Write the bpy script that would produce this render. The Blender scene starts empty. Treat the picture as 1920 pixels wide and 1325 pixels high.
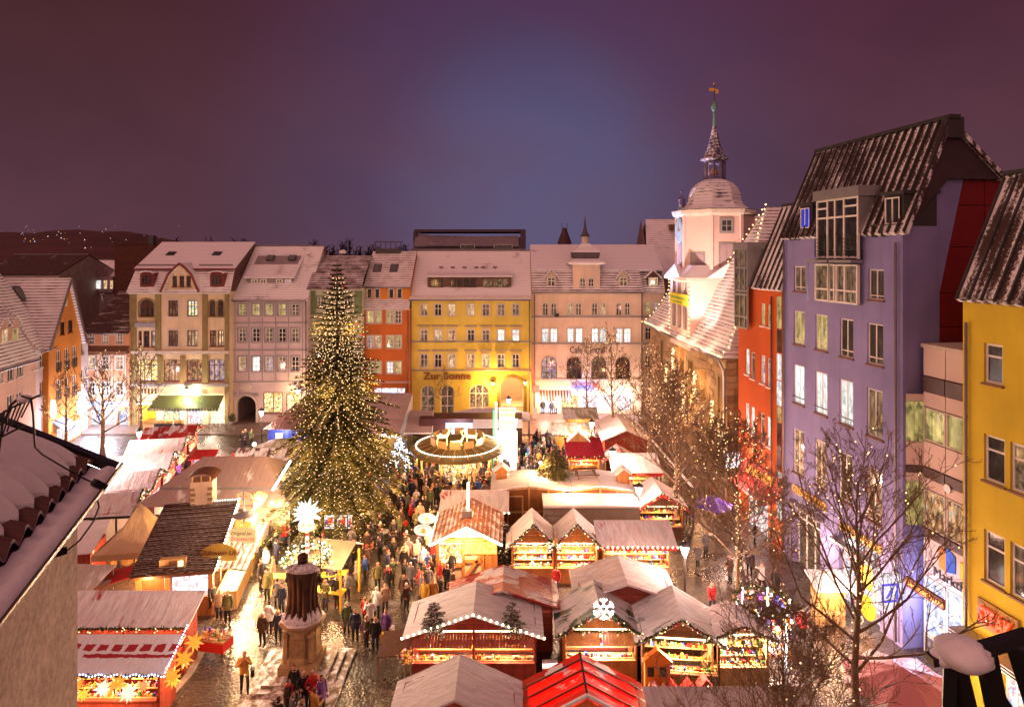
import bpy,math,random
import numpy as np
from mathutils import Vector,Matrix
D=bpy.data
scn=bpy.context.scene
COL=scn.collection
rnd=random.Random(11)
PI=math.pi
# ---------------------------------------------------------------- camera
F,CX,HY,H=1200.0,960.0,478.0,19.5      # focal length (px of the 1920 wide photo), vanishing centre, horizon row, camera height
cam=D.cameras.new('camera')
cam.sensor_width=36;cam.lens=F / 1920*36
cam.shift_y=-(662.5 -HY) / 1920
cam.clip_start=0.1;cam.clip_end=6000
camo=D.objects.new('camera',cam);COL.objects.link(camo)
camo.location=(0,0,H);camo.rotation_euler=(PI / 2,0,0)
scn.camera=camo
scn.render.engine='CYCLES'
scn.cycles.max_bounces=5;scn.cycles.diffuse_bounces=2;scn.cycles.glossy_bounces=2
scn.cycles.transmission_bounces=3;scn.cycles.transparent_max_bounces=6
scn.cycles.sample_clamp_indirect=3.0
scn.cycles.use_denoising=True
scn.view_settings.view_transform='Standard';scn.view_settings.look='None'
scn.view_settings.exposure=0.2;scn.view_settings.gamma=1.0
scn.view_settings.use_curve_mapping=False
# ---------------------------------------------------------------- night sky (city glow on low cloud)
world=D.worlds.new('World');scn.world=world;world.use_nodes=True
def build_world():
 nt=world.node_tree;N=nt.nodes;Lk=nt.links
 for n in list(N):N.remove(n)
 out=N.new('ShaderNodeOutputWorld');bg=N.new('ShaderNodeBackground')
 tc=N.new('ShaderNodeTexCoord');nrm=N.new('ShaderNodeVectorMath');nrm.operation='NORMALIZE'
 Lk.new(tc.outputs['Generated'],nrm.inputs[0])
 sep=N.new('ShaderNodeSeparateXYZ');Lk.new(nrm.outputs[0],sep.inputs[0])
 def mr(src,a,b,c=0.,d=1.):
  m=N.new('ShaderNodeMapRange');m.interpolation_type='SMOOTHSTEP'
  Lk.new(src,m.inputs[0])
  for i,v in zip((1,2,3,4),(a,b,c,d)):m.inputs[i].default_value=v
  return m.outputs[0]
 def mix(f,a,b,blend='MIX'):
  m=N.new('ShaderNodeMix');m.data_type='RGBA';m.blend_type=blend
  if hasattr(f,'links'):Lk.new(f,m.inputs[0])
  else:m.inputs[0].default_value=f
  for s,i in ((a,6),(b,7)):
   if hasattr(s,'links'):Lk.new(s,m.inputs[i])
   else:m.inputs[i].default_value=(*s,1)
  return m.outputs[2]
 c=mix(mr(sep.outputs[0],-0.62,-0.05),(0.058,0.016,0.015),(0.080,0.024,0.057))
 c=mix(mr(sep.outputs[0],0.15,0.75),c,(0.082,0.022,0.036))
 c=mix(mr(sep.outputs[2],0.0,0.45,1,0),c,(0.108,0.044,0.062))
 def glow(g,lo,hi):
  d=N.new('ShaderNodeVectorMath');d.operation='DOT_PRODUCT'
  Lk.new(nrm.outputs[0],d.inputs[0]);d.inputs[1].default_value=Vector(g).normalized()
  return mr(d.outputs['Value'],lo,hi)
 nz=N.new('ShaderNodeTexNoise');nz.inputs['Scale'].default_value=3.2;nz.inputs['Detail'].default_value=5;nz.inputs['Roughness'].default_value=.5
 mp=N.new('ShaderNodeMapping');mp.inputs[3].default_value=(1,1,1.7);Lk.new(nrm.outputs[0],mp.inputs[0]);Lk.new(mp.outputs[0],nz.inputs['Vector'])
 def mul(a,b):
  m=N.new('ShaderNodeMath');m.operation='MULTIPLY';Lk.new(a,m.inputs[0]);Lk.new(b,m.inputs[1]);return m.outputs[0]
 cl=mr(nz.outputs[0],0.28,0.72,0.55,1.25)
 c=mix(mul(glow((0.02,1,0.09),0.875,1.01),cl),c,(0.004,0.024,0.066),'ADD')
 c=mix(mul(glow((0.04,1,0.10),0.962,1.006),cl),c,(0.018,0.046,0.095),'ADD')
 c=mix(mr(nz.outputs[0],0.3,0.75,0.0,0.30),c,(0.03,0.010,0.020),'MIX')
 Lk.new(c,bg.inputs['Color']);bg.inputs['Strength'].default_value=0.9
 Lk.new(bg.outputs[0],out.inputs[0])
build_world()
# one very soft, weak sun: the glow that the low cloud over the town throws back
sun=D.lights.new('cloud_glow','SUN');sun.energy=1.85;sun.angle=math.radians(120);sun.color=(1.0,0.47,0.37)
suno=D.objects.new('cloud_glow',sun);COL.objects.link(suno);suno.rotation_euler=(math.radians(57),0,math.radians(-34))
LP=5.2          # one factor on all lamp powers
EM=1.0
# ---------------------------------------------------------------- helpers
def P(px,py,Y):return Vector(((px -CX) / F*Y,Y,H -(py -HY) / F*Y))
def G(px,py,z=0.0):
 Y=F*(H -z) / (py -HY);return Vector(((px -CX) / F*Y,Y,z))
class MB:
 def __init__(s):s.v=[];s.f=[];s.m=[];s.s=[]
 def add(s,vs,fs,m=0,sm=False):
  o=len(s.v);s.v.extend([tuple(p) for p in vs])
  for f in fs:s.f.append([i+o for i in f]);s.m.append(m);s.s.append(sm)
  return s
 def box(s,x0,x1,y0,y1,z0,z1,m=0):
  v=[(x0,y0,z0),(x1,y0,z0),(x1,y1,z0),(x0,y1,z0),(x0,y0,z1),(x1,y0,z1),(x1,y1,z1),(x0,y1,z1)]
  return s.add(v,[(0,3,2,1),(4,5,6,7),(0,1,5,4),(1,2,6,5),(2,3,7,6),(3,0,4,7)],m)
 def quad(s,*p,m=0):return s.add(p,[tuple(range(len(p)))],m)
 def beam(s,p,q,w,h=None,m=0,up=(0,0,1)):
  p=Vector(p);q=Vector(q);h=h or w;d=(q -p)
  if d.length<1e-6:return s
  d.normalize();u=Vector(up)
  if abs(d.dot(u))>.98:u=Vector((0,1,0))
  a=d.cross(u).normalized()*(w / 2);b=a.cross(d).normalized()*(h / 2)
  v=[p-a-b,p+a-b,p+a+b,p-a+b,q-a-b,q+a-b,q+a+b,q-a+b]
  return s.add(v,[(0,3,2,1),(4,5,6,7),(0,1,5,4),(1,2,6,5),(2,3,7,6),(3,0,4,7)],m)
 def prism(s,pts,vec,m=0):
  n=len(pts);vec=Vector(vec);a=[Vector(p) for p in pts]
  f=[tuple(range(n)),tuple(range(2*n-1,n-1,-1))]+[(i,i+n,(i+1) % n+n,(i+1) % n) for i in range(n)]
  return s.add(a+[p+vec for p in a],f,m)
 def slab(s,pts,t,m=0):
  a=[Vector(p) for p in pts];n=(a[1]-a[0]).cross(a[2]-a[0]).normalized()
  return s.prism([p -n*t for p in a],n*t,m)
 def tube(s,pts,rad,n=6,m=0,sm=True,cap=True):
  pts=[Vector(p) for p in pts]
  if not hasattr(rad,'__len__'):rad=[rad]*len(pts)
  vs=[];k=len(pts)
  ref=None
  for i,p in enumerate(pts):
   d=(pts[min(i+1,k-1)] -pts[max(i-1,0)])
   if d.length<1e-9:d=Vector((0,0,1))
   d.normalize()
   if ref is None:
    ref=Vector((1,0,0)) if abs(d.x)<.8 else Vector((0,1,0))
   a=(ref -d*ref.dot(d))
   if a.length<1e-6:a=d.orthogonal()
   a.normalize();ref=a;b=d.cross(a)
   for j in range(n):
    t=2*PI*j / n
    vs.append(p+(a*math.cos(t)+b*math.sin(t))*rad[i])
  fs=[(i*n+j,i*n+(j+1) % n,(i+1)*n+(j+1) % n,(i+1)*n+j) for i in range(k-1) for j in range(n)]
  if cap:fs+=[tuple(range(n-1,-1,-1)),tuple((k-1)*n+j for j in range(n))]
  return s.add(vs,fs,m,sm)
 def lathe(s,c,prof,n=8,m=0,ph=0.0,sm=False,sx=1,sy=1):
  cx,cy=c[0],c[1];cz=c[2] if len(c)>2 else 0
  vs=[];k=len(prof)
  for r,z in prof:
   for j in range(n):
    t=ph+2*PI*j / n
    vs.append((cx+r*math.cos(t)*sx,cy+r*math.sin(t)*sy,cz+z))
  fs=[(i*n+j,i*n+(j+1) % n,(i+1)*n+(j+1) % n,(i+1)*n+j) for i in range(k-1) for j in range(n)]
  fs+=[tuple(range(n-1,-1,-1)),tuple((k-1)*n+j for j in range(n))]
  return s.add(vs,fs,m,sm)
 def octa(s,c,r,m=0,rz=None):
  x,y,z=c;q=rz or r
  return s.add([(x+r,y,z),(x,y+r,z),(x-r,y,z),(x,y-r,z),(x,y,z+q),(x,y,z-q)],
                     [(0,1,4),(1,2,4),(2,3,4),(3,0,4),(1,0,5),(2,1,5),(3,2,5),(0,3,5)],m)
 def ball(s,c,r,m=0,n=8,k=5,sz=1.0):
  prof=[(max(1e-3,r*math.sin(PI*i/k)),-r*sz*math.cos(PI*i/k)) for i in range(k+1)]
  return s.lathe(c,prof,n,m,sm=True)
 def mesh(s,name,mats):
  me=D.meshes.new(name);me.from_pydata(s.v,[],s.f)
  for mt in mats:me.materials.append(mt)
  nf=len(me.polygons)
  if nf:
   me.polygons.foreach_set('material_index',np.array(s.m[:nf],dtype=np.int32))
   me.polygons.foreach_set('use_smooth',np.array(s.s[:nf],dtype=bool))
   nl=len(me.loops)
   nor=np.empty(nf*3,dtype=np.float32);me.polygons.foreach_get('normal',nor);nor=nor.reshape(-1,3)
   tot=np.empty(nf,dtype=np.int32);me.polygons.foreach_get('loop_total',tot)
   lv=np.empty(nl,dtype=np.int32);me.loops.foreach_get('vertex_index',lv)
   co=np.empty(len(me.vertices)*3,dtype=np.float32);me.vertices.foreach_get('co',co);co=co.reshape(-1,3)
   u=np.stack([-nor[:,1],nor[:,0],np.zeros(nf)],1);ln=np.linalg.norm(u,axis=1)
   flat=ln<.05;u[flat]=(1,0,0);ln[flat]=1;u /=ln[:,None]
   w=np.cross(nor,u);w[flat]=(0,1,0)
   pi=np.repeat(np.arange(nf),tot);c=co[lv]
   uv=np.stack([(c*u[pi]).sum(1),(c*w[pi]).sum(1)],1).astype(np.float32)
   me.uv_layers.new(name='UVMap').data.foreach_set('uv',uv.ravel())
  me.update()
  return me
 def build(s,name,mats,parent=None,loc=None,rz=0.0):
  if not isinstance(mats,(list,tuple)):mats=[mats]
  return link(name,s.mesh(name,mats),parent,loc,rz)
def link(name,data,parent=None,loc=None,rz=0.0):
 o=D.objects.new(name,data);COL.objects.link(o)
 if parent is not None:o.parent=parent
 if loc is not None:o.location=loc
 if rz:o.rotation_euler=(0,0,rz)
 return o
def thing(name,label,cat,loc=(0,0,0),rz=0.0,group=None,data=None):
 o=link(name,data,None,loc,rz);return tag(o,label,cat,group)
def tag(o,label=None,cat=None,group=None,kind=None):
 if label:o['label']=label
 if cat:o['category']=cat
 if group:o['group']=group
 if kind:o['kind']=kind
 return o
def stuff(o):o['kind']='stuff';return o
def copy_tree(o,parent=None):
 c=o.copy();COL.objects.link(c)
 if parent is not None:c.parent=parent
 for ch in list(o.children):copy_tree(ch,c)
 return c
def lamp(parent,loc,power,col=(1,.58,.27),r=0.15,name='lamp_light'):
 l=D.lights.new(name,'POINT');l.energy=power*LP;l.color=(col[0],col[1]*.80,col[2]*.74) if col[0]>.95 and col[2]<.93 else col;l.shadow_soft_size=r
 o=link(name,l,parent,loc);return o
def text(s,size,mat,parent,loc,rz=0.0,depth=.03,name='lettering',bold=0.0,align='CENTER',rot=None,shear=0.0,width=None):
 c=D.curves.new(name,'FONT');c.body=s;c.size=size;c.extrude=depth;c.align_x=align;c.align_y='CENTER'
 c.offset=bold;c.shear=shear;c.resolution_u=3;c.materials.append(mat)
 t=D.objects.new('lettering',c);COL.objects.link(t);bpy.context.view_layer.update()
 me=D.meshes.new_from_object(t.evaluated_get(bpy.context.evaluated_depsgraph_get()));D.objects.remove(t);D.curves.remove(c)
 o=link(name,me,parent,loc);o.rotation_euler=rot if rot else (PI/2,0,rz);
 if width:
  xs=[v.co.x for v in me.vertices];o.scale=(width/max(.01,max(xs)-min(xs)),1,1)
 return o
# ---------------------------------------------------------------- materials
class NT:
 def __init__(s,name):
  s.mat=D.materials.new(name);s.mat.use_nodes=True
  s.nt=s.mat.node_tree;s.N=s.nt.nodes;s.L=s.nt.links
  s.b=s.N.get('Principled BSDF')
  s.tc=s.N.new('ShaderNodeTexCoord')
  s.uv=s.tc.outputs['UV'];s.ob=s.tc.outputs['Object']
 def set(s,sock,v):
  if hasattr(v,'links'):s.L.new(v,sock)
  elif hasattr(v,'__len__') and len(v)==3 and sock.type=='RGBA':sock.default_value=(*v,1)
  else:sock.default_value=v
 def p(s,**k):
  for a,v in k.items():
   s.set(s.b.inputs[{'col':'Base Color','rough':'Roughness','metal':'Metallic','spec':'Specular IOR Level','em':'Emission Color','es':'Emission Strength','nor':'Normal','trans':'Transmission Weight','alpha':'Alpha'}[a]],v)
 def map(s,v,sc=(1,1,1),loc=(0,0,0),rot=(0,0,0)):
  m=s.N.new('ShaderNodeMapping');s.L.new(v,m.inputs[0]);m.inputs[1].default_value=loc;m.inputs[2].default_value=rot;m.inputs[3].default_value=sc
  return m.outputs[0]
 def noise(s,sc,det=3,v=None,rough=.55,out=0):
  n=s.N.new('ShaderNodeTexNoise');s.L.new(v or s.ob,n.inputs['Vector']);n.inputs['Scale'].default_value=sc;n.inputs['Detail'].default_value=det;n.inputs['Roughness'].default_value=rough
  return n.outputs[out]
 def voro(s,sc,v=None,out='Distance',feat='F1',rand=1.0):
  n=s.N.new('ShaderNodeTexVoronoi');n.feature=feat;s.L.new(v or s.ob,n.inputs['Vector']);n.inputs['Scale'].default_value=sc;n.inputs['Randomness'].default_value=rand
  return n.outputs[out]
 def brick(s,v,w,h,mortar=.02,c1=(1,1,1),c2=(.7,.7,.7),cm=(0,0,0),off=.5,out=0):
  n=s.N.new('ShaderNodeTexBrick');s.L.new(v,n.inputs['Vector']);n.inputs['Scale'].default_value=1
  n.inputs['Brick Width'].default_value=w;n.inputs['Row Height'].default_value=h;n.inputs['Mortar Size'].default_value=mortar;n.inputs['Mortar Smooth'].default_value=.3
  n.offset=off
  for i,c in zip((1,2,3),(c1,c2,cm)):n.inputs[i].default_value=(*c,1)
  return n.outputs[out]
 def ramp(s,v,stops):
  r=s.N.new('ShaderNodeValToRGB');s.L.new(v,r.inputs[0]);e=r.color_ramp.elements
  while len(e)<len(stops):e.new(.5)
  for i,(p,c) in enumerate(stops):e[i].position=p;e[i].color=(*c,1) if len(c)==3 else c
  return r.outputs[0]
 def mr(s,v,a,b,c=0.,d=1.):
  m=s.N.new('ShaderNodeMapRange');s.set(m.inputs[0],v)
  for i,x in zip((1,2,3,4),(a,b,c,d)):s.set(m.inputs[i],x)
  return m.outputs[0]
 def mix(s,f,a,b,blend='MIX'):
  m=s.N.new('ShaderNodeMix');m.data_type='RGBA';m.blend_type=blend
  s.set(m.inputs[0],f);s.set(m.inputs[6],a);s.set(m.inputs[7],b);return m.outputs[2]
 def math(s,op,a,b=0.0,c=0.0):
  m=s.N.new('ShaderNodeMath');m.operation=op
  s.set(m.inputs[0],a);s.set(m.inputs[1],b);s.set(m.inputs[2],c);return m.outputs[0]
 def sep(s,v):
  m=s.N.new('ShaderNodeSeparateXYZ');s.L.new(v,m.inputs[0]);return m.outputs
 def bump(s,h,st=.3,dist=.05):
  n=s.N.new('ShaderNodeBump');s.set(n.inputs['Height'],h);n.inputs['Strength'].default_value=st;n.inputs['Distance'].default_value=dist
  s.L.new(n.outputs[0],s.b.inputs['Normal']);return n.outputs[0]
 def rand(s):
  n=s.N.new('ShaderNodeObjectInfo');return n.outputs['Random']
MC={}
def sc3(c,k):return tuple(max(0.,min(1.,x*k)) for x in c)
def plain(name,col,rough=.7,var=.18,vs=1.5,metal=0.,bump=0.,bs=30,spec=.4):
 if name in MC:return MC[name]
 t=NT(name);n=t.noise(vs,4)
 t.p(col=t.mix(t.mr(n,.3,.7),sc3(col,1-var),sc3(col,1+var)),rough=rough,metal=metal,spec=spec)
 if bump:t.bump(t.noise(bs,3),bump,.02)
 MC[name]=t.mat;return t.mat
def stucco(name,col,dirt=.36):
 if name in MC:return MC[name]
 t=NT(name)
 n=t.noise(.35,5);st=t.noise(1.0,4,t.map(t.ob,(2.2,2.2,.12)))
 c=t.mix(t.mr(n,.3,.72),sc3(col,1-dirt*.6),sc3(col,1.12));c=t.mix(t.mr(t.noise(2.6,5),.55,.75,0,dirt*.5),c,sc3(col,.7))
 c=t.mix(t.mr(st,.52,.78,0,dirt),c,sc3(col,.5))
 t.p(col=c,rough=.88,spec=.25);t.bump(t.noise(14,4),.25,.02);MC[name]=t.mat;return t.mat
SNOW=(.80,.78,.79)
def snowy(name,base,cover=.5,tile=None,scale=.7,rough=.7,streak=None,lines=0.,edge=.08,var=.25,metal=0.):
 if name in MC:return MC[name]
 t=NT(name)
 v=t.map(t.uv,streak) if streak else t.uv
 n=t.noise(scale,6,v,.62);m=n
 vv=t.sep(t.uv)[1]
 big=t.noise(.16,3,t.uv)
 m=t.math('ADD',m,t.math('MULTIPLY',t.math('SUBTRACT',big,.5),.45))
 if tile:
  saw=t.math('FRACT',t.math('DIVIDE',vv,tile[1]))
  m=t.math('ADD',t.math('MULTIPLY',m,1-lines),t.math('MULTIPLY',t.math('SUBTRACT',1.,saw),lines))
 thr=.5+(.5 -cover)*.55
 msk=t.mr(m,thr-edge,thr+edge)
 bc=t.mix(t.mr(t.noise(3,4),.3,.7),sc3(base,1-var),sc3(base,1+var))
 h=n
 if tile:
  bt=t.brick(t.uv,tile[0],tile[1],.025,(1,1,1),(.72,.72,.72),(.35,.35,.35))
  bc=t.mix(1.,bc,bt,'MULTIPLY')
  h=t.math('ADD',t.math('MULTIPLY',saw,-.7),t.math('MULTIPLY',msk,.3))
 fine=t.noise(22,4)
 sn=t.mix(t.mr(fine,.3,.75),sc3(SNOW,.9),sc3(SNOW,1.04))
 if tile:sn=t.mix(t.mr(saw,.55,1.,0.,.30),sn,sc3(base,1.2))
 t.p(col=t.mix(msk,bc,sn),rough=t.mr(msk,0,1,rough,.85),spec=.3,metal=t.math('MULTIPLY',t.math('SUBTRACT',1.,msk),metal) if metal else 0.)
 t.bump(t.math('ADD',h,t.math('MULTIPLY',fine,.25)),.5,.06 if tile else .04)
 MC[name]=t.mat;return t.mat
def fabric(name,base,cover=.7,folds=2.0):
 if name in MC:return MC[name]
 t=NT(name)
 w=t.noise(.9,5,t.map(t.uv,(1.5,.5,1)),.6);big=t.noise(.5,2,t.uv)
 wr=t.noise(2.2,5,t.map(t.uv,(folds,.35,1)),.6)
 m=t.math('ADD',t.math('MULTIPLY',w,.55),t.math('ADD',t.math('MULTIPLY',big,.35),t.math('MULTIPLY',wr,.1)))
 thr=.5+(.5 -cover)*.36
 msk=t.mr(m,thr-.025,thr+.025)
 sn=t.mix(t.mr(wr,.32,.68),sc3(SNOW,.64),SNOW)  # fold shade painted into the snow colour, darker along the creases
 sn=t.mix(t.mr(t.noise(.8,3,t.uv),.4,.75,0,.25),sn,sc3(base,1.2))
 t.p(col=t.mix(msk,sc3(base,1.0),sn),rough=t.mr(msk,0,1,.45,.85),spec=.35)
 t.bump(t.math('ADD',t.math('MULTIPLY',wr,1.6),t.math('MULTIPLY',msk,.35)),.9,.07)
 MC[name]=t.mat;return t.mat
def wood(name,col,sc=6.,axis=(1,1,.12),rough=.62):
 if name in MC:return MC[name]
 t=NT(name);n=t.noise(sc,5,t.map(t.ob,axis),.6)
 t.p(col=t.mix(t.mr(n,.25,.75),sc3(col,.55),sc3(col,1.25)),rough=rough,spec=.35);t.bump(n,.2,.02)
 MC[name]=t.mat;return t.mat
def emis(name,col,st,sample=False):
 if name in MC:return MC[name]
 t=NT(name);t.p(col=(.02,.02,.02),em=col,es=st*EM)
 if not sample:
  try:t.mat.cycles.emission_sampling='NONE'
  except Exception:pass
 MC[name]=t.mat;return t.mat
def pane(name,cols,st,sc=1.6,dark=.35,rough=.08,mixsc=(1,1,.6)):
 if name in MC:return MC[name]
 t=NT(name);r=t.rand()
 cmb=t.N.new('ShaderNodeCombineXYZ');t.L.new(t.math('MULTIPLY',r,37.),cmb.inputs[0]);t.L.new(t.math('MULTIPLY',r,91.),cmb.inputs[2])
 va=t.N.new('ShaderNodeVectorMath');va.operation='ADD';t.L.new(t.map(t.ob,mixsc),va.inputs[0]);t.L.new(cmb.outputs[0],va.inputs[1]);v=va.outputs[0]
 if mixsc[2]==1:
  cs=t.sep(t.voro(sc*2.6,v,'Color'));c=t.mix(cs[0],cols[0],cols[1])
  if len(cols)>2:c=t.mix(t.math('GREATER_THAN',cs[1],.62),c,cols[2])
  if len(cols)>3:c=t.mix(t.math('GREATER_THAN',cs[2],.72),c,cols[3])
 else:
  cs=t.sep(t.noise(sc*1.5,4,v,.6,1));fold=t.noise(7.,2,t.map(v,(1.,1.,.06)))
  c=t.mix(t.mr(cs[0],.38,.62),cols[0],cols[1])
  if len(cols)>2:c=t.mix(t.mr(cs[1],.52,.60),c,cols[2])
  if len(cols)>3:c=t.mix(t.mr(cs[2],.56,.62),c,cols[3])
  c=t.mix(t.mr(fold,.45,.6,0,.55),c,sc3(cols[0],.35))
 dk=t.mr(t.noise(sc*1.3,4,v),.38,.62,dark,1.)
 e=t.mix(1.,c,dk,'MULTIPLY')
 obr=t.math('ADD',t.math('MULTIPLY',r,.7),.65)
 t.p(col=(.015,.014,.014),rough=rough,em=e,es=t.math('MULTIPLY',obr,st*EM),spec=.6)
 try:t.mat.cycles.emission_sampling='NONE'
 except Exception:pass
 MC[name]=t.mat;return t.mat
W1=(1,.62,.30);W2=(1,.80,.52);CW=(.85,.93,1.0)
pDark=pane('pane_faint_glow',[(.05,.032,.03),(.10,.062,.05),(.16,.09,.05)],.30,2.2,.2)  # faint glow painted into dark panes, no lamp behind them
pDim=pane('pane_dim',[(.30,.17,.09),(.55,.32,.16),(.12,.08,.07)],.55,2.5,.25)
pWarm=pane('pane_warm',[(1,.60,.28),(1,.78,.48),(.45,.22,.10)],1.0,2.4,.35)
pYel=pane('pane_yellow',[(.95,.72,.25),(.75,.60,.20),(.25,.22,.08)],.75,1.5,.5)
pWhite=pane('pane_white',[(1,.96,.86),(.88,.95,.95),(.55,.60,.62)],1.5,2.2,.6)
pBlue=pane('pane_blue',[(.02,.06,.9),(.04,.12,.95)],.8,1.,.8)
pViol=pane('pane_violet',[(.85,.55,.42),(.95,.70,.55),(.35,.22,.75),(.9,.8,.6)],.8,3.,.3)
pShop=pane('pane_shop',[(1,.95,.9),(1,.45,.40),(.30,.75,.35),(1,.85,.3)],2.0,3.2,.35,mixsc=(1,1,1))
pShopW=pane('pane_shop_white',[(1,.97,.92),(.90,.95,1),(.95,.35,.35),(.5,.55,.7)],1.9,2.6,.5,mixsc=(1,1,1))
pShopY=pane('pane_shop_yellow',[(1,.75,.22),(1,.55,.12),(1,.92,.6),(.4,.2,.08)],2.0,3.0,.4,mixsc=(1,1,1))
pShopB=pane('pane_shop_blue',[(.55,.62,1),(.82,.86,1),(.35,.40,.9),(1,.9,.8)],1.7,2.4,.4,mixsc=(1,1,1))
pRest=pane('pane_restaurant',[(1,.45,.16),(1,.62,.30),(.30,.05,.03),(.9,.75,.6)],.9,3.0,.2)
mFrameW=plain('white_window_paint',(.74,.70,.66),.5,.06);mFrameB=plain('brown_window_paint',(.14,.035,.022),.5,.12)
mFrameG=plain('grey_window_paint',(.30,.28,.28),.5,.1);mFrameD=plain('dark_metal',(.045,.04,.04),.45,.15)
mTrim=plain('light_stone_trim',(.50,.43,.36),.8,.12);mTrimG=plain('grey_stone_trim',(.26,.24,.25),.8,.1)
mTrimO=plain('olive_stone_trim',(.20,.15,.055),.85,.15);mCream=stucco('cream_render',(.52,.44,.32))
mGutter=plain('zinc_gutter',(.20,.17,.17),.45,.12,metal=.6)
mBlack=plain('black_iron',(.018,.017,.018),.45,.1);mSteel=plain('grey_steel',(.35,.34,.34),.4,.1,metal=.6)
mSnow=plain('snow_cover',SNOW,.85,.06,3.,bump=.4,bs=9)
mWoodO=wood('orange_pine_wood',(.42,.17,.045));mWoodR=wood('red_stained_wood',(.30,.055,.035));mWoodD=wood('dark_brown_wood',(.12,.050,.022))
mWoodL=wood('light_pine_wood',(.52,.30,.12));mWoodB=wood('brown_plywood',(.20,.075,.022),3.)
mBulb=emis('warm_bulb',(1,.60,.26),3.2);mBulbW=emis('white_bulb',(1,.80,.55),8.0);mBulbB=emis('blue_white_bulb',(.50,.62,1),7.0)
mTube=emis('warm_light_tube',(1,.82,.50),9.0);mTubeW=emis('white_light_tube',(1,.95,.92),8.0)
mGlass=emis('lantern_glass',(1,.80,.66),7.0)
mGreen=plain('fir_garland',(.035,.055,.016),.8,.4,6.);mRed=plain('red_paint',(.42,.018,.015),.5,.15)
mWhite=plain('white_paint',(.74,.72,.70),.5,.06);mYellowP=plain('yellow_paint',(.72,.42,.03),.5,.1);mGoldP=plain('gold_paint',(.62,.36,.08),.35,.12,metal=.5)
mBluP=plain('blue_paint',(.03,.05,.40),.5,.1);mGrnP=plain('green_paint',(.05,.30,.06),.5,.1);mOrgP=plain('orange_paint',(.70,.20,.02),.5,.1)
mPurP=plain('violet_paint',(.16,.04,.30),.5,.1);mBrnP=plain('brown_paint',(.16,.07,.03),.6,.2);mPinkP=plain('pink_paint',(.72,.32,.34),.6,.1)
mBark=plain('bark',(.085,.052,.030),.9,.35,5.,bump=.5,bs=18)
mStone=plain('weathered_stone',(.30,.20,.11),.85,.35,1.2,bump=.5,bs=8)
GOODS=[mRed,mWhite,mYellowP,mBluP,mGrnP,mOrgP,mPurP,mBrnP,mGoldP,mPinkP,mWoodL]
def needles():
 t=NT('fir_needles');n=t.noise(2.5,4)
 t.p(col=t.mix(t.mr(n,.3,.7),(.040,.046,.014),(.150,.135,.036)),rough=.75,spec=.3);return t.mat
mNeedle=needles()
def branchmat():
 t=NT('snow_dusted_bark');g=t.N.new('ShaderNodeNewGeometry');z=t.sep(g.outputs['Normal'])[2]
 n=t.noise(4,3);k=t.math('MULTIPLY',t.mr(z,.55,.9),t.mr(n,.42,.58))
 t.p(col=t.mix(k,t.mix(n,(.10,.06,.032),(.22,.135,.07)),sc3(SNOW,.8)),rough=.85);return t.mat
mBranch=branchmat()
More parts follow.
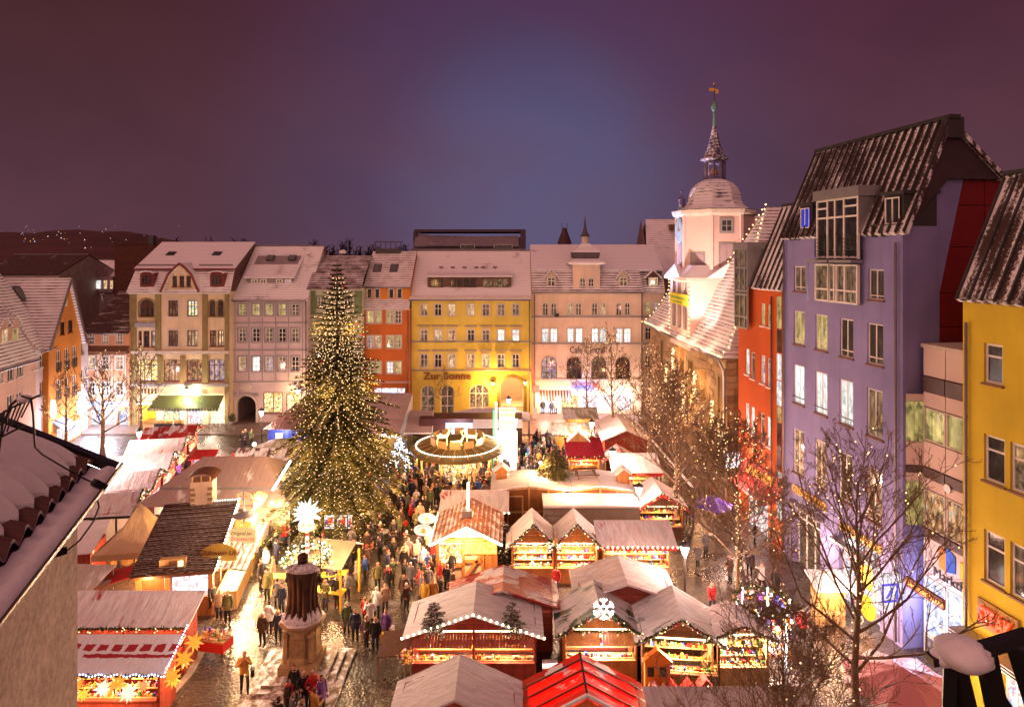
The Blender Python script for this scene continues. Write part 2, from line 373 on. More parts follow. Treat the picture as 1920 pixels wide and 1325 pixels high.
# ---------------------------------------------------------------- ground, terrain
def ground():
 t=NT('wet_cobbles');v=t.tc.outputs['Object']
 w=t.noise(.6,3,v,out=1)
 va=t.N.new('ShaderNodeVectorMath');va.operation='MULTIPLY_ADD';t.L.new(w,va.inputs[0]);va.inputs[1].default_value=(.25,.25,0);t.L.new(v,va.inputs[2])
 vb=t.map(va.outputs[0],(1,1,.0))
 cell=t.voro(7.5,vb,'Distance');cc=t.sep(t.voro(7.5,vb,'Color'))[0]
 ed=t.voro(7.5,vb,'Distance','DISTANCE_TO_EDGE')
 col=t.mix(cc,(.030,.022,.018),(.085,.062,.05))
 col=t.mix(t.mr(ed,0,.10,1,0),col,(.012,.010,.009))
 big=t.noise(.23,5,v);sm=t.noise(1.6,5,v)
 sl=t.mr(t.math('ADD',t.math('MULTIPLY',big,.65),t.math('MULTIPLY',sm,.35)),.56,.66)
 slx=t.math('MULTIPLY',sl,t.mr(t.noise(9,3,v),.38,.62))
 col=t.mix(slx,col,(.34,.30,.29))
 wet=t.noise(.5,4,v)
 t.p(col=col,rough=t.mr(wet,.35,.65,.18,.45),spec=.6)
 t.bump(t.math('ADD',t.math('MULTIPLY',cell,-1.),t.math('MULTIPLY',slx,.4)),.55,.04)
 m=MB();m.quad((-2500,-600,0),(2500,-600,0),(2500,4000,0),(-2500,4000,0))
 tag(m.build('ground',t.mat),kind='structure')
 # pavement in front of the far houses, the drain line that parts it from the square
 k=MB();k.box(-48,16,69.4,79,.0,.10)
 tag(k.build('pavement',plain('pavement_slabs',(.13,.09,.075),.45,.25,1.2,bump=.3,bs=6)),kind='structure')
 k=MB()
 for a,b in ((G(490,1325),G(598,1250)),):pass
 c=MB();pts=[G(300,1325),G(356,1262),G(400,1180)]
 for a,b in zip(pts,pts[1:]):c.beam(a+Vector((0,0,.02)),b+Vector((0,0,.02)),.35,.05)
 tag(c.build('kerb_strip',plain('kerb_stone',(.30,.24,.19),.6,.2)),kind='structure')
 # hill beyond the roofs
 mh=plain('hazed_hillside',(.075,.025,.026),.95,.3,.02)  # distance haze put into the hill's colour, near the sky tone
 h=MB();n=60;xs=[-900+1900*i/n for i in range(n+1)]
 def hz(x):return 4+48/(1+math.exp((x+380)/60))+3*math.sin(x*.02)+1.5*math.sin(x*.071)
 vs=[(x,560,0) for x in xs]+[(x,700,hz(x)*.62) for x in xs]+[(x,860,hz(x)) for x in xs]+[(x,1100,0) for x in xs]
 k=n+1
 h.add(vs,[(r*k+i,r*k+i+1,(r+1)*k+i+1,(r+1)*k+i) for r in range(3) for i in range(n)],0,True)
 tag(h.build('hill',mh),kind='structure')
 lt=MB();rr=random.Random(5)
 for i in range(44):
  px=rr.choice([rr.uniform(10,340),rr.uniform(40,260)]);py=rr.uniform(422,466)
  Y=690+(470-py)*2.6;p=P(px,py,Y);p.z=max(p.z,hz(p.x)*(.62+.38*(Y-700)/160)+1);r=rr.choice([.3,.35,.45,.7])
  lt.octa(p,r,rr.choice([0,0,0,1,2]))
 stuff(tag(lt.build('hillside_lights',[emis('far_warm_light',(1,.50,.16),.9),emis('far_white_light',(1,.85,.75),1.1),emis('far_blue_light',(.6,.7,1),1.0)]),'scattered house lights glowing on the dark hillside beyond the roofs','lights'))
 # bare tree rows on the hill crest, reading as one dim mass
 tm=plain('far_tree_mass',(.030,.017,.019),.95,.3,.1);b=MB();rr=random.Random(9)
 for x0,x1,Y,z0,z1,nn in ((-175,-130,330,20,29,60),(-105,-68,330,18,27.5,60),(-68,-40,300,18,24,40)):
  for i in range(nn):
   x=rr.uniform(x0,x1);zt=rr.uniform((z0+z1)/2,z1)*(.93+.07*math.sin(x*.35));b.tube([(x,Y,0),(x+rr.uniform(-.5,.5),Y,z0),(x,Y,zt)],[.6,.35,.1],4)
   for j in range(14):
    a=rr.uniform(0,2*PI);zz=rr.uniform(z0-4,zt);l=rr.uniform(1,2.6)
    b.tube([(x,Y,zz),(x+math.cos(a)*l,Y+math.sin(a)*l,zz+l*rr.uniform(.5,1.1))],[.16,.04],3,cap=False)
 stuff(tag(b.build('distant_woods',tm),'dim bare treetops showing above the roof ridges far behind','woods'))
ground()
# ---------------------------------------------------------------- buildings
WCACHE={}
class Bld:
 def __init__(s,name,label,ox,oy,rz=0.0,group=None,cat='building'):
  s.o=thing(name,label,cat,(ox,oy,0),rz,group);s.ox,s.oy,s.rz=ox,oy,rz
  s.c,s.sn=math.cos(rz),math.sin(rz);s.holes=[]
 def L(s,px,py,d=0.0):
  k=(px -CX) / F
  # world = o + x*(c,sn) + d*(-sn,c); X = k*Y
  ax,ay=s.ox -d*s.sn,s.oy+d*s.c
  x=(k*ay -ax) / (s.c -k*s.sn);Y=ay+x*s.sn
  return Vector((x,d,H -(py -HY)/F*Y))
 def W(s,p):
  return Vector((s.ox+p[0]*s.c -p[1]*s.sn,s.oy+p[0]*s.sn+p[1]*s.c,p[2]))
 def R(s,x0,x1,y0,y1,d=0.0):
  a=s.L(x0,y0,d);b=s.L(x1,y0,d);m0=s.L((x0+x1)/2,y0,d);m1=s.L((x0+x1)/2,y1,d)
  return (a[0]+b[0])/2,abs(b[0]-a[0]),m1[2],m0[2]
 def part(s,name,mb,mats,parent=None,label=None):
  o=mb.build(name,mats,parent or s.o)
  if label:o['label']=label
  return o
 def win(s,rect,pn,fr=mFrameW,cols=2,bars=(.68,),arch=0.0,trim=None,tw=.16,sill=True,rec=.14,name='window',fw=.07,hole=True,d=0.0,silm=None,tall=None):
  x,w,z0,z1=rect;h=z1 -z0
  if hole:s.holes.append((x-w/2,x+w/2,z0,z1,arch*w/2 if arch else 0,d))
  key=(round(w,2),round(h,2),fr.name,cols,bars,arch,trim.name if trim else '',tw,sill,rec,fw,silm.name if silm else '')
  if key not in WCACHE:
   def outline(g,y):
    a=w/2-g
    if not arch:return [(-a,y,g),(a,y,g),(a,y,h-g),(-a,y,h-g)]
    r=arch*w/2;zc=h -r;n=8
    return [(-a,y,g),(a,y,g)]+[(a*math.cos(PI*i/n),y,zc+(r-g)*math.sin(PI*i/n)) for i in range(n+1)]
   f=MB();A=outline(.004,rec-.05);B=outline(fw,rec-.05);C=outline(fw,rec+.01);n=len(A)
   f.add(A+B+C,[(i,(i+1) % n,n+(i+1) % n,n+i) for i in range(n)]+[(n+i,n+(i+1) % n,2*n+(i+1) % n,2*n+i) for i in range(n)])
   top=h-fw
   for i in range(1,cols):
    xx=-w/2+w*i/cols;f.box(xx-fw*.45,xx+fw*.45,rec-.045,rec+.01,fw,top-(.0 if not arch else 0))
   for q in bars:f.box(-w/2+fw,w/2-fw,rec-.04,rec+.012,h*q-fw*.4,h*q+fw*.4)
   pn_=MB();pn_.add(outline(fw*.5,rec),[tuple(range(n))])
   sl=None
   if sill:sl=MB();sl.box(-w/2-.08,w/2+.08,-.10,rec,-.09,-.005)
   tr=None
   if trim:
    tr=MB();r=arch*w/2
    for sx in (-1,1):tr.box(min(sx*w/2,sx*(w/2+tw)),max(sx*w/2,sx*(w/2+tw)),-.045,.02,-.004 if sill else -tw,h-r)
    if arch:
     nn=8;zc=h-r
     for i in range(nn):
      q=[]
      for rr_,a in ((0,i),(tw,i),(tw,i+1),(0,i+1)):
       t_=PI*a/nn;q.append(((w/2+rr_)*math.cos(t_),-.045,zc+(r+rr_)*math.sin(t_)))
      tr.prism(q,(0,.065,0))
    else:tr.box(-w/2-tw,w/2+tw,-.045,.02,h,h+tw)
    if not sill:tr.box(-w/2,w/2,-.045,.02,-tw,0)
   WCACHE[key]=(f.mesh('window',[fr]),pn_,sl.mesh('sill',[silm or trim or fr]) if sl else None,tr.mesh('surround',[trim]) if tr else None,{})
  fm,pb,sm,tm,pc=WCACHE[key]
  o=link(name,fm,s.o,(x,d,z0))
  if pn is not None:
   if pn.name not in pc:pc[pn.name]=pb.mesh('pane',[pn])
   link('pane',pc[pn.name],o)
  if sm:link('sill',sm,o)
  if tm:link('surround',tm,o)
  return o
 def row(s,xs,y0,y1,pns,**k):
  for i,(a,b) in enumerate(xs):s.win(s.R(a,b,y0,y1),pns[i % len(pns)],**k)
 def wall(s,x0,x1,z0,z1,mat,depth=10,d=0.0,name='wall',sides=True,rev=.22):
  hs=[h for h in s.holes if abs(h[5]-d)<1e-4 and h[0]>x0-.01 and h[1]<x1+.01 and h[2]<z1]
  xs=sorted({x0,x1,*[h[0] for h in hs],*[h[1] for h in hs]});zs=sorted({z0,z1,*[h[2] for h in hs],*[min(h[3],z1) for h in hs]})
  m=MB();idx={}
  def vid(i,j):
   if (i,j) not in idx:idx[(i,j)]=len(m.v);m.v.append((xs[i],d,zs[j]))
   return idx[(i,j)]
  for i in range(len(xs)-1):
   for j in range(len(zs)-1):
    cx,cz=(xs[i]+xs[i+1])/2,(zs[j]+zs[j+1])/2
    if any(h[0]<cx<h[1] and h[2]<cz<h[3] for h in hs):continue
    m.f.append([vid(i,j),vid(i+1,j),vid(i+1,j+1),vid(i,j+1)]);m.m.append(0);m.s.append(False)
  for a,b,c,e,r,_ in hs:
   y1=d+rev
   zt=e -r
   m.quad((a,d,c),(a,y1,c),(a,y1,zt),(a,d,zt));m.quad((b,y1,c),(b,d,c),(b,d,zt),(b,y1,zt))
   m.quad((a,d,c),(b,d,c),(b,y1,c),(a,y1,c))
   if r==0:m.quad((a,y1,zt),(b,y1,zt),(b,d,zt),(a,d,zt))
   else:
    w2=(b-a)/2;xc=(a+b)/2;n=8
    ar=[(xc+w2*math.cos(PI*i/n),zt+r*math.sin(PI*i/n)) for i in range(n+1)]
    for i in range(n):
     (xa,za),(xb,zb)=ar[i],ar[i+1]
     cxn=b if i<n//2 else a
     m.quad((cxn,d,e),(xb,d,zb),(xa,d,za))
     m.quad((xa,d,za),(xb,d,zb),(xb,y1,zb),(xa,y1,za))
  if sides:
   m.quad((x0,d,z0),(x0,d+depth,z0),(x0,d+depth,z1),(x0,d,z1));m.quad((x1,d+depth,z0),(x1,d,z0),(x1,d,z1),(x1,d+depth,z1))
   m.quad((x1,d+depth,z0),(x0,d+depth,z0),(x0,d+depth,z1),(x1,d+depth,z1))
  return m.build(name,[mat],s.o)
 def gable_roof(s,x0,x1,ze,dr,zr,mat,depth=None,over=.35,side=None,gut=True):
  dep=depth or 2*dr;k=(zr-ze)/dr;zo=ze -over*k
  m=MB();m.slab([(x0,-over,zo),(x1,-over,zo),(x1,dr,zr),(x0,dr,zr)],.14);m.slab([(x1,dep+over,zo),(x0,dep+over,zo),(x0,dr+.01,zr),(x1,dr+.01,zr)],.14)
  r=m.build('roof',[mat],s.o)
  c=MB();c.beam((x0,dr,zr+.03),(x1,dr,zr+.03),.28,.12);link('ridge_cap',c.mesh('ridge_cap',[mGutter]),r)
  if side:
   g=MB()
   for x in (x0+.03,x1-.03):g.prism([(x,0,ze),(x,dep,ze),(x,dr,zr-.12)],(.02,0,0))
   g.build('gable_wall',[side],s.o)
  if gut:s.gutter(x0,x1,zo-.02,-over-.08)
  return r
 def gutter(s,x0,x1,z,y=-.4):
  g=MB();g.tube([(x0,y,z),(x1,y,z)],.09,6);return g.build('gutter',[mGutter],s.o)
 def pipe(s,x,z0,z1,y=-.09,m=None):
  g=MB();g.tube([(x,y,z0),(x,y,z1)],.06,6)
  for z in (z0+(z1-z0)*i/4 for i in range(1,4)):g.lathe((x,y,z),[(.08,-.04),(.08,.04)],6)
  return g.build('downpipe',[m or mGutter],s.o)
 def band(s,x0,x1,z,h=.22,out=.10,mat=None,name='cornice'):
  g=MB();g.box(x0,x1,-out,-.003,z-h/2,z+h/2);return g.build(name,[mat or mTrim],s.o)
 def box(s,name,x0,x1,y0,y1,z0,z1,mat,parent=None):
  g=MB();g.box(x0,x1,y0,y1,z0,z1);return g.build(name,[mat],parent or s.o)
def sky_window(b,c,w,h,k,parent):
 m=MB();m.box(-w/2,w/2,-h/2,h/2,0,.1);m.box(-w/2+.1,w/2-.1,-h/2+.1,h/2-.1,.1,.11,1)
 o=m.build('roof_window',[mFrameD,pDark],parent,c);o.rotation_euler=(k,0,0);return o
def roofpt(ze,dr,zr,d):return ze+(zr-ze)*d/dr
tileRoof=lambda n,c,cov,ln=.3:snowy(n,c,cov,(.30,.34),.8,lines=ln)
# ======== yellow guest house with the round portal
def yellow_house():
 Y=77.5;b=Bld('guest_house','yellow four-storey guest house with an arched portal and a wide roof band of windows',0,Y)
 x0,x1=b.L(768,600)[0],b.L(996.5,600)[0];ze=b.L(880,556)[2]
 cs=[795,821.4,847,883,911,939.5,967];pr=[(c-6.6,c+6.6) for c in cs]
 b.row(pr,570,592,[pDim,pDark,pWarm,pWarm,pDim,pDim,pDim],bars=(.62,),trim=mTrim,tw=.12)
 b.row(pr,618,639.5,[pDim,pWarm,pRest,pDark,pDim,pWhite,pWhite],bars=(.62,),trim=mTrim,tw=.14)
 b.row(pr,664,689,[pDim,pDark,pWarm,pRest,pWarm,pDim,pDark],bars=(.62,),trim=mTrim,tw=.14)
 for zc,yy in ((0,611),(0,657)):
  for a,c in pr:
   r=b.R(a-5,c+5,yy-1.5,yy+1);b.box('window_hood',r[0]-r[1]/2,r[0]+r[1]/2,-.2,-.048,r[2],r[3],mTrimG)
 for a,c,y0 in ((788.5,815,722),(825.5,851.5,722)):
  b.win(b.R(a,c,y0,778),pDim,cols=2,bars=(.62,.30),arch=.9,sill=False,rec=.25,fw=.14)
 b.win(b.R(879.5,917,720.5,766),pRest,cols=3,bars=(.62,),arch=.85,rec=.25,fw=.12)
 # portal: open passage
 r=b.R(938,981,708,778);b.holes.append((r[0]-r[1]/2,r[0]+r[1]/2,.02,r[3],r[1]/2,0))
 w=b.wall(x0,x1,0,ze,stucco('yellow_render',(.66,.53,.10)),12,rev=.5)
 tr=MB();w2=r[1]/2;zc=r[3]-w2
 for k,(a,bb,yo) in enumerate(((.02,.22,-.12),(.24,.42,-.06))):
  for sx in (-1,1):tr.box(min(r[0]+sx*(w2+a),r[0]+sx*(w2+bb)),max(r[0]+sx*(w2+a),r[0]+sx*(w2+bb)),yo,.05,0,zc)
  for i in range(12):
   q=[(r[0]+(w2+rr)*math.cos(PI*t/12),yo,zc+(w2+rr)*math.sin(PI*t/12)) for rr,t in ((a,i),(bb,i),(bb,i+1),(a,i+1))]
   tr.prism(q,(0,.05-yo,0))
 b.part('portal_arch',tr,mTrimO)
 ps=MB();ps.box(r[0]-w2-.4,r[0]-w2,.5,7,0,r[3]+.3);ps.box(r[0]+w2,r[0]+w2+.4,.5,7,0,r[3]+.3);ps.box(r[0]-w2,r[0]+w2,7,7.2,0,r[3]+.3);ps.box(r[0]-w2,r[0]+w2,.5,7,r[3]+.1,r[3]+.3)
 for i in range(4):ps.box(r[0]-w2,r[0]+w2,1.2+i*.35,7,.16*i,.16*(i+1))
 pp=b.part('passage',ps,mCream);lamp(pp,(r[0],3,r[3]-.6),260,W1,.2)
 cl=MB();cl.lathe((r[0],3,r[3]-.4),[(.05,.3),(.25,.1),(.25,0)],8);cl.build('ceiling_lamp',[mGlass],pp)
 for yy in (657.5+4,701-6):pass
 for zz in (b.L(880,663-23)[2]+.0,b.L(880,694)[2]):b.band(x0,x1,zz,.18,.1,mTrimG)
 b.band(x0,x1,ze-.12,.3,.2,mTrim)
 # roof with dormer band
 dr=6.5;zr=H -(470-HY)/F*(Y+dr);rm=snowy('snow_roof_yellow_house',(.16,.07,.055),.86,(.34,.36),.5,lines=.12)
 rf=b.gable_roof(x0,x1,ze,dr,zr,rm,13,.45)
 dd=1.25;q=b.R(803,957,518,541,dd);k=math.atan2(zr-ze,dr)
 dm=MB();dm.box(q[0]-q[1]/2-.1,q[0]+q[1]/2+.1,dd,dd+3.2,q[2]-.25,q[3]+.05);dm.slab([(q[0]-q[1]/2-.3,dd-.3,q[3]+.05),(q[0]+q[1]/2+.3,dd-.3,q[3]+.05),(q[0]+q[1]/2+.3,dd+3.6,q[3]+.75),(q[0]-q[1]/2-.3,dd+3.6,q[3]+.75)],.12,1)
 do=b.part('dormer',dm,[plain('brown_cladding',(.11,.06,.045)),rm],rf)
 for a,c,pn in ((806,832,pDark),(844.5,893,pDark),(904.5,954,pDim)):
  o=b.win(b.R(a,c,522,539,dd),pn,fr=mFrameB,cols=max(3,int((c-a)/11)),bars=(),rec=-.02,hole=False,d=dd-.03,sill=False);o.parent=do
 vt=MB()
 for px in (827,849,871,893,905,928):
  p=b.L(px,501,4.0);p[2]=roofpt(ze,dr,zr,p[1])+.05;vt.lathe(p,[(.02,.06),(.26,.05),(.3,-.05)],8)
 b.part('roof_vent',vt,mBrnP,rf)
 b.pipe(x0+.2,0,ze-.3);b.pipe(x1-.25,0,ze-.3)
 t=text('Zur Sonne',1.25,plain('brown_red_letters',(.22,.07,.03),.4,.1),b.o,(b.L(839,705)[0],-.12,b.L(839,705)[2]),depth=.06,bold=.012,width=5.8)
 return b
yh=yellow_house()
# ======== orange house
def orange_house():
 Y=76.6;b=Bld('orange_townhouse','narrow orange-red townhouse with a tiled ledge under its top floor',0,Y)
 x0,x1=b.L(679.5,600)[0],b.L(767.5,600)[0];ze=b.L(720,536)[2];zs=b.L(720,578)[2];zq=b.L(720,562)[2]
 mO=stucco('orange_render',(.48,.135,.030))
 for y0,y1,pn in ((582.5,606,[pYel,pYel,pYel,pDim]),(629.5,652.5,[pViol,pWarm,pYel,pYel]),(678,700,[pYel,pYel,pWhite,pYel])):
  b.row([(688,699.8),(703,714.7),(725.3,737),(740.6,752.2)],y0,y1,pn,cols=2,bars=(.36,.68),trim=mTrim,tw=.12)
 b.win(b.R(699,760,727,765),pShopW,cols=4,bars=(.62,),sill=False,rec=.4,fw=.12)
 w=b.wall(x0,x1,0,zs,mO,12)
 dd=.9;hx=[(688,697),(702.5,711.5),(729,738),(744.5,753.5)]
 for a,c in hx:b.win(b.R(a,c,541,559.5,dd),pDark,cols=1,bars=(),d=dd,trim=mTrim,tw=.1)
 b.wall(x0,x1,zs-.3,ze,stucco('light_orange_render',(.58,.21,.03)),10,d=dd,name='upper_wall')
 rt=tileRoof('snow_tiles_orange_house',(.20,.08,.06),.68,.45)
 m=MB();m.slab([(x0,-.35,zs-.1),(x1,-.35,zs-.1),(x1,dd,zq),(x0,dd,zq)],.12);b.part('ledge_roof',m,rt)
 dr=5.0;zr=H -(471-HY)/F*(Y+dr+dd)
 m=MB();m.slab([(x0,dd-.35,ze-.2),(x1,dd-.35,ze-.2),(x1,dd+dr,zr),(x0,dd+dr,zr)],.14);m.slab([(x1,dd+2*dr,ze),(x0,dd+2*dr,ze),(x0,dd+dr+.01,zr),(x1,dd+dr+.01,zr)],.14)
 for x in (x0+.02,x1-.06):m.prism([(x,dd,ze-.1),(x,dd+2*dr,ze-.1),(x,dd+dr,zr-.15)],(.04,0,0),1)
 rf=b.part('roof',m,[rt,mO]);k=math.atan2(zr-ze,dr)
 for px in (708,739):
  p=b.L(px,508,dd+2.4);p[2]=ze+(zr-ze)*2.4/dr+.02;sky_window(b,p,1.0,1.5,k,rf)
 b.gutter(x0,x1,ze-.25,dd-.45);b.pipe(x1-.15,0,zs)
 ch=MB();c0=b.L(704,466,5.5);c1=b.L(751,466,5.5)
 ch.box(c0[0],c1[0],5.5,6.3,zr-.3,zr+.35)
 for i in range(6):x=c0[0]+(c1[0]-c0[0])*i/5;ch.box(x-.04,x+.04,5.6,5.7,zr+.35,zr+1.15)
 ch.box(c0[0]-.2,c1[0]+.2,5.4,6.3,zr+1.15,zr+1.25);b.part('chimney',ch,mFrameD,rf)
 b.band(x0,x1,b.L(720,716)[2],.25,.12,stucco('pale_pink_render',(.55,.36,.32)),'shop_fascia')
 sg=MB();q=b.R(719,743,731,741);sg.box(q[0]-q[1]/2,q[0]+q[1]/2,-.15,-.02,q[2],q[3]);b.part('shop_sign',sg,emis('sign_pale_blue',(.55,.65,1),1.6))
 return b
orange_house()
# ======== green and white house behind the Christmas tree
def green_house():
 Y=75.6;b=Bld('green_trimmed_house','white house with green corner trim, mostly hidden behind the tall Christmas tree',0,Y)
 x0,x1=b.L(577.5,600)[0],b.L(679,600)[0];ze=b.L(620,540)[2]
 for y0,y1 in ((557,573),(603,621),(650,670),(694,714)):
  b.row([(595,607),(645,657)],y0,y1,[pDim,pDark,pViol],bars=(.62,),trim=plain('green_stone_trim',(.12,.17,.07),.8),tw=.2)
 b.win(b.R(640,672,738,775),pShopB,cols=2,bars=(.7,),sill=False);b.win(b.R(590,625,738,775),pShopB,cols=2,bars=(.7,),sill=False)
 b.wall(x0,x1,0,ze,stucco('pale_green_render',(.42,.43,.33)),12)
 gt=plain('green_stone_trim',(.12,.17,.07))
 for a,c in ((x0,x0+.9),(x1-.9,x1)):b.box('corner_trim',a,c,-.08,-.003,b.L(600,590)[2],ze-.1,gt)
 b.band(x0,x1,ze-.1,.35,.25,mTrim);b.band(x0,x1,b.L(600,588)[2],.22,.1,gt);b.band(x0,x1,b.L(600,636)[2],.22,.1,gt)
 zl=b.L(620,533)[2]+.9;dr=5.5;zr=H-(479-HY)/F*(Y+dr)
 m=MB();rt=tileRoof('dark_tiles_green_house',(.10,.045,.035),.40,.35)
 m.slab([(x0,-.4,ze),(x1,-.4,ze),(x1,1.5,zl+.3),(x0,1.5,zl+.3)],.12);m.slab([(x0,1.5,zl+.3),(x1,1.5,zl+.3),(x1,dr,zr),(x0,dr,zr)],.12);m.slab([(x1,2*dr,ze),(x0,2*dr,ze),(x0,dr,zr),(x1,dr,zr)],.12)
 rf=b.part('roof',m,rt);b.gutter(x0,x1,ze-.05,-.5)
 c=MB();p=b.L(607,482,dr);c.box(p[0]-.25,p[0]+.25,dr-.3,dr+.3,zr-.3,zr+.9);b.part('chimney',c,plain('sooty_brick',(.16,.07,.04)),rf)
 d=MB();p=b.L(643,474,dr+1);d.lathe((p[0],dr+1,zr+.1),[(.03,0),(.35,.05),(.55,.25),(.5,.45),(.2,.62)],10);b.part('satellite_dish',d,mWhite,rf)
green_house()
# ======== grey-lilac house with the archway
def grey_house():
 Y=74.4;b=Bld('lilac_grey_townhouse','lilac-grey townhouse with a dark round archway and a shed dormer',0,Y)
 x0,x1=b.L(431.5,600)[0],b.L(577,600)[0];ze=b.L(500,557)[2]
 cs=[454.3,480,504.5,529,553.5];pr=[(c-7,c+7) for c in cs]
 b.row(pr,570,591.5,[pYel,pYel,pYel,pYel,pDim],bars=(.36,.66),trim=mTrimG,tw=.17)
 b.row(pr,615.5,641,[pDim,pDark,pDim,pDark,pDim],bars=(.36,.66),trim=mTrimG,tw=.17)
 b.row(pr,668.5,696,[pWarm,pWhite,pViol,pDim,pDark],bars=(.36,.66),trim=mTrimG,tw=.17)
 r=b.R(443.5,480,742,796);b.holes.append((r[0]-r[1]/2,r[0]+r[1]/2,.02,r[3],r[1]/2,0))
 b.win(b.R(493.5,530,735,774),pShopY,cols=2,bars=(),sill=True,fr=mFrameB,fw=.1);b.win(b.R(536.5,565,735,774),pShopY,cols=2,bars=(),fr=mFrameB,fw=.1)
 wm=stucco('lilac_grey_render',(.54,.44,.43));b.wall(x0,x1,0,ze,wm,12,rev=.4)
 ps=MB();w2=r[1]/2
 ps.box(r[0]-w2-.4,r[0]-w2,.4,9,0,r[3]+.3);ps.box(r[0]+w2,r[0]+w2+.4,.4,9,0,r[3]+.3);ps.box(r[0]-w2,r[0]+w2,9,9.2,0,r[3]+.3);ps.box(r[0]-w2,r[0]+w2,.4,9,r[3]+.1,r[3]+.3)
 b.part('passage',ps,plain('dark_passage_plaster',(.20,.13,.12)))  # passage walls and ceiling in dark plaster
 tr=MB()
 for sx in (-1,1):tr.box(min(r[0]+sx*w2,r[0]+sx*(w2+.28)),max(r[0]+sx*w2,r[0]+sx*(w2+.28)),-.08,.02,0,r[3]-w2)
 for i in range(12):
  q=[(r[0]+(w2+rr)*math.cos(PI*t/12),-.08,r[3]-w2+(w2+rr)*math.sin(PI*t/12)) for rr,t in ((0,i),(.28,i),(.28,i+1),(0,i+1))];tr.prism(q,(0,.1,0))
 b.part('portal_arch',tr,mTrim)
 for yy in (605,656,715):b.band(x0,x1,b.L(500,yy)[2],.16,.08,mTrimG)
 for px in (441,467,492,517,541,567):
  for ya,yb in ((561,603),(607,654),(658,713)):
   q=b.R(px-.6,px+.6,ya,yb);b.box('pilaster_strip',q[0]-.05,q[0]+.05,-.05,-.003,q[2],q[3],mTrimG)
 ov=MB();p=b.L(461.5,725);ov.lathe((p[0],0,0),[(.001,-.02),(.75,-.02),(.75,.08),(.001,.1)],16,sy=.55);o=b.part('oval_medallion',ov,mTrim);o.rotation_euler=(PI/2,0,0);o.location=(0,-.02,p[2])
 text('Fr. Frommann',.95,mTrimG,b.o,(b.L(461,738)[0],-.06,b.L(461,738)[2]),depth=.03,width=2.85)
 dr=6.5;zr=H-(461-HY)/F*(Y+dr);rt=snowy('snow_roof_grey_house',(.11,.055,.05),.80,(.34,.36),.55,lines=.16)
 rf=b.gable_roof(x0,x1,ze,dr,zr,rt,13,.4,side=wm)
 dd=1.7;q=b.R(464,548,519.5,543,dd)
 a,c=q[0]-q[1]/2,q[0]+q[1]/2;zt=q[3];dk=4.9;zb=roofpt(ze,dr,zr,dk)+.35
 dm=MB();dm.prism([(a,dd,q[2]-.35),(a,dd,zt),(a,dk,zb-.1)],(c-a,0,0));dm.slab([(a-.35,dd-.3,zt),(c+.35,dd-.3,zt),(c+.35,dk+.5,zb+.1),(a-.35,dk+.5,zb+.1)],.14,1)
 do=b.part('dormer',dm,[plain('slate_cladding',(.24,.20,.21)),rt],rf)
 for cx,pn in ((477.5,pDim),(494,pDim),(524,pDim),(540.5,pViol)):
  o=b.win(b.R(cx-5.5,cx+5.5,524,541,dd),pn,cols=2,bars=(.36,.66),rec=-.02,hole=False,d=dd-.03,sill=False,trim=mFrameW,tw=.06);o.parent=do
 for px in (507,548):
  p=b.L(px,489,4.3);p[2]=roofpt(zt,dk-dd,zb,p[1]-dd)+.12;sky_window(b,p,.9,.9,math.atan2(zb-zt,dk-dd),do)
 b.pipe(x0+.1,0,ze-.2);b.pipe(x1-.2,0,ze-.2)
 lan=MB();lx=b.L(424,730);
 return b
grey_house()
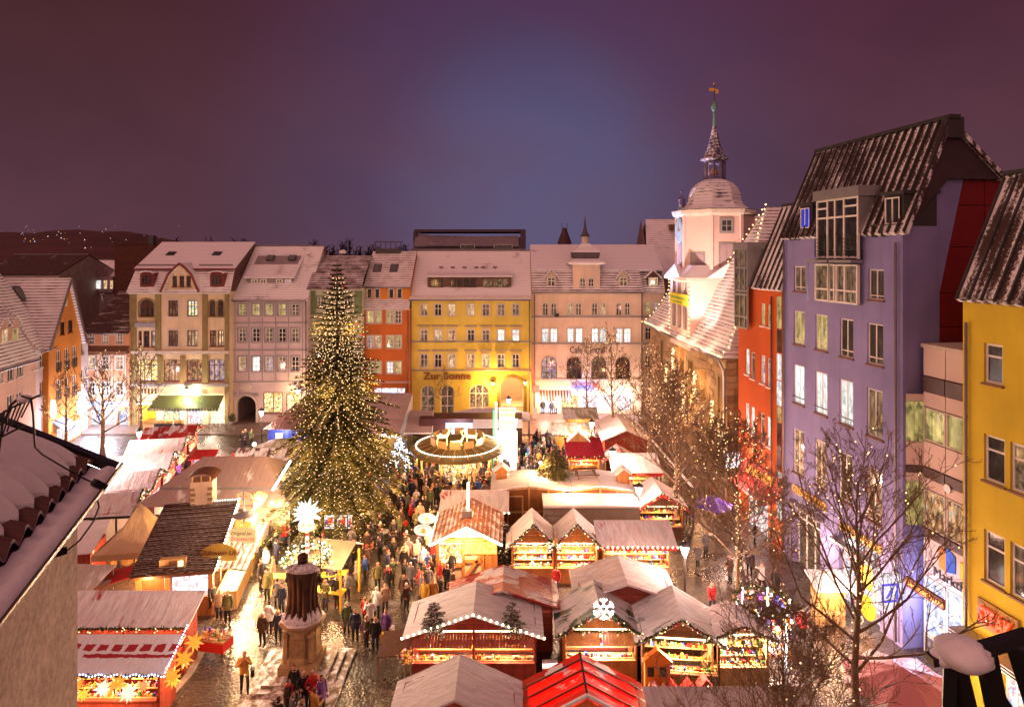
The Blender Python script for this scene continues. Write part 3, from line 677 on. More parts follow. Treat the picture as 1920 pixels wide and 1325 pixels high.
# ======== beige Art Nouveau house
def beige_house():
 Y=73.4;b=Bld('art_nouveau_house','beige Art Nouveau house with olive pilasters, brown windows and a rounded centre gable',0,Y)
 x0,x1=b.L(243,600)[0],b.L(430.5,600)[0];ze=b.L(330,547)[2]
 kB=dict(fr=mFrameB,fw=.10,rec=.16)
 b.win(b.R(262,288.5,561,594),pDark,cols=3,bars=(.6,),arch=.75,trim=mTrimO,tw=.2,**kB)
 b.row([(315.5,334.5),(351,370.5)],563,593,[pDim,pShop],cols=3,bars=(.62,),trim=mTrim,tw=.14,**kB)
 b.row([(392.5,403.5),(408,418.8)],563,593.5,[pDark,pDark],cols=1,bars=(.6,),arch=.9,trim=mTrimO,tw=.12,**kB)
 b.row([(259.5,266),(268.5,280.5),(283,291)],620,650.5,[pDark,pDark,pViol],cols=1,bars=(.7,),**kB)
 b.row([(315.5,334.5),(351,370.5)],619,649,[pDim,pWarm],cols=3,bars=(.66,),trim=mTrim,tw=.14,**kB)
 b.row([(393,405.5),(408.5,419.5)],619,649,[pDim,pWarm],cols=2,bars=(.7,),**kB)
 b.row([(257,295.5),(306,337.7),(348.8,379.5),(391,421.5)],673,714.5,[pShopY,pRest,pRest,pViol],cols=3,bars=(.72,),arch=.22,**kB)
 b.row([(257+i*6.4,262+i*6.4) for i in range(6)],728,738.5,[pYel],cols=1,bars=(),sill=False,**kB)
 b.win(b.R(257,293,752,797),None,cols=1,bars=(),sill=False,rec=.3,fw=.12,fr=mFrameB)
 b.row([(303,338),(348,380),(390.5,422)],757,797.5,[pShop,pShopW,pShop],cols=1,bars=(),sill=False,rec=.35,fw=.12,fr=mFrameG)
 wm=stucco('beige_render',(.62,.49,.31));b.wall(x0,x1,0,ze,wm,12,rev=.35)
 en=MB();q=b.R(257,293,752,797);a,c=q[0]-q[1]/2,q[0]+q[1]/2
 en.box(a-.2,a,.35,5,0,q[3]);en.box(c,c+.2,.35,5,0,q[3]);en.box(a,c,5,5.2,0,q[3]);en.box(a,c,.35,5,q[3]-.1,q[3])
 eo=b.part('entrance_hall',en,plain('warm_hall_plaster',(.62,.42,.10)));lamp(eo,(q[0],2,q[3]-.5),130,(1,.8,.35),.2)
 tb=MB();tb.box(a,c,-.06,.1,q[3]-.35,q[3]-.2);tb.build('light_tube',[mTubeW],eo)
 yb=MB();yb.box(q[0]-.5,q[0]+.7,1.2,1.3,.5,1.7);yb.build('yellow_notice',[plain('notice_yellow',(.8,.6,.02))],eo)  # notice in plain saturated yellow
 for a,c,ya,yb_ in ((244,256,549,800),(292,302,549,666),(380,389.5,549,666),(422,430,549,800),(296,305.5,667,720),(338.5,348,667,720),(380,390.5,667,720)):
  r=b.R(a,c,ya,yb_);b.box('pilaster',r[0]-r[1]/2,r[0]+r[1]/2,-.14,-.003,max(.1,r[2]),r[3],mTrimO)
 b.band(x0,x1,b.L(330,660)[2],.35,.22,mTrim);b.band(x0,x1,b.L(330,721)[2],.30,.25,mTrimG);b.band(x0,x1,ze-.1,.3,.3,mTrim)
 q=b.R(256,294,605,613);b.box('bay_ledge',q[0]-q[1]/2,q[0]+q[1]/2,-.35,-.145,q[2],q[3],mTrimG)
 # mansard: steep lower slope, upper slope
 zm=H-(503-HY)/F*(Y+1.3);dm=1.3;dr=7.0;zr=H-(453.5-HY)/F*(Y+dr)
 rt=tileRoof('snow_tiles_beige_house',(.16,.06,.055),.74,.4);ru=snowy('snow_roof_beige_house',(.16,.07,.06),.93,(.34,.36),.5,lines=.1)
 m=MB();m.slab([(x0-.2,-.35,ze-.05),(x1+.2,-.35,ze-.05),(x1,dm,zm),(x0,dm,zm)],.12);rf=b.part('lower_roof',m,rt)
 m=MB();m.slab([(x0-.1,dm-.3,zm),(x1+.1,dm-.3,zm),(x1+.1,dr,zr),(x0-.1,dr,zr)],.14);m.slab([(x1,13,zm),(x0,13,zm),(x0,dr+.01,zr),(x1,dr+.01,zr)],.14)
 for x in (x0,x1-.05):m.prism([(x,0,ze),(x,13,ze),(x,13,zm),(x,dr,zr-.14),(x,dm,zm)],(.05,0,0),1)
 rf2=b.part('roof',m,[ru,plain('dark_gable_tiles',(.10,.04,.035))])
 e=MB();e.box(x0-.15,x1+.15,dm-.42,dm-.28,zm-.22,zm+.0);b.part('eaves_board',e,plain('brown_red_eaves',(.16,.03,.025)))
 for a,c in ((300,335),(372,437)):pass
 sg=MB()
 for a,c in ((258,330),(374,437)):
  p0,p1=b.L(a,497,1.6),b.L(c,497,1.6);z=zm+.35;sg.beam((p0[0],dm+.25,z),(p1[0],dm+.25,z),.06,.22)
 b.part('snow_guard',sg,mGutter,rf2)
 k=math.atan2(zr-zm,dr-dm)
 for px in (321,407):
  p=b.L(px,475,4.2);p[2]=roofpt(zm,dr-dm,zr,p[1]-dm)+.05;sky_window(b,p,1.0,.9,k,rf2)
 c=MB();p=b.L(286,450,dr);c.box(p[0]-.3,p[0]+.3,dr-.4,dr+.3,zr-.4,zr+.8);b.part('chimney',c,mFrameD,rf2)
 # centre gable
 for a,c_ in ((325,333.3),(337.8,346.8),(350.8,359.2)):b.win(b.R(a,c_,517,537.5),pDark,cols=1,bars=(.6,),arch=.9,d=-.16,**kB)
 pts=[b.L(px,py) for px,py in ((305,547.2),(377,547.2),(370,532),(363,515),(350,501),(341,494),(332,501),(319,515),(312,532))]
 gm=MB();
 def gz(x):# gable outline height over x
  L=[(p[0],p[2]) for p in pts[2:]][::-1]+[]
  L=[(pts[0][0],pts[0][2])]+L+[(pts[1][0],pts[1][2])]
  for (xa,za),(xb,zb) in zip(L,L[1:]):
   if xa<=x<=xb:return za+(zb-za)*(x-xa)/max(1e-6,xb-xa)
  return L[0][1]
 hs=[h for h in b.holes if h[5]==-.16];zb0=min(h[2] for h in hs);zt0=max(h[3] for h in hs)
 xs=sorted({pts[0][0],pts[1][0],*[p[0] for p in pts],*[h[0] for h in hs],*[h[1] for h in hs]})
 for xa,xb in zip(xs,xs[1:]):
  hh=[h for h in hs if h[0]<(xa+xb)/2<h[1]];za,zb=gz(xa),gz(xb);zl=pts[0][2]-.02
  if hh:
   gm.quad((xa,-.16,zl),(xb,-.16,zl),(xb,-.16,hh[0][2]),(xa,-.16,hh[0][2]));gm.quad((xa,-.16,hh[0][3]),(xb,-.16,hh[0][3]),(xb,-.16,zb),(xa,-.16,za))
  else:gm.quad((xa,-.16,zl),(xb,-.16,zl),(xb,-.16,zb),(xa,-.16,za))
 gb=b.part('centre_gable',gm,wm)
 rm=MB();o_=pts[2:];seq=[pts[1]]+o_+[pts[0]]
 for pa,pb in zip(seq,seq[1:]):
  rm.slab([(pa[0],-.5,pa[2]+.08),(pa[0],4.5,pa[2]+.08),(pb[0],4.5,pb[2]+.08),(pb[0],-.5,pb[2]+.08)],.14)
 gr=b.part('gable_roof',rm,ru)
 ed=MB()
 for pa,pb in zip(seq,seq[1:]):ed.beam((pa[0],-.52,pa[2]),(pb[0],-.52,pb[2]),.06,.28)
 link('gable_edge',ed.mesh('gable_edge',[plain('brown_red_eaves',(.16,.03,.025))]),gr)
 for a,c_ in ((263.5,289.5),(394.5,421)):
  q=b.R(a,c_,513,537,.1);xx0,xx1=q[0]-q[1]/2,q[0]+q[1]/2;w=MB();n=8;r=q[1]/2
  arc=[(q[0]+r*math.cos(PI*i/n),.0,q[3]+.30*r*math.sin(PI*i/n)) for i in range(n+1)]
  w.prism([(xx0,.0,q[2]),(xx1,0,q[2])]+arc,(0,2.2,0),0)
  for pa,pb in zip(arc,arc[1:]):w.slab([(pa[0]*1.0,-.25,pa[2]+.1),(pa[0],2.2,pa[2]+.1),(pb[0],2.2,pb[2]+.1),(pb[0],-.25,pb[2]+.1)],.1,1)
  do=b.part('dormer',w,[plain('brown_red_eaves',(.16,.03,.025)),ru],rf)
  o=b.win((q[0],q[1]*.72,q[2]+.15,q[3]-.1),pDark,fr=mFrameB,cols=3,bars=(.66,),rec=-.02,hole=False,d=-.03,sill=False);o.parent=do
 # awning, green sign, crates
 q=b.R(298,421,742,756);a,c=q[0]-q[1]/2,q[0]+q[1]/2
 aw=MB();aw.slab([(a-.2,-2.0,q[2]-.1),(c+.2,-2.0,q[2]-.1),(c,-.16,q[3]+.1),(a,-.16,q[3]+.1)],.06)
 for i in range(24):x=a-.2+(c-a+.4)*i/24;aw.box(x,x+(c-a)/26,-2.02,-1.98,q[2]-.4,q[2]-.12)
 b.part('awning',aw,fabric('green_awning',(.10,.12,.045),.2))
 gl=emis('green_sign_light',(.72,1,.55),5.0)
 p=b.L(362,735.5);t=text('Bio-café',.85,gl,b.o,(p[0],-.3,p[2]),depth=.05,bold=.03,width=2.05)
 lamp(b.o,(p[0]-.2,-.9,p[2]-.1),60,(.55,1,.35),.2)
 for px in (312,330,365,405):lamp(b.o,(b.L(px,780)[0],-1.0,2.0),70,(1,.85,.7),.3)
 b.pipe(x1-.08,0,ze-.2)
 return b
beige_house()
# ======== salmon house in the corner
def salmon_house():
 Y=73.0;b=Bld('salmon_corner_house','low salmon house with a dark snow-streaked roof in the corner of the square',0,Y)
 x0,x1=b.L(158,700)[0],b.L(242.6,700)[0];ze=b.L(200,620)[2];wm=stucco('salmon_render',(.58,.28,.16))
 cs=(171.3,197.5,224)
 b.row([(c-5.3,c+5.3) for c in cs],626,644.5,[pDim],bars=(.36,.66),trim=mTrim,tw=.1)
 b.row([(c-6.7,c+6.7) for c in cs],668,691.5,[pWarm,pDim,pWarm],bars=(.36,.66),trim=mFrameW,tw=.12)
 b.row([(c-6.7,c+6.7) for c in cs],717,741,[pDark,pDim,pDark],bars=(.36,.66),trim=mFrameW,tw=.12)
 b.row([(168,190),(194,216),(220,240)],766,797,[pShopB,pShopW,pShopB],cols=1,bars=(.75,),sill=False,rec=.3,fr=mFrameG)
 b.wall(x0,x1,0,ze,wm,12)
 zc,zk=b.L(200,658)[2],b.L(200,648)[2];m=MB();m.slab([(x0,-.6,zc),(x1,-.6,zc),(x1,-.003,zk),(x0,-.003,zk)],.1);m.box(x0,x1,-.5,-.003,zc-.3,zc-.1);b.part('skirt_roof',m,mBrnP)
 for px in (164,184.5,210.5,236):q=b.R(px-1.6,px+1.6,663,752);b.box('pilaster',q[0]-q[1]/2,q[0]+q[1]/2,-.09,-.003,q[2],q[3],mTrim)
 dr=6.5;zr=H-(547-HY)/F*(Y+dr)
 rf=b.gable_roof(x0,x1,ze,dr,zr,snowy('streaked_dark_roof',(.085,.035,.030),.30,(.34,.36),1.1,streak=(.35,2.2,1),lines=.1),13,.4,side=wm)
 v=MB();p=b.L(192.5,555,4.5);z=roofpt(ze,dr,zr,4.5);v.tube([(p[0],4.5,z-.2),(p[0],4.5,z+1.0)],.16,8);v.lathe((p[0],4.5,z+1.0),[(.3,0),(.3,.12),(.1,.2)],8);b.part('roof_vent',v,mSteel,rf)
 bs=MB();q=b.R(165,242,752,762);bs.box(q[0]-q[1]/2,q[0]+q[1]/2,-.15,-.01,q[2],q[3]);b.part('lit_shop_sign',bs,emis('sign_pale_blue',(.55,.65,1),1.6))
 ys=MB();q=b.R(225,236,758,768);ys.box(q[0]-.35,q[0]+.35,-.4,-.2,q[2],q[3]);b.part('yellow_shop_sign',ys,emis('sign_yellow',(1,.75,.1),2.0))
 lamp(b.o,(b.L(195,780)[0],-2.2,2.4),260,(.75,.80,1),.4);lamp(b.o,(b.L(225,780)[0],-2.2,2.4),150,(.8,.82,1),.4)
salmon_house()
# ======== cream house with the ridge turret
def cream_house():
 Y=78.4;b=Bld('cream_corner_house','cream house with a domed ridge turret and four tall round-arched windows',0,Y)
 x0,x1=b.L(996.8,600)[0],b.L(1202.5,600)[0];ze=b.L(1100,547.5)[2];x2=b.L(1247,600)[0]
 wm=stucco('cream_pink_render',(.70,.55,.42));kw=dict(trim=mTrim,tw=.09)
 A=[(1017,1028),(1033,1044),(1064,1075),(1079.5,1090.5),(1110,1120.5),(1125,1136),(1155.5,1166),(1171.5,1181.5)]
 b.row(A,567.5,591.5,[pDim,pDim,pWarm,pDim,pDim,pWarm,pDark,pDark],cols=2,bars=(.6,),arch=.95,**kw)
 B=[(1015.7,1029.2),(1032,1045),(1063.8,1075.8),(1079.5,1092.3),(1109.5,1121.5),(1124,1137),(1155,1167.8),(1170,1182.7)]
 b.row(B,615.8,642,[pWhite]*8,cols=2,bars=(.68,),**kw)
 b.row([(1015,1044),(1062.4,1090.5),(1108.7,1137),(1154,1181.6)],668,712,[pViol,pDark,pDim,pDark],cols=3,bars=(.52,.3),arch=.95,trim=mTrim,tw=.12,fr=mFrameB)
 b.row([(1012,1045),(1052,1085)],740,775,[pShopW,pShopY],cols=2,bars=(),sill=False,rec=.3,fr=mFrameG);b.row([(1092,1120),(1128,1150),(1158,1184)],740,770,[pShopW],cols=2,bars=(.7,),sill=False,rec=.3,fr=mFrameG)
 b.wall(x0,x1,0,ze,wm,12)
 for yy,hh in ((593.5,.2),(643.5,.2),(712.5,.3)):b.band(x0,x1,b.L(1100,yy)[2],hh,.12,mTrimG if yy !=712.5 else mTrim)
 b.band(x0,x1,ze-.12,.3,.25,mTrim)
 # balcony rails in the arched windows
 rl=MB()
 for a,c in ((1015,1044),(1062.4,1090.5),(1108.7,1137),(1154,1181.6)):
  q=b.R(a,c,698,711)
  for i in range(9):x=q[0]-q[1]/2+q[1]*i/8;rl.beam((x,-.04,q[2]),(x,-.04,q[3]),.03)
  rl.beam((q[0]-q[1]/2,-.04,q[3]),(q[0]+q[1]/2,-.04,q[3]),.06)
 b.part('window_rail',rl,mBlack)
 # narrower wing to the right, set a little back
 dd=.5;E=dict(d=dd,trim=mTrim,tw=.09)
 b.row_=None
 for (a,c),y0,y1,pn,ar in (((1210,1219.5),566,588,pYel,.9),((1225,1235),566,588,pViol,.9),((1210,1221),614,637,pDark,0),((1226,1237),614,637,pDark,0),((1209.5,1219.5),667,689,pDark,0),((1226,1236),667,689,pDark,0)):
  b.win(b.R(a,c,y0,y1,dd),pn,cols=2,bars=(.66,),arch=ar,**E)
 b.wall(x1,x2,0,ze-.1,wm,12,d=dd,name='wing_wall')
 for yy in (593.5,643.5):g=MB();z=b.L(1220,yy,dd)[2];g.box(x1,x2,dd-.1,dd-.003,z-.1,z+.1);b.part('cornice',g,mTrimG)
 dm=1.3;zm=H-(506-HY)/F*(Y+dm);dr=7;zr=H-(458.5-HY)/F*(Y+dr)
 rt=tileRoof('snow_tiles_cream_house',(.13,.06,.045),.55,.5);ru=snowy('snow_roof_cream_house',(.14,.07,.06),.88,(.34,.36),.5,lines=.12)
 m=MB();m.slab([(x0,-.35,ze),(x1+.2,-.35,ze),(x1,dm,zm),(x0,dm,zm)],.12);m.slab([(x1,.15,ze-.1),(x2,.15,ze-.1),(x2,dm+.6,zm),(x1,dm+.6,zm)],.12);rf=b.part('lower_roof',m,rt)
 m=MB();m.slab([(x0,dm-.25,zm),(x2,dm-.25,zm),(x2,dr,zr),(x0,dr,zr)],.14);m.slab([(x2,13,zm),(x0,13,zm),(x0,dr+.01,zr),(x2,dr+.01,zr)],.14)
 for x in (x0,x2-.05):m.prism([(x,0,ze),(x,13,ze),(x,13,zm),(x,dr,zr-.14),(x,dm,zm)],(.05,0,0),1)
 rf2=b.part('roof',m,[ru,wm]);b.gutter(x0,x1,ze-.02,-.45)
 for a,c,d_,pn in ((1026.5,1041,.2,pDim),(1161.5,1176,.2,pDim),(1215.5,1233.7,.7,pWarm)):
  q=b.R(a,c,520,539,d_);w=MB();xa,xb=q[0]-q[1]/2-.14,q[0]+q[1]/2+.14
  w.prism([(xa,d_,q[2]-.1),(xb,d_,q[2]-.1),(xb,d_,q[3]+.05),(q[0],d_,q[3]+.75),(xa,d_,q[3]+.05)],(0,2.4,0))
  w.slab([(xa-.25,d_-.25,q[3]-.1),(q[0],d_-.25,q[3]+.85),(q[0],d_+2.6,q[3]+.85),(xa-.25,d_+2.6,q[3]-.1)],-.1,1);w.slab([(xb+.25,d_+2.6,q[3]-.1),(q[0],d_+2.6,q[3]+.85),(q[0],d_-.25,q[3]+.85),(xb+.25,d_-.25,q[3]-.1)],-.1,1)
  do=b.part('dormer',w,[mCream if pn is pDim else plain('dark_gable_tiles',(.10,.04,.035)),ru],rf)
  o=b.win(b.R(a,c,520,539,d_),pn,cols=2,bars=(.66,),rec=-.02,hole=False,d=d_-.03,sill=False);o.parent=do
  if pn is pWarm:
   st=MB();star_mesh(st,(q[0]-.1,d_-.2,(q[2]+q[3])/2),.3,8);st.build('window_star',[mBulbW],do)
 # turret
 q=b.R(1074.5,1125,497,547);xa,xb=q[0]-q[1]/2,q[0]+q[1]/2;zt=q[3]
 b.row([(1087.5,1098),(1103.3,1113.5)],521,544,[pDim,pDark],cols=2,bars=(.6,),arch=.95,d=-.05,trim=mTrim,tw=.09)
 b.wall(xa,xb,ze-.02,zt,wm,3.4,d=-.05,name='turret')
 tc=((xa+xb)/2,1.65);hw=(xb-xa)/2
 tr=MB();sq=lambda r,z:[(tc[0]-r,tc[1]-r,z),(tc[0]+r,tc[1]-r,z),(tc[0]+r,tc[1]+r,z),(tc[0]-r,tc[1]+r,z)]
 def loft(mb,prof,m):
  for (ra,za),(rb,zb) in zip(prof,prof[1:]):
   A_,B_=sq(ra,za),sq(rb,zb)
   for i in range(4):mb.quad(A_[i],A_[(i+1) % 4],B_[(i+1) % 4],B_[i],m=m)
  mb.quad(*sq(*prof[-1]),m=m)
 k=(Y+1.65)/F;zp=lambda py:H-(py-HY)/F*(Y+.2)
 loft(tr,[(hw+.02,zt),(hw+.6,zp(494)),(hw+.55,zp(491)),(hw-.1,zp(485))],0)
 loft(tr,[(hw+.0,zp(473)),(hw*.9,zp(470)),(hw*.55,zp(463)),(.55,zp(456.5))],0)
 loft(tr,[(hw-.15,zp(486)),(hw-.05,zp(480)),(hw+.02,zp(473))],1)
 tr.lathe((tc[0],tc[1]),[(.45,zp(457)),(.45,zp(443))],8,2,PI/8);tr.lathe((tc[0],tc[1]),[(.66,zp(443.2)),(.6,zp(441)),(.34,zp(436)),(.16,zp(424)),(.03,zp(404))],8,1,PI/8)
 b.part('turret_roof',tr,[ru,plain('dark_slate',(.07,.05,.055)),mCream])
 # shop level: awning, red and blue sign
 q=b.R(1010,1070,731,742);a,c=q[0]-q[1]/2,q[0]+q[1]/2;n=22
 aw=MB()
 for i in range(n):
  xa_,xb_=a+(c-a)*i/n,a+(c-a)*(i+1)/n;aw.slab([(xa_,-1.5,q[2]-.25),(xb_,-1.5,q[2]-.25),(xb_,-.02,q[3]),(xa_,-.02,q[3])],.05,i % 2)
 b.part('striped_awning',aw,[mWhite,mBrnP])
 bl=emis('sign_blue',(.05,.09,1),5.0);rd=emis('sign_red',(1,.05,.03),4.0)
 p=b.L(1094,728.5);t=text('NORDSEE',.92,bl,b.o,(b.L(1090.5,728)[0],-.35,p[2]),depth=.06,bold=.03,width=2.6)
 sg=MB();q=b.R(1112,1123,723.5,732);sg.box(q[0]-q[1]/2,q[0]+q[1]/2,-.4,-.2,q[2],q[3]);sg.prism([(q[0]-.22,-.41,q[2]+.15),(q[0]+.22,-.41,q[2]+.3),(q[0]-.22,-.41,q[2]+.45)],(0,.01,0),1);b.part('fish_sign',sg,[rd,mWhite])
 s2=MB();p=b.L(1004,727);s2.lathe((p[0],-.6,p[2]-.45),[(.25,0),(.45,.1),(.45,.75),(.25,.9)],8,sy=.4);b.part('red_hanging_sign',s2,rd)
 lamp(b.o,(p[0],-1.2,p[2]),60,(1,.1,.05),.3);lamp(b.o,(b.L(1094,730)[0],-1.3,b.L(1094,733)[2]-.3),70,(.15,.2,1),.3)
 for px in (1020,1045,1068):lamp(b.o,(b.L(px,760)[0],-1.2,2.1),130,(1,.82,.62),.3)
 for px in (1110,1150,1176):lamp(b.o,(b.L(px,760)[0],-1.2,2.2),90,(1,.88,.8),.3)
 p=b.L(1101,656);text('Café Central',1.15,plain('dark_letters',(.06,.05,.035)),b.o,(p[0],-.14,p[2]),depth=.05,width=4.25)
 b.pipe(x0+.35,0,ze-.2);b.pipe(x1+.15,0,ze-.2,.4)
def star_mesh(mb,c,r,n=14,m=0,seed=3):
 rr=random.Random(seed);c=Vector(c);g=(1+5**.5)/2
 for i in range(n):
  z=1-2*(i+.5)/n;a=2*PI*i/g;q=math.sqrt(1-z*z);d=Vector((q*math.cos(a),q*math.sin(a),z))
  u=d.orthogonal().normalized();v=d.cross(u);k=r*.22
  base=[c+d*r*.18+(u*math.cos(t)+v*math.sin(t))*k for t in (0,PI/2,PI,1.5*PI)]
  mb.add(base+[c+d*r],[(0,1,4),(1,2,4),(2,3,4),(3,0,4)],m)
cream_house()
# ======== houses along the left edge of the square (facade faces right)
def left_side():
 ux,uy=-.183,1.0;n=math.hypot(ux,uy);rz=math.atan2(uy/n,ux/n)
 ox,oy=-43.6,50.0
 # pink house with two gabled dormers
 b=Bld('pink_dormer_house','pale pink house with small gabled dormers on a snowy tiled roof',ox,oy,rz)
 xa=0.0;xb=b.L(67,660)[0];xc=b.L(97,640)[0];ze=b.L(40,668)[2]
 wm=stucco('pale_pink_house_render',(.56,.37,.30))
 for a,c,y0,y1 in ((14.5,26,683,713),(32,43,678,705),(0,6,688,717),(13.5,25,741,766),(31,42,735,758)):
  b.win(b.R(a,c,y0,y1),pDark,cols=2,bars=(),rec=.12,sill=True)
 b.wall(xa,xb,0,ze,wm,11)
 rt=tileRoof('snow_tiles_pink_house',(.20,.10,.09),.74,.5)
 dr=5.0;zr=b.L(40,497.5,dr)[2]
 rf=b.gable_roof(xa,xb,ze,dr,zr,rt,10,.4,side=wm)
 for px0,px1,y0,y1,pn in ((2,13,617,647,pWarm),(22,32.5,615,644,pYel)):
  d_=.9;q=b.R(px0,px1,y0,y1,d_);w=MB();x0,x1=q[0]-q[1]/2-.35,q[0]+q[1]/2+.35
  w.prism([(x0,d_,q[2]-.5),(x1,d_,q[2]-.5),(x1,d_,q[3]+.2),(q[0],d_,q[3]+1.0),(x0,d_,q[3]+.2)],(0,3,0))
  w.slab([(x0-.2,d_-.2,q[3]+.1),(q[0],d_-.2,q[3]+1.1),(q[0],d_+3.2,q[3]+1.1),(x0-.2,d_+3.2,q[3]+.1)],-.1,1);w.slab([(x1+.2,d_+3.2,q[3]+.1),(q[0],d_+3.2,q[3]+1.1),(q[0],d_-.2,q[3]+1.1),(x1+.2,d_-.2,q[3]+.1)],-.1,1)
  do=b.part('dormer',w,[wm,rt],rf);o=b.win(q,pn,cols=1,bars=(),rec=-.02,hole=False,d=d_-.03,sill=False);o.parent=do
 # lilac strip house with shed dormer
 b2=Bld('lilac_gabled_house','narrow lilac-white house squeezed beside the orange gabled house',ox,oy,rz)
 for a,c,y0,y1 in ((60.5,69.5,669,693),(74.5,84.5,664,688),(60.5,69,722,745),(74.5,84,715,742)):
  b2.win(b2.R(a,c,y0,y1),pDark,cols=2,bars=(),rec=.12)
 w2=stucco('lilac_white_render',(.52,.44,.46));ze2=b2.L(80,645)[2];zr2=b2.L(70,499,dr)[2]
 b2.wall(xb+.01,xc-.01,0,ze2,w2,11);rf2=b2.gable_roof(xb+.01,xc-.01,ze2,dr,zr2,rt,10,.4,side=w2)
 d_=1.6;q=b2.R(58,72,608,632,d_);w=MB();w.prism([(q[0]-q[1]/2,d_,q[2]-.4),(q[0]-q[1]/2,d_,q[3]),(q[0]-q[1]/2,d_+3,q[3]+1.1)],(q[1],0,0));w.slab([(q[0]-q[1]/2-.3,d_-.3,q[3]),(q[0]+q[1]/2+.3,d_-.3,q[3]),(q[0]+q[1]/2+.3,d_+3.2,q[3]+1.3),(q[0]-q[1]/2-.3,d_+3.2,q[3]+1.3)],.12,1)
 do=b2.part('dormer',w,[mBrnP,rt],rf2);o=b2.win((q[0],q[1]*.7,q[2]+.1,q[3]-.15),pDark,cols=2,bars=(),rec=-.02,hole=False,d=d_-.03,sill=False);o.parent=do
 p=b2.L(38,567,3.2);p[2]=roofpt(ze2,dr,zr2,3.2)+.05;sky_window(b2,p,1.3,1.6,math.atan2(zr2-ze2,dr),rf2)
 # orange gabled house
 b3=Bld('orange_gabled_house','orange house with a steep pointed gable and French windows with rails',ox,oy,rz)
 mo=stucco('bright_orange_render',(.50,.19,.035));y0=-.5
 L3=lambda px,py:b3.L(px,py,y0)
 x0,x1=L3(91,640)[0],L3(152,640)[0];ap=L3(127.5,523);el=L3(96,640)[2];er=L3(155,622)[2];zE=min(el,er)
 for a,c,ya,yb in ((113,120.5,604,627),(128,135.5,600,623)):b3.win(b3.R(a,c,ya,yb,y0),pDark,cols=1,bars=(),d=y0,fr=mFrameB)
 b3.win(b3.R(118.5,126.5,560,574,y0),pWarm,cols=1,bars=(),d=y0,rec=.05,sill=False)
 for ya,yb,y2 in ((657,697,0),(711,749,0)):
  for (a,c),dy in (((105.5,114),0),((121,129.5),-4),((135.5,143.5),-8.5)):
   o=b3.win(b3.R(a,c,ya+dy,yb+dy,y0),pDark,cols=2,bars=(.5,),d=y0,sill=False);q=b3.R(a,c,ya+dy,yb+dy,y0)
   rl=MB()
   for i in range(7):rl.beam((q[0]-q[1]/2+q[1]*i/6,y0-.06,q[2]),(q[0]-q[1]/2+q[1]*i/6,y0-.06,q[2]+.95),.035)
   rl.beam((q[0]-q[1]/2,y0-.06,q[2]+.95),(q[0]+q[1]/2,y0-.06,q[2]+.95),.06);b3.part('window_rail',rl,mBlack)
 b3.wall(x0,x1,0,zE,mo,11,d=y0)
 # gable above the eaves with its openings
 xm=ap[0];zt=ap[2];gm=MB();hs=[h for h in b3.holes if h[3]>zE]
 def gz(x):return zE+(zt-zE)*((x-x0)/(xm-x0) if x<xm else (x1-x)/(x1-xm))
 xs=sorted({x0,x1,xm,*[h[0] for h in hs],*[h[1] for h in hs]})
 for a,c in zip(xs,xs[1:]):
  m_=(a+c)/2;z=zE
  for h in sorted([h for h in hs if h[0]<m_<h[1]],key=lambda h:h[2]):
   gm.quad((a,y0,z),(c,y0,z),(c,y0,h[2]),(a,y0,h[2]));z=h[3]
  gm.quad((a,y0,z),(c,y0,z),(c,y0,gz(c)),(a,y0,gz(a)))
 b3.part('gable',gm,mo)
 rm=MB();ov=.35
 for xe,zz in ((x0,zE),(x1,zE)):
  k=(zt-zE)/(xm-xe);xo=xe+(-.5 if xe<xm else .5);zo=zE+k*(xo-xe)
  rm.slab([(xo,y0-ov,zo+.05),(xo,9,zo+.05),(xm,9,zt+.12),(xm,y0-ov,zt+.12)][::1 if xe<xm else -1],-.14)
 r3=b3.part('roof',rm,rt)
 ed=MB()
 for xe in (x0,x1):
  k=(zt-zE)/(xm-xe);xo=xe+(-.5 if xe<xm else .5);ed.beam((xo,y0-ov-.03,zE+k*(xo-xe)),(xm,y0-ov-.03,zt+.05),.08,.34)
 b3.part('verge_board',ed,mGutter,r3)
 sg=emis('vertical_sign_light',(1,.9,.92),5.0)
 for a,c,ya,yb in ((97,104,750,785),(147,151.5,735,775)):
  q=b3.R(a,c,ya,yb,y0-.6);s=MB();s.prism([(q[0]+q[1]/2*math.cos(t)*.8,y0-.7,(q[2]+q[3])/2+(q[3]-q[2])/2*math.sin(t)) for t in [2*PI*i/12 for i in range(12)]],(0,.25,0));b3.part('oval_light_sign',s,sg)
  lamp(b3.o,(q[0],y0-1.3,(q[2]+q[3])/2),60,(1,.85,.85),.3)
 for a,c,ya,yb in ((107,126,800,850),(128,150,790,838)):
  q=b3.R(a,c,ya,yb,y0-.03);s=MB();s.box(q[0]-q[1]/2,q[0]+q[1]/2,y0-.06,y0-.02,max(.2,q[2]),q[3]);b3.part('shop_window',s,pShopW)
 q=b3.R(118,140,795,803,y0-.9);s=MB();s.slab([(q[0]-q[1]/2,y0-1.2,q[2]),(q[0]+q[1]/2,y0-1.2,q[2]),(q[0]+q[1]/2,y0,q[3]+.6),(q[0]-q[1]/2,y0,q[3]+.6)],.08);b3.part('blue_canopy',s,emis('canopy_blue',(.30,.38,1),1.6))
 lamp(b3.o,((x0+x1)/2,y0-1.8,2.2),160,(1,.86,.85),.3);lamp(b3.o,(x0+1,y0-1.6,2.2),120,(.9,.85,1),.3)
 # lilac strip in the corner
 b4=Bld('lilac_corner_house','slim lilac house between the orange gable and the salmon house',ox,oy,rz)
 xd=x1+.02;xe=b4.L(165,640)[0];z4=b4.L(158,630)[2]
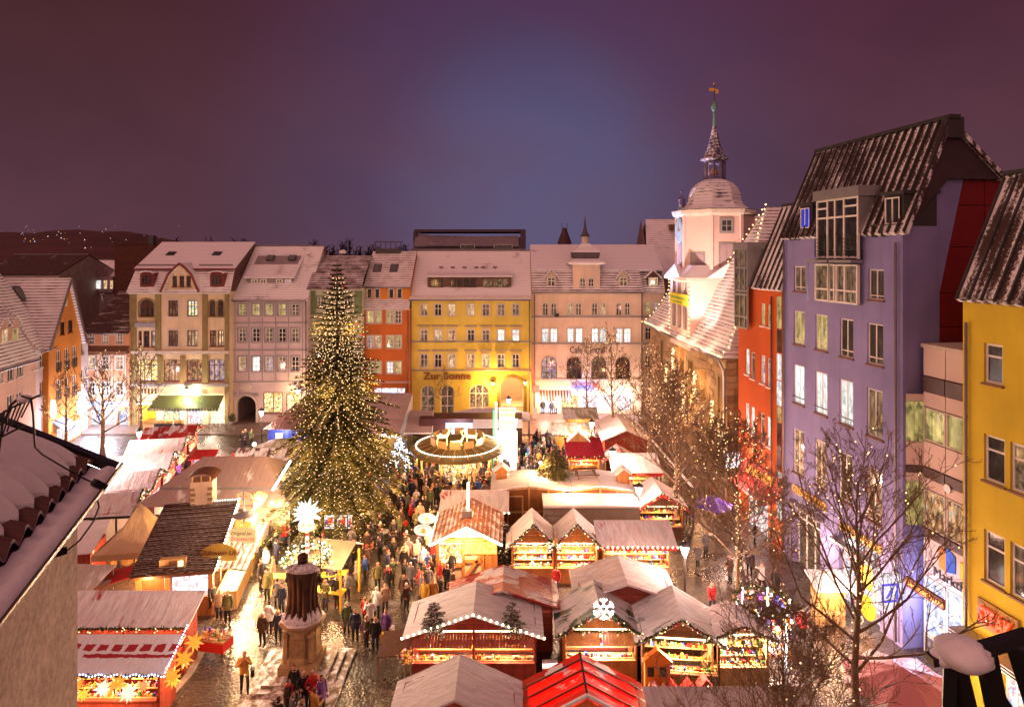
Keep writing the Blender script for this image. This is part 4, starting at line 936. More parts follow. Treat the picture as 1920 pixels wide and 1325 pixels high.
 for a,c,ya,yb in ((152.5,157.5,642,665),(152.5,157.5,692,715)):b4.win(b4.R(a,c,ya,yb),pDark,cols=1,bars=())
 b4.wall(xd,xe,0,z4,w2,11);b4.gable_roof(xd,xe,z4,3.2,z4+3.9,rt,6.4,.3)
left_side()
# ======== buildings further back
def far_back():
 def simple(name,label,ox,oy,w,dep,ze,zr,wm,rm,ridge='x',rz=0):
  b=Bld(name,label,ox,oy,rz);b.wall(0,w,0,ze,wm,dep)
  if ridge=='x':b.gable_roof(0,w,ze,dep/2,zr,rm,dep,.3,side=wm,gut=False)
  return b
 gm=plain('dim_grey_wall',(.30,.24,.24),.8);br=plain('dark_brick',(.10,.035,.025),.9)
 Y=92;x0=P(106,0,Y)[0];x1=P(214,0,Y)[0]
 b=simple('grey_rear_house','low grey house with a lit glazed attic seen between the roofs',x0,Y,x1-x0,12,P(0,541,Y)[2],P(0,487,Y+6)[2],gm,snowy('rear_metal_roof',(.28,.22,.24),.75,streak=(3,.4,1)))
 q=b.R(157,214,523,544,-.05);s=MB();s.box(q[0]-q[1]/2,q[0]+q[1]/2,-.4,4.5,q[2]-.3,q[3]+.3);o=b.part('dormer',s,gm)
 for a,c,pn in ((160,172,pDark),(173,190,pWhite),(194,202,pWarm),(206,213,pWarm)):w=b.win(b.R(a,c,525,542,-.45),pn,cols=1,bars=(),rec=-.02,hole=False,d=-.45,sill=False);w.parent=o
 w=b.win(b.R(136,149,533,544,-.2),pDark,cols=1,bars=(),rec=-.02,hole=False,d=-.2,sill=False)
 Y=88;x0=P(214.5,0,Y)[0];x1=P(300,0,Y)[0];b=Bld('dark_brick_block','tall windowless dark brick block behind the beige house',x0,Y);b.wall(0,x1-x0,0,P(0,458,Y)[2],br,8);s=MB();s.box(-.1,x1-x0+.1,-.1,8,P(0,458,Y)[2],P(0,457,Y)[2]+.2);b.part('flat_roof',s,br)
 Y=84;x0=P(-40,0,Y)[0];x1=P(111,0,Y)[0]
 b=simple('dark_roofed_rear_house','house with a long dark brown roof above the snowy pink one',x0,Y,x1-x0,12,P(0,512,Y)[2],P(0,477,Y+6)[2],plain('pale_gable',(.45,.36,.33)),snowy('dark_brown_tiles',(.075,.030,.026),.12,(.3,.34),lines=.2))
 # modern grey block
 Y=97;x0=P(770,0,Y)[0];x1=P(986,0,Y)[0];b=Bld('modern_grey_block','modern grey block with a sloping parapet rising behind the yellow house',x0,Y)
 w=x1-x0;mg=plain('grey_cladding',(.20,.17,.19),.6);z0=P(0,466,Y)[2];zt=P(0,432,Y)[2];zq=P(0,444,Y)[2]
 s=MB();s.box(0,w,0,14,0,z0);s.prism([(w*.02,.6,z0),(w*.98,.6,z0),(w*.98,4,zq),(w*.02,4,zt-.6)],(0,8,0));b.part('body',s,mg)
 s=MB();s.slab([(w*.02,3.6,zt-.5),(w*.25,3.6,zq-.1),(w*.25,.4,z0+.3),(w*.02,.4,z0+.2)],.2);s.slab([(w*.25,3.6,zq-.1),(w*.94,3.6,zq+.1),(w*.94,.4,z0+.2),(w*.25,.4,z0+.3)],.2);b.part('sloping_facade',s,mg)
 s=MB();s.box(0,w,3.4,12,zt-.1,zt+.3);s.box(w*.955,w,.4,4,z0,zt+.1);s.box(0,w*.03,2.5,4,z0,zt-.1);b.part('parapet',s,plain('dark_violet_parapet',(.075,.05,.075),.6))
 for a,c in ((863,890),(926,961)):o=b.win(b.R(a,c,458,467,.2),pDark,cols=1,bars=(),rec=-.02,hole=False,d=.25,sill=False)
 # cone roofed tower far behind
 Y=130;p=P(1058.5,428,Y);s=MB();r=(1072-1045)/2/F*Y;z=P(0,456,Y)[2]
 s.lathe((0,0),[(r*.9,0),(r*.9,z)],12);o=thing('cone_roofed_tower','round tower with a dark cone roof far behind the cream house','tower',(p[0],Y,0));s.build('wall',mg,o);s=MB();s.lathe((0,0),[(r,z),(.35,p[2]),(.02,p[2]+.2)],12);ro=s.build('roof',plain('dark_red_roof',(.07,.03,.035)),o);s=MB()
 for i in (-1,1):s.beam((i*r*.35,0,p[2]-1),(i*r*.35,0,p[2]+1.0),.1)
 s.build('finial',mBlack,ro)
 # steep snowy gable behind the cream wing
 Y=88;b=Bld('steep_snowy_house','old house with a very steep snow-covered roof beside the tower',P(1214,0,Y)[0],Y)
 w=9.5;zt=P(0,410,Y+2)[2];zl=P(0,462,Y)[2];rt=tileRoof('steep_snow_tiles',(.20,.10,.09),.86,.35)
 s=MB();s.box(0,w,0,14,0,zl-4);s.prism([(.2,0,zl-4.2),(.2,13,zl-4.2),(.2,5.5,zt)],(.1,0,0));b.part('wall',s,plain('dim_plaster',(.22,.15,.14)))
 s=MB();s.slab([(-.1,-.4,zl-4.4),(w,-.4,zl-4.4),(w,5.5,zt+.1),(.9,5.5,zt+.1)],.15);s.slab([(w,13.4,zl-4.4),(-.1,13.4,zl-4.4),(.9,5.5,zt+.1),(w,5.5,zt+.1)],.15);ro=b.part('roof',s,rt)
 p=b.L(1259,425,4.4);s=MB();s.box(p[0]-.35,p[0]+.35,p[1]-1,p[1]+.5,p[2]-.4,p[2]+.3);b.part('roof_hatch',s,mBrnP,ro)
far_back()
# ======== town hall with clock tower
def town_hall():
 X0,Yn,Yf=16.75,50.0,75.0;ux,uy=.022,-1.0;n=math.hypot(ux,uy);rz=math.atan2(uy/n,ux/n)
 ox,oy=16.2,75.0;b=Bld('town_hall','stone town hall with steep snowy hip roofs and a pink floodlit octagonal clock tower',ox,oy,rz,cat='town hall')
 Lh=25.0;ze=11.6
 # windows of the stone facade
 for a,c,y0,y1,pn in ((1347,1351.5,706,772,pRest),(1315.5,1323.5,694,752,pViol),(1291,1299,677,735,pDim),(1239.5,1243,640,690,pDim)):
  b.win(b.R(a,c,y0,y1),pn,fr=mFrameB,cols=2,bars=(.75,),rec=.35,trim=mTrimO,tw=.14)
 q=b.R(1274.5,1282,646,712);b.win(q,pDark,fr=mFrameB,cols=1,bars=(),arch=.9,rec=.4,sill=False)
 for a,c,y0,y1 in ((1338,1350,810,880),(1306,1316,812,870),(1279,1287,800,850)):b.win(b.R(a,c,y0,y1),pRest,fr=mFrameB,cols=2,bars=(.6,),arch=.9,rec=.35,sill=False)
 ms=stucco('sandstone_wall',(.30,.19,.085),.5);b.wall(0,Lh,0,ze,ms,13,rev=.45)
 # coursed stone blocks, each proud of the wall: the end wall that faces the camera, and the corner
 rr=random.Random(4);mbs=[plain('stone_block_a',(.27,.17,.08),.9,.3,2,bump=.6,bs=7),plain('stone_block_b',(.34,.23,.12),.9,.3,2,bump=.6,bs=7),plain('stone_block_c',(.21,.13,.065),.9,.3,2,bump=.6,bs=7)]
 cache={}
 def block(x,y,z,w,h,ax):
  k=(round(w,1),h,ax,rr.randrange(3))
  if k not in cache:
   m=MB();o_=.05
   if ax:m.box(0,o_,0,k[0]-.03,0,h-.03)
   else:m.box(0,k[0]-.03,-o_,0,0,h-.03)
   cache[k]=m.mesh('stone_block',[mbs[k[3]]])
  link('stone_block',cache[k],b.o,(x,y,z));return k[0]
 nblk=0;z=.2;h=.52
 while z<ze-.7:
  y=.02
  while y<3.2:y+=block(Lh+.004,y,z,rr.choice([.6,.8,1.0]),h,1);nblk+=1
  x=Lh-.02;w=rr.choice([.5,.9]);block(x-w,-.004,z,w,h,0);nblk+=1
  z+=h
 # facade stones, upper storey band between the windows
 holes=[(q0-.3,q1+.3,z0-.3,z1+.3) for q0,q1,z0,z1,*_ in b.holes]
 z=5.2
 while z<ze-.7 and nblk<296:
  x=1.0+rr.uniform(0,.6)
  while x<Lh-1.3 and nblk<296:
   w=rr.choice([.6,.9,1.2,1.4])
   if not any(x<q1 and x+w>q0 and z<z1 and z+h>z0 for q0,q1,z0,z1 in holes) and rr.random()<.8:block(x,-.004,z,w,h,0);nblk+=1
   x+=w
  z+=h
 # steep hip roofs, flared at the eaves, a valley between them where the tower stands
 zp=23.7;rt=tileRoof('town_hall_tiles',(.17,.085,.065),.74,.36)
 def hip(xa,xb,nm):
  xm=(xa+xb)/2;run=5.8;prof=[(0.,ze-.15,-.75),(.10,ze+.55,.15),(.24,ze+2.0,1.0),(1.,zp,run)];m=MB();rings=[]
  for t,z,y in prof:rings.append((xa-.5*(1-t)+(xm-xa)*max(0,(y/run)) if y>0 else xa-.5,xb+.5*(1-t)-(xb-xm)*max(0,y/run) if y>0 else xb+.5,y,z))
  yb=14
  for (a0,c0,y0,z0),(a1,c1,y1,z1) in zip(rings,rings[1:]):
   m.quad((a0,y0,z0),(c0,y0,z0),(c1,y1,z1),(a1,y1,z1));m.quad((c0,y0,z0),(c0,yb,z0),(c1,yb,z1),(c1,y1,z1));m.quad((a0,yb,z0),(a0,y0,z0),(a1,y1,z1),(a1,yb,z1))
  a0,c0,y0,z0=rings[0];m.quad((a0,y0,z0-.02),(a0,yb,z0-.02),(c0,yb,z0-.02),(c0,y0,z0-.02));r=m.build('roof',[rt],b.o)
  link('gutter',MB().tube([(a0,y0-.08,z0),(c0,y0-.08,z0)],.1,6).mesh('gutter',[mGutter]),r)
  return r,rings
 xv=Lh-12.5;r2,ringsN=hip(xv+.2,Lh,'near');r1,ringsF=hip(0,xv-.2,'far')
 # bulb chains on eaves and hips
 bl=MB()
 def chain(p,q,step=.42,r=.085):
  p,q=Vector(p),Vector(q);k=max(1,int((q-p).length/step))
  for i in range(k+1):bl.octa(p.lerp(q,i/k)+Vector((rr.uniform(-.05,.05),rr.uniform(-.05,.05),rr.uniform(-.04,.04))),r)
 for R_,ends in ((ringsN,'ac'),(ringsF,'a')):
  a0,c0,y0,z0=R_[0];chain((a0+(0 if R_ is ringsF else 1.4),y0+.15,z0+.2),(c0-(2.2 if R_ is ringsF else 0),y0+.15,z0+.2))
  for e in ends:
   for A,B in zip(R_,R_[1:]):
    i=0 if e=='a' else 1
    if e=='a' and R_ is ringsN and A[3]<13:continue
    chain((A[i],A[2]-.1,A[3]+.2),(B[i],B[2]-.1,B[3]+.2),.5)
 # tower: square shaft with bay, skirt roof, octagon
 tw=(Lh-12.5,3.3);th=3.35;y0=-.1
 mt=stucco('tower_render',(.62,.46,.40),.15);xa,xb=tw[0]-th,tw[0]+th;z1=H-(522-HY)/F*60
 for i in range(3):
  xx=xa+th*2*(.22+.28*i)
  b.win((xx,.85,ze+.9,ze+2.9),pDim,cols=2,bars=(.5,),d=y0,fr=mFrameG,trim=mTrimG,tw=.12);b.win((xx,.85,ze+4.2,ze+5.5),pDim,cols=2,bars=(.5,),d=y0,fr=mFrameG,trim=mTrimG,tw=.12)
 b.wall(xa,xb,ze-1.0,z1,mt,2*th,d=y0,name='tower_shaft')
 for xx in (xa,xb):chain((xx,y0-.12,ze),(xx,y0-.12,z1-.2),.38)
 chain((xa,y0-.15,z1-.3),(xb,y0-.15,z1-.3),.5)
 bn=MB();bn.box(xa+.4,xb-.4,y0-.16,y0-.06,ze+3.1,ze+4.15);bo=b.part('banner',bn,plain('yellow_banner',(.72,.62,.03)))
 ln=MB()
 for i in range(14):ln.box(xa+.9+i*.36,xa+1.12+i*.36,y0-.17,y0-.162,ze+3.55+rr.uniform(0,.08),ze+3.85)
 for i in range(9):ln.box(xa+1.5+i*.36,xa+1.72+i*.36,y0-.17,y0-.162,ze+3.22,ze+3.42)
 ln.build('lettering',mGrnP,bo)
 sk=MB();e=.55;zs=z1+.1
 def sq(r,z):return [(tw[0]-r,tw[1]-r,z),(tw[0]+r,tw[1]-r,z),(tw[0]+r,tw[1]+r,z),(tw[0]-r,tw[1]+r,z)]
 A,B,C=sq(th+e,zs-.3),sq(th+e,zs),sq(th-.25,zs+1.15)
 for i in range(4):sk.quad(A[i],A[(i+1) % 4],B[(i+1) % 4],B[i]);sk.quad(B[i],B[(i+1) % 4],C[(i+1) % 4],C[i],m=1)
 sk.quad(*A[::-1]);sk.prism([(tw[0]+th+e+.02,tw[1]-2.0,zs),(tw[0]+th+e+.02,tw[1]+2.0,zs),(tw[0]+th+e+.02,tw[1],zs+1.35)],(-1.6,0,0),1)
 sk.prism([(tw[0]-1.8,tw[1]-th-e-.02,zs),(tw[0]+1.8,tw[1]-th-e-.02,zs),(tw[0],tw[1]-th-e-.02,zs+1.2)],(0,1.6,0),1)
 b.part('skirt_roof',sk,[mTrim,snowy('tower_snow_roof',(.16,.08,.07),.9)])
 oc=MB();R=th*1.085;z2=H-(402-HY)/F*61.5;ph=PI/8
 oc.lathe((tw[0],tw[1]),[(R,zs+.2),(R,z2)],8,0,ph);b.part('octagon',oc,mt)
 pl=MB()
 for i in range(8):
  t=ph+2*PI*i/8;pl.lathe((tw[0]+R*math.cos(t)*.985,tw[1]+R*math.sin(t)*.985),[(.22,zs+.4),(.22,z2)],4,0,t+PI/4)
 b.part('corner_pilaster',pl,stucco('pilaster_render',(.66,.47,.42),.1))
 co=MB();co.lathe((tw[0],tw[1]),[(R,z2-.25),(R+.35,z2),(R+.45,z2+.35),(R+.3,z2+.42)],8,0,ph);b.part('cornice',co,mTrim)
 ts=snowy('dome_slates',(.050,.042,.075),.74,(.30,.34),.9,lines=.18);zd=z2+.42;k=61.5/F
 zz=lambda py:H-(py-HY)*k
 do=MB();do.lathe((tw[0],tw[1]),[(R+.45,zd),(R*.88,zz(391)),(R*.74,zz(383)),(R*.68,zz(374)),(R*.665,zz(362)),(R*.60,zz(351)),(R*.46,zz(341)),(R*.28,zz(335)),(.5,zz(334.5))],8,0,ph);d_o=b.part('dome',do,ts)
 la=MB();rl=.95;
 for i in range(8):
  t=ph+2*PI*i/8;la.lathe((tw[0]+rl*math.cos(t),tw[1]+rl*math.sin(t)),[(.13,zz(336)),(.13,zz(301))],5)
 la.lathe((tw[0],tw[1]),[(rl+.02,zz(337)),(rl+.02,zz(329))],8,0,ph);la.lathe((tw[0],tw[1]),[(rl+.02,zz(304)),(rl+.02,zz(300))],8,0,ph)
 lo=b.part('lantern',la,plain('violet_slate',(.13,.11,.20)))
 b_=MB();b_.lathe((tw[0],tw[1]),[(.2,zz(312)),(.42,zz(322)),(.5,zz(325)),(.1,zz(325.2))],10);b_.build('bell',mGoldP,lo);lamp(lo,(tw[0]-.3,tw[1],zz(318)),25,W2,.1)
 sp=MB();sp.lathe((tw[0],tw[1]),[(rl*.9,zz(300.5)),(rl*1.42,zz(297)),(rl*1.35,zz(294)),(rl*1.0,zz(288)),(rl*.74,zz(276)),(rl*.42,zz(254)),(.17,zz(233))],8,0,ph);s_o=b.part('spire',sp,snowy('spire_slates',(.085,.075,.14),.42,(.30,.34),1.2,streak=(2.5,.5,1),lines=.12))
 po=MB();cu=plain('copper_green',(.12,.28,.23),.5);po.lathe((tw[0],tw[1]),[(.17,zz(234)),(.12,zz(206))],8);po.lathe((tw[0],tw[1]),[(.1,zz(205.5)),(.24,zz(202)),(.33,zz(196.5)),(.31,zz(194)),(.2,zz(189)),(.06,zz(185))],12,sm=True);po.build('finial_ball',cu,s_o)
 va=MB();va.tube([(tw[0],tw[1],zz(186)),(tw[0],tw[1],zz(152))],.035,5);va.ball((tw[0],tw[1],zz(152)),.12,1);va.box(tw[0]-.02,tw[0]+.02,tw[1]-.5,tw[1]+.1,zz(166),zz(160),1);va.box(tw[0]-.02,tw[0]+.02,tw[1]+.12,tw[1]+.4,zz(170),zz(162),1);va.build('weather_vane',[mBlack,mGoldP],s_o)
 # windows of the octagon: south face and south-west face
 def owin(t,zc,w,h,pn,shut=False):
  ap=R*math.cos(PI/8)+.03;o=b.win((0,w,0,h),pn,fr=mFrameG,cols=2,bars=(.5,),rec=-.0,hole=False,sill=False,trim=mTrimG,tw=.16)
  o.location=(tw[0]+ap*math.cos(t),tw[1]+ap*math.sin(t),zc-h/2);o.rotation_euler=(0,0,t+PI/2)
  if shut:
   s=MB()
   for sx in (-1,1):
    s.box(sx*w*.26-w*.22,sx*w*.26+w*.22,-.06,-.01,0,h)
    for j in range(6):s.box(sx*w*.26-w*.17,sx*w*.26+w*.17,-.08,-.06,h*(.08+j*.15),h*(.16+j*.15))
   s.build('shutter',stucco('grey_pink_shutter',(.42,.32,.33)),o)
 Sf,SW,W_=0.0,-PI/4,-PI/2
 owin(Sf,zz(425),1.0,1.1,pDark);owin(Sf,zz(478),1.15,1.9,pDim,True);owin(SW,zz(487),1.15,1.05,pDim,True);owin(W_,zz(478),1.0,1.9,pDim,True)
 ck=MB();ap=R*math.cos(PI/8)+.02;ck.lathe((0,0,0),[(.001,0),(1.25,0),(1.25,.12),(1.05,.16),(.001,.16)],20,0);ck.box(-.05,.05,-.1,.85,.17,.2,1);ck.box(-.05,.6,-.05,.05,.17,.2,1)
 co_=b.part('clock_face',ck,[plain('blue_green_clock',(.22,.34,.34)),mGoldP]);co_.location=(tw[0],tw[1]-ap,zz(432));co_.rotation_euler=(PI/2,0,0)
 fr=MB();fr.prism([(-1.35,0,-1.3),(0,0,-2.6),(1.35,0,-1.3),(1.35,0,1.5),(0,0,2.4),(-1.35,0,1.5)],(0,.1,0));fo=b.part('clock_board',fr,plain('painted_clock_board',(.30,.36,.33)));fo.location=(tw[0],tw[1]-ap-.0,zz(428));fo.rotation_euler=(0,0,0)
 fg=MB();p=(tw[0]-1.6,tw[1]-R*.75);fg.lathe(p,[(.32,zz(385)),(.34,zz(372)),(.42,zz(370)),(.1,zz(363)),(.06,zz(358)),(.16,zz(354)),(.02,zz(351))],8);b.part('bell_turret',fg,plain('violet_slate',(.13,.11,.20)),d_o)
 # star shapes of bulbs that hang on the stone wall
 for px,py,hh in ((1262,675,26),(1302,720,22),(1248,700,22),(1281,752,32),(1334,790,34),(1350,815,24)):
  p=b.L(px,py,-.25);s=hh/F*62
  for i in range(26):bl.octa((p[0]+rr.uniform(-.5,.5),-.25,p[2]+rr.uniform(-s,s)),.085)
 stuff(b.part('bulb_chain',bl,mBulb))
 for px,py in ((1262,675),(1302,720),(1281,752),(1340,800)):lamp(b.o,(*b.L(px,py,-.8)[:2],b.L(px,py,-.8)[2]),60,W1,.3)
 for t in (.12,.4,.75):lamp(b.o,(xv+.2+12.3*t,-1.2,ze+.6),22,(1,.62,.4),.3)
 lamp(b.o,(xv-6,-1.2,ze+.6),22,(1,.62,.4),.3)
 dp=MB();dp.tube([(Lh+.2,-.75,ze-.2),(Lh+.1,-.3,ze-1.0),(Lh-.15,-.14,ze-1.6),(Lh-.15,-.14,.3)],.1,6);b.part('downpipe',dp,mSteel)
 return b
town_hall()
def floodlight(x,y,z,tgt,power,col,label,size=math.radians(38),mast=True):
 o=thing('floodlight',label,'floodlight',(x,y,z));m=MB();d=(Vector(tgt)-Vector((x,y,z))).normalized()
 m.beam(-d*.25,d*.1,.45,.32);m.beam((0,0,-z if mast else -.3),(0,0,-.1),.10);m.build('housing',mBlack,o)
 l=D.lights.new('flood_lamp','SPOT');l.energy=power*LP;l.color=col;l.spot_size=size;l.spot_blend=.4;l.shadow_soft_size=.2
 lo=link('flood_lamp',l,o,d*.2);lo.rotation_euler=d.to_track_quat('-Z','Y').to_euler()
 return o
floodlight(13.2,52.0,9.0,(19.8,62.5,22.0),3000,(1,.66,.56),'small black floodlight aimed at the tower from the lamp mast')
floodlight(5.5,77.9,12.2,(19.0,62.5,24),8500,(.62,.56,1.0),'small black floodlight fixed to the cream house and aimed at the tower',mast=False)
# ======== right-hand row
RU=(.15,-1.0);RN=math.hypot(*RU);RRZ=math.atan2(RU[1]/RN,RU[0]/RN)
def metal_roof(b,x0,x1,ze,dr,zr,mat,step,over0=.0,over1=.45,back=6.0,zb=None,name='roof'):
 m=MB();m.slab([(x0-over0,-.25,ze-.15),(x1+over1,-.25,ze-.15),(x1+over1,dr,zr),(x0-over0,dr,zr)],.2)
 m.slab([(x1+over1,dr+back,zb if zb else ze),(x0-over0,dr+back,zb if zb else ze),(x0-over0,dr+.01,zr),(x1+over1,dr+.01,zr)],.2);r=m.build(name,[mat],b.o)
 n=int((x1-x0+over0+over1)/step);rm=MB();rm.beam((0,-.27,ze-.1),(0,dr-.02,zr+.05),.07,.17);me=rm.mesh('roof_rib',[mFrameD])
 for i in range(n+1):link('roof_rib',me,r,(x0-over0+.05+i*(x1-x0+over0+over1-.1)/n,0,0))
 c=MB();c.box(x0-over0-.05,x1+over1+.08,dr-.15,dr+.45,zr-.05,zr+.14);link('ridge_cap',c.mesh('ridge_cap',[mFrameD]),r)
 return r
def metal_mat(name,cover,step):
 t=NT(name);u=t.sep(t.uv)[0];fr=t.math('ABSOLUTE',t.math('SUBTRACT',t.math('FRACT',t.math('DIVIDE',u,step)),.5))
 n=t.noise(9,6,t.map(t.uv,(1.3,.75,1)),.7);n2=t.noise(.45,3,t.uv);m=t.math('ADD',t.math('ADD',t.math('MULTIPLY',n,.75),t.math('MULTIPLY',n2,.55)),t.math('MULTIPLY',fr,.42))
 thr=.99-.36*cover;k=t.mr(m,thr-.05,thr+.05);t.p(col=t.mix(k,t.mix(n,(.045,.024,.022),(.085,.050,.045)),SNOW),rough=t.mr(k,0,1,.45,.85),spec=.3);t.bump(t.math('ADD',n,k),.4,.04);return t.mat
mMetal=metal_mat('snow_streaked_metal_roof',.62,.55)
def blue_house():
 P1=(19.35,31.7);ln=10.3;ux,uy=RU[0]/RN,RU[1]/RN;o=(P1[0]-ux*ln,P1[1]-uy*ln)
 b=Bld('blue_violet_house','tall blue-violet modern building with a steep ribbed metal roof',o[0],o[1],RRZ)
 ze=20.72;kw=dict(rec=.12,silm=mBrnP)
 b.win(b.R(1489,1510,499,546),pDim,cols=2,bars=(.16,),**kw);b.win(b.R(1628.5,1657,505,562),pDark,cols=2,bars=(.13,),**kw)
 R2=((1488.5,1508.5,583.5,646,pYel),(1529,1551.5,590,656.5,pYel),(1575,1600,598,670,pDark),(1626.5,1656,607,684,pDark))
 R3=((1488,1508,684.5,757,pWhite),(1528.5,1551,698,776.5,pWhite),(1574,1599.5,713,797,pWhite),(1625.5,1655,730,820,pDim))
 R4=((1487.5,1507.5,806,888,pRest),(1527.5,1550,826,913,pRest),(1573,1598,850,940,pDim),(1624.5,1653.5,878,978,pRest))
 for R_ in (R2,R3,R4):
  for a,c,y0,y1,pn in R_:b.win(b.R(a,c,y0,y1),pn,cols=2,bars=(.17,) if R_ is not R3 else (),**kw)
 rl=MB()
 for a,c,y0,y1,pn in R3:
  q=b.R(a,c,y0,y1);rl.beam((q[0]-q[1]/2-.05,-.06,q[2]+.42),(q[0]+q[1]/2+.05,-.06,q[2]+.42),.05)
 # shop fronts
 for a,c,y0,y1,pn in ((1490,1538,950,1100,pDim),(1573,1650,1006,1190,pShopW)):
  b.win(b.R(a,c,y0,y1),pn,cols=3,bars=(.78,),sill=False,rec=.3,fr=mFrameW,fw=.11)
 mb=stucco('blue_violet_render',(.235,.215,.43),.34)
 b.wall(0,ln,0,ze,mb,.5,sides=False,rev=.3)
 b.part('window_rail',rl,mBlack)
 # side wall towards the passage: blue upper strip, red cladding panels beyond it
 zs=ze+5.4;s=MB();s.quad((ln,0,0),(ln,2.05,0),(ln,2.05,17.6),(ln,3.4,23.3),(ln,2.3,23.3),(ln,0,ze));s.quad((0,12,0),(0,0,0),(0,0,ze),(0,2.3,zs),(0,12,zs-6));b.part('side_wall',s,mb)
 mr_=plain('dark_red_cladding',(.165,.006,.006),.55,.1);rows=[14.5,15.9,17.6,19.9,22.0,23.3]
 g=MB();g.box(ln-.3,ln-.04,2.05,12.5,0,23.28);b.part('cladding_backing',g,plain('black_joint',(.01,.008,.008)))
 for i,(za,zb) in enumerate(zip([6.0,10.0]+rows,[10.0]+rows)):
  for ya,yb in ((2.05,4.6),(4.6,7.6),(7.6,10.4),(10.4,12.5)):
   def bx(z):return 2.05 if z<17.6 else 2.05+(z-17.6)/(23.3-17.6)*1.35
   pa,pb=(bx(za),bx(zb)) if ya==2.05 else (ya,ya)
   m=MB();m.prism([(ln-.03,pa+.02,za+.02),(ln-.03,yb-.02,za+.02),(ln-.03,yb-.02,zb-.02),(ln-.03,pb+.02,zb-.02)],(.03,0,0));b.part('cladding_panel',m,mr_)
 o_=b.win((0,1.4,0,3.2),pDark,fr=mTrim,cols=1,bars=(),hole=False,rec=-.02,sill=False);o_.location=(ln+.02,6.1,18.4);o_.rotation_euler=(0,0,PI/2)
 dr,zr=2.3,26.3;rf=metal_roof(b,0,ln,ze,dr,zr,mMetal,.55,.0,.45,3.2,23.4)
 gb=MB();gb.prism([(ln+.1,-.1,ze),(ln+.1,2.4,23.3),(ln+.1,5.4,23.3),(ln+.1,2.55,zr-.1),(ln+.1,2.2,zr-.1)],(.12,0,0));b.part('roof_gable',gb,plain('dark_sheet_metal',(.05,.028,.030),.5))
 hd=MB();hd.box(ln+.05,ln+.47,2.1,3.0,zr-1.0,zr+.02);b.part('ridge_end',hd,mFrameD,rf)
 # big glazed dormer bay
 q=b.R(1532,1608,372,482,-.35);a,c=q[0]-q[1]/2,q[0]+q[1]/2;z0,z1=q[2],q[3]
 d=MB();d.box(a-.1,a,-.35,2.2,ze,z1);d.box(c,c+.1,-.35,2.2,ze,z1);d.box(a-.2,c+.25,-.5,2.4,z1,z1+.55);d.box(a,c,.9,1.0,z0,z1);bo=b.part('glazed_bay',d,mSteel)
 f=MB();xs=[a,a+(c-a)*.27,a+(c-a)*.46,a+(c-a)*.68,c]
 for x in xs:f.box(x-.05,x+.05,-.37,-.25,z0-.1,z1)
 for z,xa,xb in ((z0,a,c),(z1-.06,a,c),(z0+(z1-z0)*.68,a,c),(z1-.5,a,xs[1]),(z1-.5,xs[3],c)):f.box(xa,xb,-.365,-.26,z-.05,z+.05)
 f.build('frame',mFrameW,bo);g=MB();g.quad((a,-.3,z0),(c,-.3,z0),(c,-.3,z1),(a,-.3,z1));g.build('pane',pDark,bo)
 for xa,xb in ((a,xs[1]),(xs[3],c)):
  r_=MB()
  for j in range(5):r_.beam((xa,-.48,z0+.15+j*.22),(xb,-.48,z0+.15+j*.22),.03)
  for x in (xa,(xa+xb)/2,xb):r_.beam((x,-.48,z0),(x,-.48,z0+1.1),.04)
  r_.build('bay_rail',mBlack,bo)
 q=b.R(1530,1608,497,566,-.3);a,c=q[0]-q[1]/2,q[0]+q[1]/2;z0,z1=q[2],q[3]
 f=MB()
 for x in (a,a+(c-a)*.33,a+(c-a)*.47,a+(c-a)*.53,a+(c-a)*.72,c):f.box(x-.05,x+.05,-.36,-.2,z0,z1)
 for z in (z0,z1,z0+(z1-z0)*.32):f.box(a,c,-.355,-.21,z-.05,z+.05)
 bo2=b.part('bay_window',f,mFrameW);g=MB();g.quad((a,-.25,z0),(c,-.25,z0),(c,-.25,z1),(a,-.25,z1));g.box(a,c,-.24,0,z0-.05,z0);g.build('pane',pDim,bo2)
 f=MB();f.box(a-.3,a+(c-a)*.48,-.8,-.05,z1+.15,z1+.3);f.box(a+(c-a)*.52,c+.1,-.8,-.05,z1+.15,z1+.3);f.build('sun_blind_box',mSteel,bo2)
 f=MB()
 for x in (a-.15,(a+c)/2-.05,(a+c)/2+.08,c+.05):f.tube([(x,-.72,z1+.2),(x,-.72,z0-.1)],.025,4)
 f.build('blind_guide',mSteel,bo2);f=MB();f.box(a,c,-.3,-.003,z1+.3,z1+.85);f.build('spandrel',mFrameD,bo2)
 # two small dormers
 for px0,px1,y0,y1,pn in ((1503,1520,390,428,pBlue),(1662,1690,370,421,pDark)):
  q=b.R(px0,px1,y0,y1,.05);a,c=q[0]-q[1]/2-.15,q[0]+q[1]/2+.15;m=MB();m.box(a,c,.05,1.9,q[2]-.1,q[3]+.15);m.box(a-.15,c+.15,-.1,2.0,q[3]+.15,q[3]+.3);do=b.part('dormer',m,mFrameD,rf)
  w=b.win(q,pn,cols=2,bars=(),rec=-.02,hole=False,d=.02,sill=False);w.parent=do
 sn=MB();p=b.L(1665,425)
 for px in (1645,1663,1490,1500):x=b.L(px,430)[0];sn.beam((x,-.3,ze-.25),(x,-.3,ze+.35),.07);sn.beam((x,-.3,ze-.25),(x,0,ze-.25),.07)
 sn.beam((b.L(1644,430)[0],-.3,ze+.3),(b.L(1690,430)[0],-.3,ze+.3),.06);b.part('snow_guard',sn,mFrameD,rf)
 cp=MB();cp.box(-.02,ln+.4,-.12,-.003,ze-.12,ze+.02);b.part('eaves_trim',cp,mGutter)
 b.pipe(b.L(1684,700)[0],.2,ze-.6,-.14,mGutter);b.pipe(.15,.2,ze-.4,-.14,mGutter)
